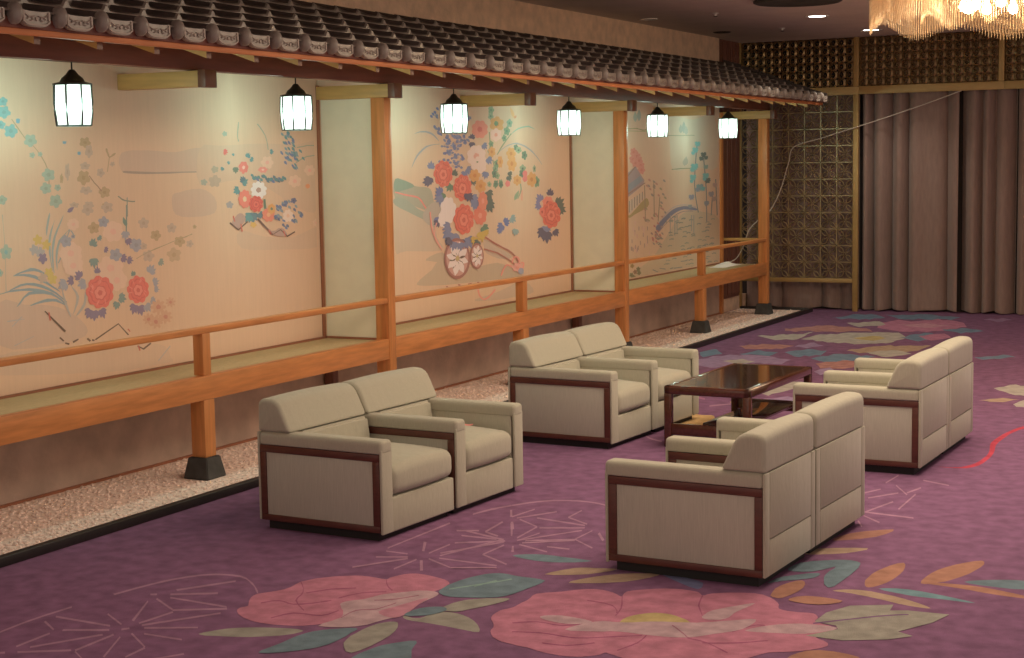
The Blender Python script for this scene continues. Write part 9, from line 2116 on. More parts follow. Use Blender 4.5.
M_shade = mat('lit_glass', (.30, .31, .28), .4, emit=(1.0, 1.0, .90), estr=1.25)
_b = M_shade.node_tree.nodes['Principled BSDF']; _b.inputs['Alpha'].default_value = .55
M_cable = mat('grey_cable', (.55, .47, .40), .6)
M_cloth = mat('white_cloth', (.85, .76, .70), .8)
M_pink = mat('pink_paper', (.85, .32, .30), .7)
M_down = mat('lamp_disc', (1, 1, 1), .5, emit=(1, .95, .88), estr=14)
M_ring = mat('white_metal_ring', (.7, .66, .6), .4)
M_bulb = mat('bulb', (1, 1, 1), .5, emit=(1, .80, .48), estr=45)
M_cryst = mat('crystal_strand', (.85, .62, .40), .25, spec=.6)
_b = M_cryst.node_tree.nodes['Principled BSDF']; _b.inputs['Transmission Weight'].default_value = .3; _b.inputs['Alpha'].default_value = .75
_b.inputs['Emission Color'].default_value = (1, .55, .22, 1); _b.inputs['Emission Strength'].default_value = .10

# ------------------------------------------------------------------ place: left wall at XW, veranda posts at XP, back wall at YB
XW, XP, Y0, SP, YB = -6.956, -6.338, 8.164, 2.2834, 20.70
CEIL = 3.545
Y = lambda k: Y0+k*SP+(.0, 0., .03, .08, .12, .19)[max(k, 0)]
YS = 3.2                      # near end of the veranda (out of the frame)
YE = 19.72                    # far end of the painted wall

# floor with its woven pattern
bm = nb()
lay = painted(bm, CARPET, CARPET_PAL, lambda u, v, d: (u, v, d), GF, base=PURPLE, wash=.24)
v = [bm.verts.new(p) for p in ((-8.0, 1.0, 0), (3.4, 1.0, 0), (3.4, 21.2, 0), (-8.0, 21.2, 0))]
f = bm.faces.new(v)
for lp in f.loops: lp[lay] = (*PURPLE, 1)
for f in bm.faces:
    f.normal_update()
    if f.normal.z < 0: f.normal_flip()
struct('floor', bm, M_carpet, smooth=False, recalc=False)

struct('ceiling', bx(-8.0, 3.4, 2.0, 21.2, CEIL, CEIL+.1), M_ceil, smooth=False)
bm = nb(); box(bm, XW-.2, XW, YS, YE, .66, CEIL)
struct('wall_left', bm, M_plaster, smooth=False)
struct('wall_left', bx(XW-.2, XW, YS, YE, 0, .66), M_under, smooth=False)
struct('trim_1', bx(XW, XW+.02, YS, YE, 0, .035), M_trim, smooth=False)
struct('wall_back', bx(-8.0, 3.4, 21.0, 21.15, 0, CEIL), M_dark, smooth=False)
struct('wall_left', bx(XW-.26, XW-.06, YE, 21.0, 0, .18), M_plaster, smooth=False)
bm = nb(); box(bm, XW-.24, XW-.05, YE+.05, 20.62, .18, CEIL)
for k in range(5): box(bm, XW-.05, XW-.035, YE+.08+k*.17, YE+.22+k*.17, .22, CEIL-.02, .004)
struct('door_1', bm, M_door, smooth=False)
struct('trim_2', bx(XW-.04, XW+.035, YE-.03, YE+.05, 0, 2.60), M_woodv, smooth=False)
for k, n in ((1, 3), (3, 4)):
    struct('trim_%d' % n, bx(XW, XW+.022, Y(k)-.002, Y(k)+.03, .66, 2.62), M_trim, smooth=False)
    tag(obj('deck_stub', bx(XW+.021, XW+.10, Y(k)-.01, Y(k)+.07, .036, .62, .004), M_door),
        'dark brown stub under the deck, %s' % ('behind the nearest left armchairs' if k == 1 else 'behind the farther left armchairs'), 'post', 'brown stubs under the deck')

# painted wall panels
for name, data, pal, a, b, label in (
        ('mural_panel', MURAL_A, MURAL_A_PAL, YS, Y(1)-.006, 'nearest wall mural with irises, coral peonies and a small fenced bouquet on peach ground'),
        ('mural_panel', MURAL_B, MURAL_B_PAL, Y(1)+.035, Y(3)-.006, 'middle wall mural with a two-wheeled cart heaped with coral peonies and blue flowers'),
        ('mural_panel', MURAL_C, MURAL_C_PAL, Y(3)+.035, YE-.035, 'farthest wall mural with a pavilion, pines and an arched bridge over water')):
    bm = nb()
    lay = painted(bm, data, pal, lambda u, v, d: (XW+.012+d, u, v), GW, base=PEACH, wash=.24)
    for f in bm.faces:
        f.normal_update()
        if f.normal.x < 0: f.normal_flip()
    n0 = len(bm.faces)
    box(bm, XW+.001, XW+.012, a, b, .684, 2.9)
    bm.faces.ensure_lookup_table()
    for f in bm.faces[n0:]:
        for lp in f.loops: lp[lay] = (*PEACH, 1)
    tag(obj(name, bm, M_mural, smooth=False, recalc=False), label, 'mural')

# ------------------------------------------------------------------ raised deck
dk = thing('raised_deck', (XP-.3, 12, 0), 0, 'long raised tatami deck with an orange timber edge beam along the mural wall', 'deck')
def kid(name, bm, m, par, **k):
    o = obj(name, bm, m, par, **k)
    return o
def local(o, par):
    o.matrix_parent_inverse = Matrix.Translation(-Vector(par.location)) if par.rotation_euler.z == 0 else par.matrix_basis.inverted()
    return o
local(obj('tatami_mat', bx(XW+.002, XP-.062, YS, 19.76, .63, .668), M_tatami, dk, smooth=False), dk)
local(obj('edge_strip', bx(XW+.002, XW+.026, YS, 19.68, .668, .682), M_trim, dk, smooth=False), dk)
for a, b in ((YS, Y(1)-.001), (Y(1)+.103, Y(3)-.001), (Y(3)+.103, Y(5)-.001)):
    local(obj('edge_beam', bx(XP-.062, XP-.004, a, b, .53, .685, .004), M_wood, dk), dk)
local(obj('end_beam', bx(XW-.03, XP-.122, Y(5)+.01, Y(5)+.07, .53, .66, .004), M_wood, dk), dk)

def stone(bm, cx, cy, a, b, h):
    A = [bm.verts.new((cx+sx*a, cy+sy*a, 0.0205)) for sx, sy in ((-1, -1), (1, -1), (1, 1), (-1, 1))]
    B = [bm.verts.new((cx+sx*b, cy+sy*b, h)) for sx, sy in ((-1, -1), (1, -1), (1, 1), (-1, 1))]
    bm.faces.new(A[::-1]); bm.faces.new(B)
    for i in range(4): bm.faces.new((A[i], A[(i+1) % 4], B[(i+1) % 4], B[i]))
    bmesh.ops.bevel(bm, geom=bm.edges[:], offset=.006, segments=2, affect='EDGES')

PL = {1: 'tall orange timber pillar behind the nearest left armchairs, between the nearest and middle murals',
      3: 'tall orange timber pillar beside the right end of the farther left armchairs back',
      5: 'tall orange timber pillar at the far corner of the deck in front of the lattice'}
SL = {0: 'short orange post on a slate footing under the deck, nearest the camera',
      2: 'short orange post under the deck, mostly hidden behind the farther left armchairs',
      4: 'short orange post on a slate footing under the deck beneath the bridge mural'}
for k in range(6):
    c = (XP-.06, Y(k)+.05, 0)
    if k % 2:
        t = thing('timber_pillar', c, 0, PL[k], 'pillar')
        obj('shaft', bx(-.06, .06, -.05, .05, .1585, 2.511, .005), M_woodv, t)
    else:
        t = thing('deck_post', c, 0, SL[k], 'post')
        obj('shaft', bx(-.055, .055, -.055, .055, .1585, .529, .004), M_woodv, t)
    b = nb(); stone(b, 0, 0, .100, .074, .158); obj('stone_footing', b, M_stone, t, smooth=False)

# handrails, one per bay
RL = ('orange handrail in front of the iris mural, nearest bay', 'orange handrail in front of the flower cart mural, middle bay', 'orange handrail in front of the bridge mural, farthest bay')
for i, (a, b, kb) in enumerate(((YS, Y(1)-.002, 0), (Y(1)+.104, Y(3)-.002, 2), (Y(3)+.104, Y(5)-.002, 4))):
    t = thing('handrail', (XP-.05, (a+b)/2, .685), 0, RL[i], 'handrail')
    local(obj('rail', bx(XP-.065, XP-.005, a, b, .955, .998, .008, 3), M_wood, t), t)
    local(obj('baluster', bx(XP-.085, XP-.006, Y(kb)+.005, Y(kb)+.085, .686, .956, .004), M_woodv, t), t)
    if kb == 0: local(obj('baluster', bx(XP-.085, XP-.006, Y(-2)+.005, Y(-2)+.085, .686, .956, .004), M_woodv, t), t)
t = thing('return_rail', (XP-.3, Y(5)+.05, .95), 0, 'short pale rail running from the far corner pillar back to the wall', 'handrail')
local(obj('rail', bx(XW-.03, XP-.122, Y(5)+.03, Y(5)+.07, .96, .998, .006), M_woodp, t), t)

# plain screens standing between the bays
for k, lb in ((1, 'plain pale green paper screen behind the pillar between nearest and middle murals'), (3, 'plain cream paper screen behind the pillar between middle and farthest murals')):
    t = thing('paper_screen', (XP-.37, Y(k)+.05, .67), 0, lb, 'screen')
    local(obj('screen_panel', bx(XW+.03, XP-.122, Y(k)+.032, Y(k)+.062, .686, 2.510), M_screen, t, smooth=False), t)
    local(obj('screen_sill', bx(XW+.03, XP-.122, Y(k)+.026, Y(k)+.068, .669, .685), M_trim, t, smooth=False), t)

# cross beams from wall to posts and the long girder above them
CB = ('nearest the camera, right of the nearest lantern', 'over the pillar between the nearest and middle murals', 'right of the third lantern over the flower cart', 'over the second tall pillar, right of the fourth lantern', 'behind the fifth lantern over the bridge mural', 'over the far corner pillar')
for k in range(6):
    t = thing('cross_beam', (XP-.3, Y(k)+.05, 2.51), 0, 'pale cross beam, ' + CB[k], 'beam', 'cross beams under the eave')
    local(obj('beam', bx(XW+(.013 if k < 5 else -.03), XP+.045, Y(k)-.004, Y(k)+.104, 2.512, 2.612, .004), M_woodp, t), t)
    local(obj('end_cap', bx(XP+.040, XP+.10, Y(k)-.010, Y(k)+.110, 2.506, 2.617, .004), M_dkwood, t), t)
tag(obj('girder', bx(XP-.10, XP-.005, YS, 19.90, 2.618, 2.82, .004), M_girder), 'long dark red-brown girder lying on the cross beams below the eave', 'beam')

# ------------------------------------------------------------------ tiled eave roof
rf = thing('tiled_roof', (-6.2, 12, 2.66), 0, 'long lean-to roof of dark grey Japanese tiles along the mural wall', 'roof')
P_ = .3055; XE = -5.60; ZE = 2.735; ZR = 3.225
NY = 54; YT1 = 19.90; YT0 = YT1-NY*P_
slope = (ZR-ZE)/(XE-XW)
bm = nb()
prof = []
for j in range(19):
    t = j/18
    if t <= .167: h = .030*math.sin(PI*t/.167)**.7
    else: h = -.010*math.sin(PI*(t-.167)/.833)
    prof.append((t, h))
NC = 6; rows = []
for c in range(NC):
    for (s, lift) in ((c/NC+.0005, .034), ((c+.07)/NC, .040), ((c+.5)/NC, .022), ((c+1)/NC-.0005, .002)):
        rows.append((s, lift))
prev = None
for s, lift in rows:
    x = XE+(XW-XE)*s; z = ZE+(ZR-ZE)*s+lift+.012*math.sin(PI*s)*-1
    cur = []
    for i in range(NY):
        for t, h in prof[:-1]: cur.append(bm.verts.new((x, YT0+(i+t)*P_, z+h)))
    cur.append(bm.verts.new((x, YT1, z)))
    if prev:
        for a in range(len(cur)-1):
            bm.faces.new((prev[a], prev[a+1], cur[a+1], cur[a])).material_index = 1 if lift > .033 else 0  # course front edges take the lighter, lit tile colour
    prev = cur
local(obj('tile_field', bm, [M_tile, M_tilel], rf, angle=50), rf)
# deck boards under the tiles, verge
bm = nb(); prism(bm, [(XE-.06, ZE-.075), (XE-.06, ZE-.055), (XW, ZR-.07), (XW, ZR-.09)], 'y', YT0, YT1-.02)
local(obj('soffit', bm, M_woodp, rf, smooth=False), rf)
bm = nb()
for i in range(NC):
    s = (i+.5)/NC; x = XE+(XW-XE)*s; z = ZE+(ZR-ZE)*s
    prism(bm, [(x+.11, z-.085), (x+.11, z+.035), (x-.12, z+.10), (x-.12, z-.02)], 'y', YT1-.005, YT1+.03)
local(obj('verge_tile', bm, M_tile, rf, smooth=False), rf)
bm = nb(); prism(bm, [(XW, ZR-.05), (XW+.13, ZR-.09), (XW+.13, ZR-.025), (XW+.05, ZR+.005), (XW, ZR+.008)], 'y', YT0, YT1)
local(obj('ridge_course', bm, M_tile, rf, smooth=False), rf)
# eave faces: a round knob on each roll and an ornamented lip in each pan
capm = None; lipm = None
def cap_mesh():
    bm = nb(); lathe(bm, [(0, .040), (.022, .036), (.040, .022), (.051, 0), (.053, -.02), (.050, -.05)], 14)
    for v in bm.verts: v.co = Vector((v.co.z*.8, v.co.x*.56, v.co.y*1.05))
    return bm
def lip_mesh():
    bm = nb(); w = .092; n = 8
    top = []; bot = []
    for i in range(n+1):
        u = -w+2*w*i/n; sag = -.020*(1-(u/w)**4)
        top.append((u, .030+sag*.3)); bot.append((u, -.030+sag))
    prism(bm, top+bot[::-1], 'x', -.02, .006)
    rim = [(u, z+.004) for u, z in bot]+[(u, z+.013) for u, z in bot[::-1]]
    prism(bm, rim, 'x', .004, .012, 1)
    for sx in (-1, 1):
        prism(bm, [(sx*(w-.012), -.018), (sx*w, -.018), (sx*w, .026), (sx*(w-.012), .024)][::sx], 'x', .004, .012, 1)
        pts = [(.010, sx*(.022+.022*math.cos(a)*(1-a/9)+.018), -.014+.013*math.sin(a)*(1-a/9)) for a in [k*.6 for k in range(9)]]
        tube(bm, pts, .0035, 4, 1)
        tube(bm, [(.010, sx*.012, .002), (.010, sx*.05, -.004), (.010, sx*.078, .010)], .003, 4, 1)
    lathe_c = [(math.cos(a)*.008, -.012+math.sin(a)*.010) for a in [k*PI/4 for k in range(8)]]
    prism(bm, lathe_c, 'x', .004, .013, 1)
    return bm
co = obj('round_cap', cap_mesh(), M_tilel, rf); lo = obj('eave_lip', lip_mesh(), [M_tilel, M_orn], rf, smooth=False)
first = True
for i in range(NY):
    a = co if first else co.copy(); b = lo if first else lo.copy()
    if not first: COL.objects.link(a); COL.objects.link(b); a.parent = rf; b.parent = rf
    a.location = (XE+.012+6.2, YT0+(i+.083)*P_-12, ZE+.022-2.66)
    b.location = (XE+.006+6.2, YT0+(i+.50)*P_-12, ZE+.012-2.66)
    first = False
bm = nb(); box(bm, XE-.055, XE-.025, YS, YT1-.06, 2.690, 2.742, .003)
local(obj('eave_board', bm, M_girder, rf), rf)
local(obj('fascia', bx(XE-.07, XE-.037, YS, YT1-.06, 2.660, 2.691, .003), M_fascia, rf), rf)
k = -9
while True:
    y = Y0+.222+k*SP/5; k += 1
    if y > YT1-.1: break
    bm = nb(); x0, x1 = XE-.085, XW+.014
    zb = lambda x: 2.625+(XE-.085-x)*slope*.95
    prism(bm, [(x0, zb(x0)), (x0, zb(x0)+.062), (x1, zb(x1)+.062), (x1, zb(x1))], 'y', y-.022, y+.022)
    b_ = max(bm.faces, key=lambda q: q.calc_center_median().x); b_.material_index = 1
    local(obj('rafter', bm, [M_woodp, M_dkwood], rf, smooth=False), rf)

# ------------------------------------------------------------------ lanterns
LN = ('nearest the camera, by the hanging vine', 'second from the camera, above the small fenced bouquet', 'third from the camera, above the flower cart',
      'fourth from the camera, just left of the second tall pillar', 'second from the far end, above the bridge mural', 'farthest from the camera, beside the corner pillar')
LY = [7.125, 9.36, 11.63, 13.88, 16.14, 18.42]
def lantern(loc, label):
    t = thing('hanging_lantern', loc, 0, 'glowing white lantern, ' + label, 'lantern', 'lanterns under the eave')
    R = .108; n = 8; ro = PI/8
    b = nb(); lathe(b, [(R*.93, -.345), (R*1.0, -.28), (R*1.02, -.22), (R*.99, -.125), (R*.97, -.118)], n, rot=ro)
    sh = obj('shade', b, M_shade, t, smooth=False)
    b = nb(); lathe(b, [(0, -.119), (R*1.02, -.119), (R*1.02, -.108), (.072, -.100), (.060, -.078), (.036, -.058), (.020, -.036), (.014, -.03), (0, -.03)], 16)
    obj('cap', b, M_iron, t)
    obj('cord', tube(nb(), [(0, 0, .012), (0, 0, -.032)], .005, 6), M_iron, t)
    for i in range(n):
        a = ro+2*PI*i/n; c, s = math.cos(a), math.sin(a)
        b = tube(nb(), [(R*.94*c, R*.94*s, -.348), (R*1.015*c, R*1.015*s, -.28), (R*1.035*c, R*1.035*s, -.22), (R*1.005*c, R*1.005*s, -.118)], .0058, 5)
        obj('rib', b, M_iron, sh)
    b = nb(); tube(b, [(R*.95*math.cos(ro+2*PI*i/n), R*.95*math.sin(ro+2*PI*i/n), -.347) for i in range(n+1)], .0034, 5)
    obj('bottom_ring', b, M_iron, t)
    l = bpy.data.lights.new('lantern_bulb', 'POINT'); l.energy = 21; l.color = (.60, 1, .86); l.shadow_soft_size = .05
    lo_ = bpy.data.objects.new('lantern_bulb', l); COL.objects.link(lo_); lo_.location = Vector(loc)+Vector((0, 0, -.22))
    return t
for i in range(6): lantern((XP-.05, LY[i], 2.605), LN[i])

# ------------------------------------------------------------------ pebble strip and curb
XC = -5.945
b = nb(); box(b, XW+.021, XC-.056, YS, 20.449, 0, .02)
R2 = random.Random(4)
ico = bmesh.new(); bmesh.ops.create_icosphere(ico, subdivisions=1, radius=1)
iv = [v.co.copy() for v in ico.verts]; fi = [[v.index for v in f.verts] for f in ico.faces]; ico.free()
for k in range(7000):
    u = R2.random(); y = 5.6+14.8*u**1.7; x = R2.uniform(XW+.04, XC-.075)
    if any(abs(x-(XP-.06)) < .135 and abs(y-Y(q)-.05) < .135 for q in range(6)): continue
    r = R2.uniform(.008, .016); a = R2.random()*6.28; e = R2.uniform(.6, 1.); ca, sa = math.cos(a)*r, math.sin(a)*r
    vs = [b.verts.new((x+p.x*ca-p.y*sa*e, y+p.x*sa+p.y*ca*e, .022+p.z*r*.7)) for p in iv]
    for q in fi: b.faces.new([vs[i] for i in q])
tag(obj('gravel_bed', b, M_gravel, recalc=False), 'strip of small white pebbles under the deck behind the black curb', 'gravel', kind='stuff')
b = nb(); box(b, XC-.055, XC, YS, 20.5, 0, .052, .006)
tag(obj('curb', b, M_curb), 'low black curb between the pebble strip and the purple carpet', 'curb')
tag(obj('curb_end', bx(XW+.02, XC-.056, 20.45, 20.5, 0, .052, .006), M_curb), 'short black curb closing the far end of the pebble strip below the lattice', 'curb')

# ------------------------------------------------------------------ armchairs
def loft(bm, prof, axis, a, b, rad, seg=5, mid=8, crown=0.):
    """soft upholstered roll: a closed profile swept from a to b with rounded ends"""
    cu = sum(p[0] for p in prof)/len(prof); cv = sum(p[1] for p in prof)/len(prof)
    st = [(a+rad*(1-math.cos(q*PI/2/seg)), rad*(1-math.sin(q*PI/2/seg))) for q in range(seg+1)]
    st += [(a+rad+(b-a-2*rad)*k/mid, 0) for k in range(1, mid)]
    st += [(b-rad*(1-math.cos(q*PI/2/seg)), rad*(1-math.sin(q*PI/2/seg))) for q in range(seg, -1, -1)]
    P = {'x': lambda u, v, w: (w, u, v), 'y': lambda u, v, w: (u, w, v)}[axis]
    rows = []
    for w, ins in st:
        row = []
        for u, v in prof:
            du, dv = cu-u, cv-v; d = math.hypot(du, dv); k = min(ins/d, .9)
            z = v+dv*k+(crown*math.sin(PI*(w-a)/(b-a)) if v > cv else 0)
            row.append(bm.verts.new(P(u+du*k, z, w)))
        rows.append(row)
    n = len(prof)
    for A, B in zip(rows, rows[1:]):
        for i in range(n): bm.faces.new((A[i], A[(i+1) % n], B[(i+1) % n], B[i]))
    bm.faces.new(rows[0][::-1]); bm.faces.new(rows[-1])
def roundprof(P, r, n=4):
    out = []; N = len(P)
    for i in range(N):
        p, q, w = Vector(P[i-1]), Vector(P[i]), Vector(P[(i+1) % N])
        rr = r[i] if isinstance(r, (list, tuple)) else r
        a = q+(p-q).normalized()*rr; c = q+(w-q).normalized()*rr
        for k in range(n+1):
            t = k/n; out.append(tuple(a*(1-t)**2+q*2*t*(1-t)+c*t*t))
    return out
D_ = .80
def chair(loc, rz, W, neg, pos, label):
    """local x = forward (0 at the middle of the depth); arms on the -y / +y side"""
    t = thing('lounge_armchair', loc, rz, label, 'armchair', 'beige modular lounge armchairs')
    X = lambda u: u-D_/2
    h = W/2-.003
    arms = [s for s, on in ((-1, neg), (1, pos)) if on]
    il = -h+(.105 if neg else .004); ir = h-(.105 if pos else .004)
    obj('plinth', bx(X(.03), X(D_-.03), -h+.03, h-.03, 0, .05), M_black, t, smooth=False)
    obj('seat_base', bx(X(.03), X(D_+.006), il-.002, ir+.002, .034, .224, .010, 3), M_fab, t)
    # seat cushion with a crowned top
    b = bx(X(.16), X(D_+.014), il+.002, ir-.002, .230, .378, .052, 5)
    bmesh.ops.subdivide_edges(b, edges=[e for e in b.edges if e.calc_length() > .2], cuts=7, use_grid_fill=True)
    for v in b.verts:
        u = (v.co.x-X(.16))/(D_-.146); w = (v.co.y-il)/(ir-il)
        if v.co.z > .30: v.co.z += .056*max(0, math.sin(PI*min(1, max(0, .12+.8*u)))**.6)*max(0, math.sin(PI*min(1, max(0, w))))**.5
        if u > .9: v.co.x += .016*max(0, math.sin(PI*min(1, max(0, w))))
    obj('seat_cushion', b, M_fab, t, angle=60)
    # lower back cushion
    b = nb(); prism(b, [(X(.03), .24), (X(.27), .24), (X(.225), .543), (X(.03), .543)], 'y', il+.003, ir-.003)
    bmesh.ops.bevel(b, geom=b.edges[:], offset=.016, segments=3, affect='EDGES')
    obj('backrest', b, M_fab, t)
    # padded head roll across the full width
    b = nb(); loft(b, roundprof([(X(-.012), .547), (X(-.012), .727), (X(.125), .736), (X(.212), .549)], [.012, .045, .07, .02], 5), 'y', -h+.001, h-.001, .026, crown=.008)
    obj('headrest', b, M_fab, t, angle=75)
    # upholstered rear with piped seams
    b = nb(); e = .060
    for y0, y1, z0, z1 in ((-h, -h+e, .05, .545), (h-e, h, .05, .545), (-h+e+.003, h-e-.003, .05, .222), (-h+e+.003, h-e-.003, .226, .545)):
        box(b, X(-.016), X(-.001), y0, y1, z0, z1, .005, 2)
    obj('rear_panel', b, M_fab, t)
    for s in arms:
        a, c = sorted((s*h, s*(h-.022)))
        b = nb(); f = .040
        for x0, x1, z0, z1 in ((0, D_, .474-f, .474), (0, D_, .05, .05+f-.006), (0, f, .05+f-.006, .474-f), (D_-f-.004, D_, .05+f-.006, .474-f)):
            box(b, X(x0), X(x1), a, c, z0, z1, .003)
        sf = obj('side_frame', b, M_walnut, t)
        a, c = sorted((s*(h-.008), s*(h-.03)))
        obj('side_panel', bx(X(f-.002), X(D_-f-.002), a, c, .05+f-.008, .476-f, .004), M_fabside, sf)
        b = nb()
        a, c = sorted((s*(h-.024), s*(h-.103))); box(b, X(.03), X(D_-.01), a, c, .05, .50, .006)
        a, c = sorted((s*(h-.001), s*(h-.103))); box(b, X(D_+.001), X(D_+.018), a, c, .040, .50, .007, 3)
        a, c = sorted((s*(h+.001), s*(h-.107))); loft(b, roundprof([(a, .475), (c, .475), (c, .548), (a, .548)], [.012, .012, .03, .03], 5), 'x', X(-.004), X(D_+.020), .022)
        obj('armrest', b, M_fab, t, angle=60)
    return t
W1, W2 = .7465, .7766
def seat_pair(x, y, r, order, labels, widths=None):
    """x, y = rear corner nearest the camera; modules follow away from the camera"""
    f = Vector((math.cos(r), math.sin(r), 0)); left = Vector((-f.y, f.x, 0)); sgn = 1 if left.y > 0 else -1
    o = Vector((x, y, 0)); v = 0
    for kind, lb in zip(order, labels):
        W = widths[kind] if widths else (W2 if kind == 'both' else W1)
        c = o+f*(D_/2)+left*sgn*(v+W/2); v += W+(.012 if widths else .006)
        near = kind in ('both', 'near'); far = kind in ('both', 'far')
        neg, pos = (near, far) if sgn > 0 else (far, near)
        chair(c, r, W, neg, pos, lb)
seat_pair(-5.238, 7.2141, -.0549, ('near', 'both'), ('beige one-armed lounge chair nearest the camera on the left side', 'beige two-armed lounge chair with a pink slip on its seat, left side'))
seat_pair(-5.1977, 10.2136, -.0549, ('both', 'far'), ('beige two-armed lounge chair left of the table, wood-framed side showing', 'beige one-armed lounge chair farthest on the left side, behind the table corner'))
seat_pair(-2.2941, 7.0778, 3.0913, ('near', 'both'), ('beige one-armed lounge chair seen from behind, nearest the camera on the right side', 'beige two-armed lounge chair seen from behind, second on the right side'), {'near': .708, 'both': .81})
seat_pair(-2.2338, 10.0325, 3.1205, ('both', 'far'), ('beige two-armed lounge chair right of the table, wood-framed side showing', 'beige one-armed lounge chair farthest on the right side'))
# slip of paper on the second left seat
b = nb()
for i in range(6):
    for j in range(3): b.verts.new((-.055+.022*i, -.02+.02*j, .002+.003*math.sin(i*1.3)+.002*j))
b.verts.ensure_lookup_table()
for i in range(5):
    for j in range(2): b.faces.new([b.verts[k] for k in (i*3+j, i*3+3+j, i*3+4+j, i*3+1+j)])
o = tag(obj('paper_slip', b, M_pink, recalc=False), 'small pink slip of paper lying on the second left seat near its far arm', 'paper')
o.location = (-4.66, 8.53, .4135); o.rotation_euler = (0, 0, .3)

# ------------------------------------------------------------------ low table
tw, tl, th = .6375, 1.369, .436
r = -.0306
c0 = Vector((-4.098, 10.4293, 0))+Vector((math.cos(r), math.sin(r), 0))*tw/2+Vector((-math.sin(r), math.cos(r), 0))*tl/2
t = thing('coffee_table', c0, r, 'low glossy dark rosewood coffee table between the two far sofas', 'table')
a, c = tw/2, tl/2
b = nb()
for x0, x1, y0, y1 in ((-a, -a+.055, -c, c), (a-.055, a, -c, c), (-a, a, -c, -c+.055), (-a, a, c-.055, c)):
    box(b, x0, x1, y0, y1, th-.062, th, .014, 3)
obj('top_rim', b, M_table, t)
obj('table_top', bx(-a+.05, a-.05, -c+.05, c-.05, th-.03, th-.002), M_tabletop, t, smooth=False)
for sx in (-1, 1):
    for sy in (-1, 1):
        x0, x1 = sorted((sx*a, sx*(a-.055))); y0, y1 = sorted((sy*c, sy*(c-.055)))
        obj('leg', bx(x0, x1, y0, y1, 0, th-.05, .010, 3), M_table, t)
for sy in (-1, 1):
    y0, y1 = sorted((sy*(c-.012), sy*(c-.042)))
    obj('stretcher', bx(-a+.05, a-.05, y0, y1, .09, .168, .004), M_table, t)
obj('lower_shelf', bx(-.04, a-.055, -c+.03, c-.26, .160, .184, .008, 3), M_tabletop, t)

# ------------------------------------------------------------------ back wall: gilt frame, lattice screens, curtains
XA, XB, XD = -7.02, -5.44, -3.62
ZB = 2.865; ZL = .40
def ring(bm, cx, cz, r, w, d, n=12, a0=0, a1=2*PI, sx=1.):
    """flat-faced curved bar in the x-z plane"""
    full = a1-a0 > 6.2; R_ = []
    m = n if full else n+1
    for i in range(m):
        a = a0+(a1-a0)*i/n; c, s = math.cos(a), math.sin(a)
        R_.append([bm.verts.new((cx+(r+q)*c*sx, y, cz+(r+q)*s)) for q, y in ((-w, YB), (0, YB-d), (w, YB), (0, YB+.006))])
    for i in range(m if full else m-1):
        A, B = R_[i], R_[(i+1) % m]
        for k in range(4): bm.faces.new((A[k], A[(k+1) % 4], B[(k+1) % 4], B[k]))
def lattice_low(bm, x0, x1, z0, z1):
    """square cells, each with four leaf-shaped petals set on the diagonals round a small ring"""
    nx = round((x1-x0)/.222); nz = round((z1-z0)/.222); px, pz = (x1-x0)/nx, (z1-z0)/nz
    for i in range(nx):
        for j in range(nz):
            cx, cz = x0+(i+.5)*px, z0+(j+.5)*pz
            ring(bm, cx, cz, .016, .006, .014, 8)
            for q in range(4):
                a = q*PI/2+PI/4; c, s_ = math.cos(a), math.sin(a)
                for sg in (-1, 1):      # two arcs make one petal
                    ox, oz = cx+.078*c-sg*.044*s_, cz+.078*s_+sg*.044*c
                    b0 = math.atan2(-sg*c, sg*s_)
                    ring(bm, ox, oz, .070, .0075, .014, 6, b0-.82, b0+.82)
    for i in range(nx+1): box(bm, x0+i*px-.0065, x0+i*px+.0065, YB-.006, YB+.006, z0, z1)
    for j in range(nz+1): box(bm, x0, x1, YB-.006, YB+.006, z0+j*pz-.0065, z0+j*pz+.0065)
def lattice_high(bm, x0, x1, z0, z1):
    nx = round((x1-x0)/.111); nz = round((z1-z0)/.111); px, pz = (x1-x0)/nx, (z1-z0)/nz
    for i in range(nx):
        for j in range(nz):
            cx, cz = x0+(i+.5)*px, z0+(j+.5)*pz
            n = 16; I = []; O = []; K = []
            for k in range(n):
                a = 2*PI*k/n+PI/n; c, s = math.cos(a), math.sin(a); q = 1/max(abs(c), abs(s))
                O.append(bm.verts.new((cx+px/2*c*q, YB, cz+pz/2*s*q))); I.append(bm.verts.new((cx+.032*c, YB-.014, cz+.040*s))); K.append(bm.verts.new((cx+.024*c, YB+.01, cz+.031*s)))
            for k in range(n):
                l = (k+1) % n; bm.faces.new((O[k], O[l], I[l], I[k])); bm.faces.new((I[k], I[l], K[l], K[k]))
            v = [bm.verts.new((cx+.012*dx, YB-.005, cz-.006+.013*dz)) for dx, dz in ((1, 0), (0, 1), (-1, 0), (0, -1))]
            w = bm.verts.new((cx, YB-.018, cz-.006))
            for k in range(4): bm.faces.new((v[k], v[(k+1) % 4], w))
FV = lambda x, z0, z1, w=.034: ('upright', (x-w, x+w, YB-.03, YB+.03, z0, z1))
FH = lambda x0, x1, z, w: ('rail', (x0, x1, YB-.028, YB+.028, z-w, z+w))
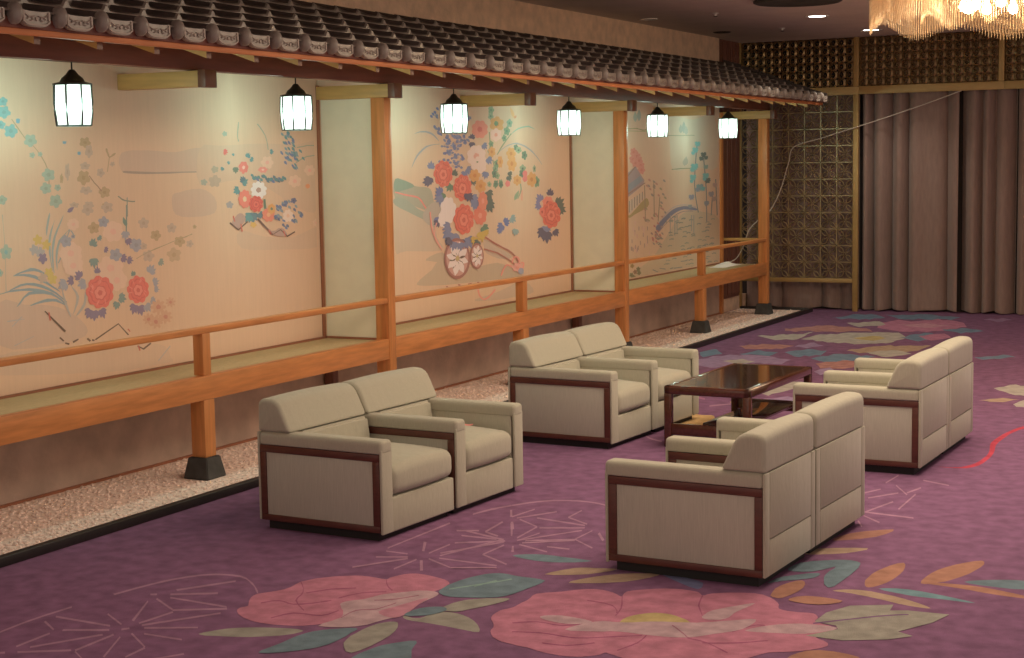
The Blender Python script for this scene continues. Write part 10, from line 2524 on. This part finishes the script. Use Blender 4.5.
LAT = ((lattice_low, XA+.03, XB-.035, ZL+.026, ZB-.05, 'tall brass lattice screen of circles and petals between the far pillar and the curtain',
        [FV(XA, 0, CEIL-.001, .028), FV(XB, 0, ZB-.05), FH(XA+.028, XB-.034, ZL, .026), FH(XA+.028, XB+.034, ZB, .05)]),
       (lattice_high, XA+.03, XB-.035, ZB+.052, CEIL-.005, 'upper left brass lattice panel of round holes, above the tall screen', [FV(XB, ZB+.051, CEIL-.001)]),
       (lattice_high, XB+.036, XD-.035, ZB+.052, CEIL-.005, 'upper middle brass lattice panel of round holes above the curtain', [FV(XD, ZB+.051, CEIL-.001), FH(XB+.035, XD+.034, ZB, .05)]),
       (lattice_high, XD+.036, -.6, ZB+.052, CEIL-.005, 'upper right brass lattice panel of round holes at the photo edge', [FH(XD+.035, -.6, ZB, .05)]))
for fn, x0, x1, z0, z1, lb, fr in LAT:
    t = thing('lattice_screen', ((x0+x1)/2, YB, z0), 0, lb, 'lattice')
    b = nb(); fn(b, x0, x1, z0, z1)
    local(obj('openwork', b, M_brassd if fn is lattice_high else M_brass, t, angle=30, recalc=False), t)
    if fn is lattice_high: local(obj('backing', bx(x0, x1, YB+.03, YB+.05, z0, z1), M_dark if x0 < XB else M_backg, t, smooth=False), t)
    for nm, g in fr: local(obj(nm, bx(*g, bev=.003), M_gold, t), t)
def curtain(x0, x1, z0, z1, y, seed, label, depth=.095, per=.27):
    rr = random.Random(seed); b = nb(); n = int((x1-x0)/.011)
    ph = rr.random()*6; w = 0; fold = []
    for i in range(n+1):
        w += 2*PI/per*.011*(1+.5*math.sin(i*.045+ph)+.45*math.sin(i*.113+ph*2))
        fold.append(w)
    zs = [z0, z0+.05, z0+.06, z0+.11, z0+.125, z0+.5, z0+1.1, z1-.35, z1]
    rows = []
    for k, z in enumerate(zs):
        t = (z-z0)/(z1-z0); row = []
        for i in range(n+1):
            q = 1-2*abs(math.sin(fold[i]/2))**.8
            dd = depth*(.75+.45*(1-t))+.012*math.sin(i*.05+seed)
            row.append(b.verts.new((x0+(x1-x0)*i/n, y+q*dd+.012*math.sin(3*t+fold[i]*.31)-(.006 if k in (1, 3) else 0), z+(.012*math.sin(fold[i]*.5+seed) if k == 0 else 0))))
        rows.append(row)
    for A, B in zip(rows, rows[1:]):
        for i in range(n): b.faces.new((A[i], A[i+1], B[i+1], B[i]))
    o = tag(obj('curtain', b, M_curtain, angle=80, recalc=False), label, 'curtain')
    return o
curtain(XB+.035, -4.15, .02, ZB-.02, YB+.165, 1, 'mauve pleated curtain panel next to the gilt upright')
curtain(-4.13, -3.45, .02, ZB-.02, YB+.165, 2, 'mauve pleated curtain panel in the middle of the curtained opening')
curtain(-3.44, -.6, .02, ZB-.02, YB+.165, 3, 'mauve pleated curtain panel at the right photo edge')
curtain(XA+.02, XB-.01, .02, ZB, YB+.22, 4, 'mauve curtain hanging behind the tall brass lattice screen', .045, .30)

# thin cable slung across the back wall and down to the deck
pts = [(-4.10, YB-.036, 2.815), (-4.6, YB-.05, 2.645), (-5.1, YB-.05, 2.49), (-5.44, YB-.05, 2.39), (-5.9, YB-.04, 2.26), (-6.26, YB-.03, 2.155), (-6.33, YB-.04, 1.95), (-6.42, YB-.10, 1.60), (-6.50, YB-.3, 1.33), (-6.58, YB-.6, 1.20), (-6.66, 20.0, 1.08), (-6.72, 19.93, .86), (-6.78, 19.82, .72), (-6.86, 19.70, .682)]
tag(obj('cable', tube(nb(), smoothpath(pts), .007, 6), M_cable), 'thin pale cable slung from the curtain rail across the lattice down to the deck', 'cable')
b = nb(); R3 = random.Random(8); n = 14; g = []
for i in range(n):
    for j in range(8):
        u, v2 = i/(n-1), j/7; e = math.sin(PI*u)*math.sin(PI*v2)
        g.append(b.verts.new((-.10+.20*v2+R3.uniform(-.015, .015), -.35+.70*u+R3.uniform(-.01, .01), .003+.05*e*R3.uniform(.3, 1.2))))
for i in range(n-1):
    for j in range(7): b.faces.new((g[i*8+j], g[i*8+8+j], g[i*8+9+j], g[i*8+j+1]))
o = tag(obj('crumpled_cloth', b, M_cloth, recalc=False), 'crumpled white sheet lying on the far end of the deck by the corner pillar', 'cloth'); o.location = (-6.72, 19.25, .668)

# ------------------------------------------------------------------ ceiling fittings
def downlight(x, y, lit, label, R=.10):
    t = thing('downlight', (x, y, CEIL), 0, label, 'ceiling light')
    b = nb(); lathe(b, [(R*.72, 0), (R*.72, -.006), (R, -.010), (R*1.02, -.004), (R*1.02, 0)], 24); tr = obj('trim_ring', b, M_ring, t)
    b = nb(); lathe(b, [(0, -.004), (R*.73, -.003), (R*.73, 0)], 24); obj('lamp_disc', b, M_down if lit else M_ring, tr)
downlight(-5.0, 17.36, True, 'lit round downlight in the ceiling left of the chandelier', .13)
downlight(-4.98, 19.62, True, 'lit round downlight in the ceiling close to the lattice wall', .13)
downlight(-6.65, 16.55, False, 'unlit round ceiling fitting above the middle of the tiled roof')
def sprinkler(x, y, label):
    t = thing('sprinkler_head', (x, y, CEIL), 0, label, 'sprinkler')
    b = nb(); lathe(b, [(0, 0), (.035, 0), (.035, -.006), (.014, -.012), (.012, -.03), (0, -.03)], 12); obj('body', b, M_ring, t)
    b = nb(); lathe(b, [(0, -.040), (.022, -.040), (.022, -.036), (0, -.034)], 12); obj('deflector', b, M_iron, t)
    obj('frame', tube(nb(), [(.01, 0, -.028), (.012, 0, -.038)], .002, 4), M_iron, t)
sprinkler(-5.80, 16.33, 'sprinkler head in the ceiling, nearer the chandelier'); sprinkler(-5.80, 18.68, 'sprinkler head in the ceiling, nearer the lattice wall')
b = nb(); lathe(b, [(0, -.012), (.09, -.012), (.11, -.004), (.11, 0), (0, 0)], 20)
o = tag(obj('smoke_detector', b, M_iron), 'dark round ceiling detector above the far end of the tiled roof', 'detector'); o.location = (-6.59, 18.79, CEIL)
b = nb(); lathe(b, [(.0, -.015), (.36, -.015), (.41, -.03), (.43, -.02), (.43, 0), (0, 0)], 40)
o = tag(obj('ceiling_ring', b, M_iron), 'dark round ring on the ceiling left of the chandelier', 'ceiling fitting'); o.location = (-4.66, 15.50, CEIL)

# chandelier: three closed curtains of crystal strands, scalloped lower edges
CX, CY = -2.30, 15.1
ch = thing('chandelier', (CX, CY, CEIL), 0, 'large crystal strand chandelier glowing orange at the upper right', 'chandelier')
b = nb()
for R in (1.48, 1.05, .60):
    for i in range(48):
        a, c = 2*PI*i/48, 2*PI*(i+1)/48
        tube(b, [(R*math.cos(a), R*math.sin(a), -.03), (R*math.cos(c), R*math.sin(c), -.03)], .018, 5)
lathe(b, [(0, 0), (1.52, 0), (1.52, -.02), (0, -.02)], 48)
obj('ceiling_frame', b, M_gold, ch)
b = nb(); R5 = random.Random(6)
for R, zb in ((1.50, -.35), (1.46, -.31), (1.05, -.29), (.60, -.27)):
    n = int(2*PI*R/.030)
    for i in range(n):
        a = 2*PI*i/n+R; z = zb+.06*math.cos(9*a-math.radians(130*9))+R5.uniform(-.008, .008); x, y = R*math.cos(a), R*math.sin(a)
        k = 8; pr = None
        for q in range(k+1):     # beaded strand: thickness swells at every bead
            w = .0052 if q % 2 else .0026
            zz = -.03+(z+.03)*q/k
            cu = [b.verts.new((x+w*dx, y+w*dy, zz)) for dx, dy in ((1, 0), (0, 1), (-1, 0), (0, -1))]
            if pr:
                for m in range(4): b.faces.new((pr[m], pr[(m+1) % 4], cu[(m+1) % 4], cu[m]))
            pr = cu
        tip = b.verts.new((x, y, z-.014))
        for m in range(4): b.faces.new((pr[m], pr[(m+1) % 4], tip))
tag(obj('crystal_strands', b, M_cryst, ch, smooth=False, recalc=False), kind='stuff')
for i in range(10):
    a = 2*PI*i/10+.35
    b = nb(); lathe(b, [(0, -.20), (.03, -.19), (.045, -.155), (.035, -.12), (.018, -.09), (.018, -.02), (0, -.02)], 12)
    o = obj('bulb', b, M_bulb, ch); o.location = (.38*math.cos(a)-.30, .38*math.sin(a), -.05)

# ------------------------------------------------------------------ light
def area(x, y, z, sx, sy, e, col, rx=0, ry=0):
    l = bpy.data.lights.new('ceiling_fill_light', 'AREA'); l.shape = 'RECTANGLE'; l.size = sx; l.size_y = sy; l.energy = e; l.color = col
    o = bpy.data.objects.new('ceiling_fill_light', l); COL.objects.link(o); o.location = (x, y, z); o.rotation_euler = (rx, ry, 0)
WARM = (1, .80, .58)
area(-2.2, 9.4, 3.50, 2.6, 5.0, 165, WARM)
area(-2.8, 12.0, 3.50, 2.0, 2.6, 48, WARM)
area(0.2, 14.8, 3.50, 3.0, 4.0, 62, WARM)
area(-1.5, 2.6, 3.50, 4.0, 1.0, 42, WARM)  # added fill from the camera side, no fixture there
for x, y, e in ((-5.0, 17.36, 25), (-4.98, 19.62, 60)):
    l = bpy.data.lights.new('downlight_beam', 'SPOT'); l.energy = e; l.color = (1, .88, .70); l.spot_size = 1.9; l.spot_blend = .6; l.shadow_soft_size = .06
    o = bpy.data.objects.new('downlight_beam', l); COL.objects.link(o); o.location = (x, y, CEIL-.03)
p = bpy.data.lights.new('chandelier_light', 'POINT'); p.energy = 45; p.color = (1, .74, .46); p.shadow_soft_size = .4
o = bpy.data.objects.new('chandelier_light', p); COL.objects.link(o); o.location = (CX, CY, CEIL-.75)
W = bpy.data.worlds.new('room_glow'); S.world = W; W.use_nodes = True
bg = W.node_tree.nodes['Background']; bg.inputs['Color'].default_value = (1, .80, .66, 1); bg.inputs['Strength'].default_value = .55

# ------------------------------------------------------------------ camera
F_, YAW, PIT, ROL, H_ = 1605.2, .4687, .1029, -.0166, 2.0037
f = Vector((-math.sin(YAW)*math.cos(PIT), math.cos(YAW)*math.cos(PIT), -math.sin(PIT)))
rt = Vector((math.cos(YAW), math.sin(YAW), 0)); up = rt.cross(f)
r2 = rt*math.cos(ROL)+up*math.sin(ROL); u2 = up*math.cos(ROL)-rt*math.sin(ROL)
cd = bpy.data.cameras.new('camera'); cam = bpy.data.objects.new('camera', cd); COL.objects.link(cam)
cd.sensor_fit = 'HORIZONTAL'; cd.sensor_width = 36; cd.lens = F_/1024*36; cd.clip_end = 100
m = Matrix((r2, u2, -f)).transposed().to_4x4(); m.translation = (0, 0, H_)
cam.matrix_world = m
S.camera = cam
S.view_settings.view_transform = 'Standard'; S.view_settings.look = 'None'
S.view_settings.exposure = 0.0
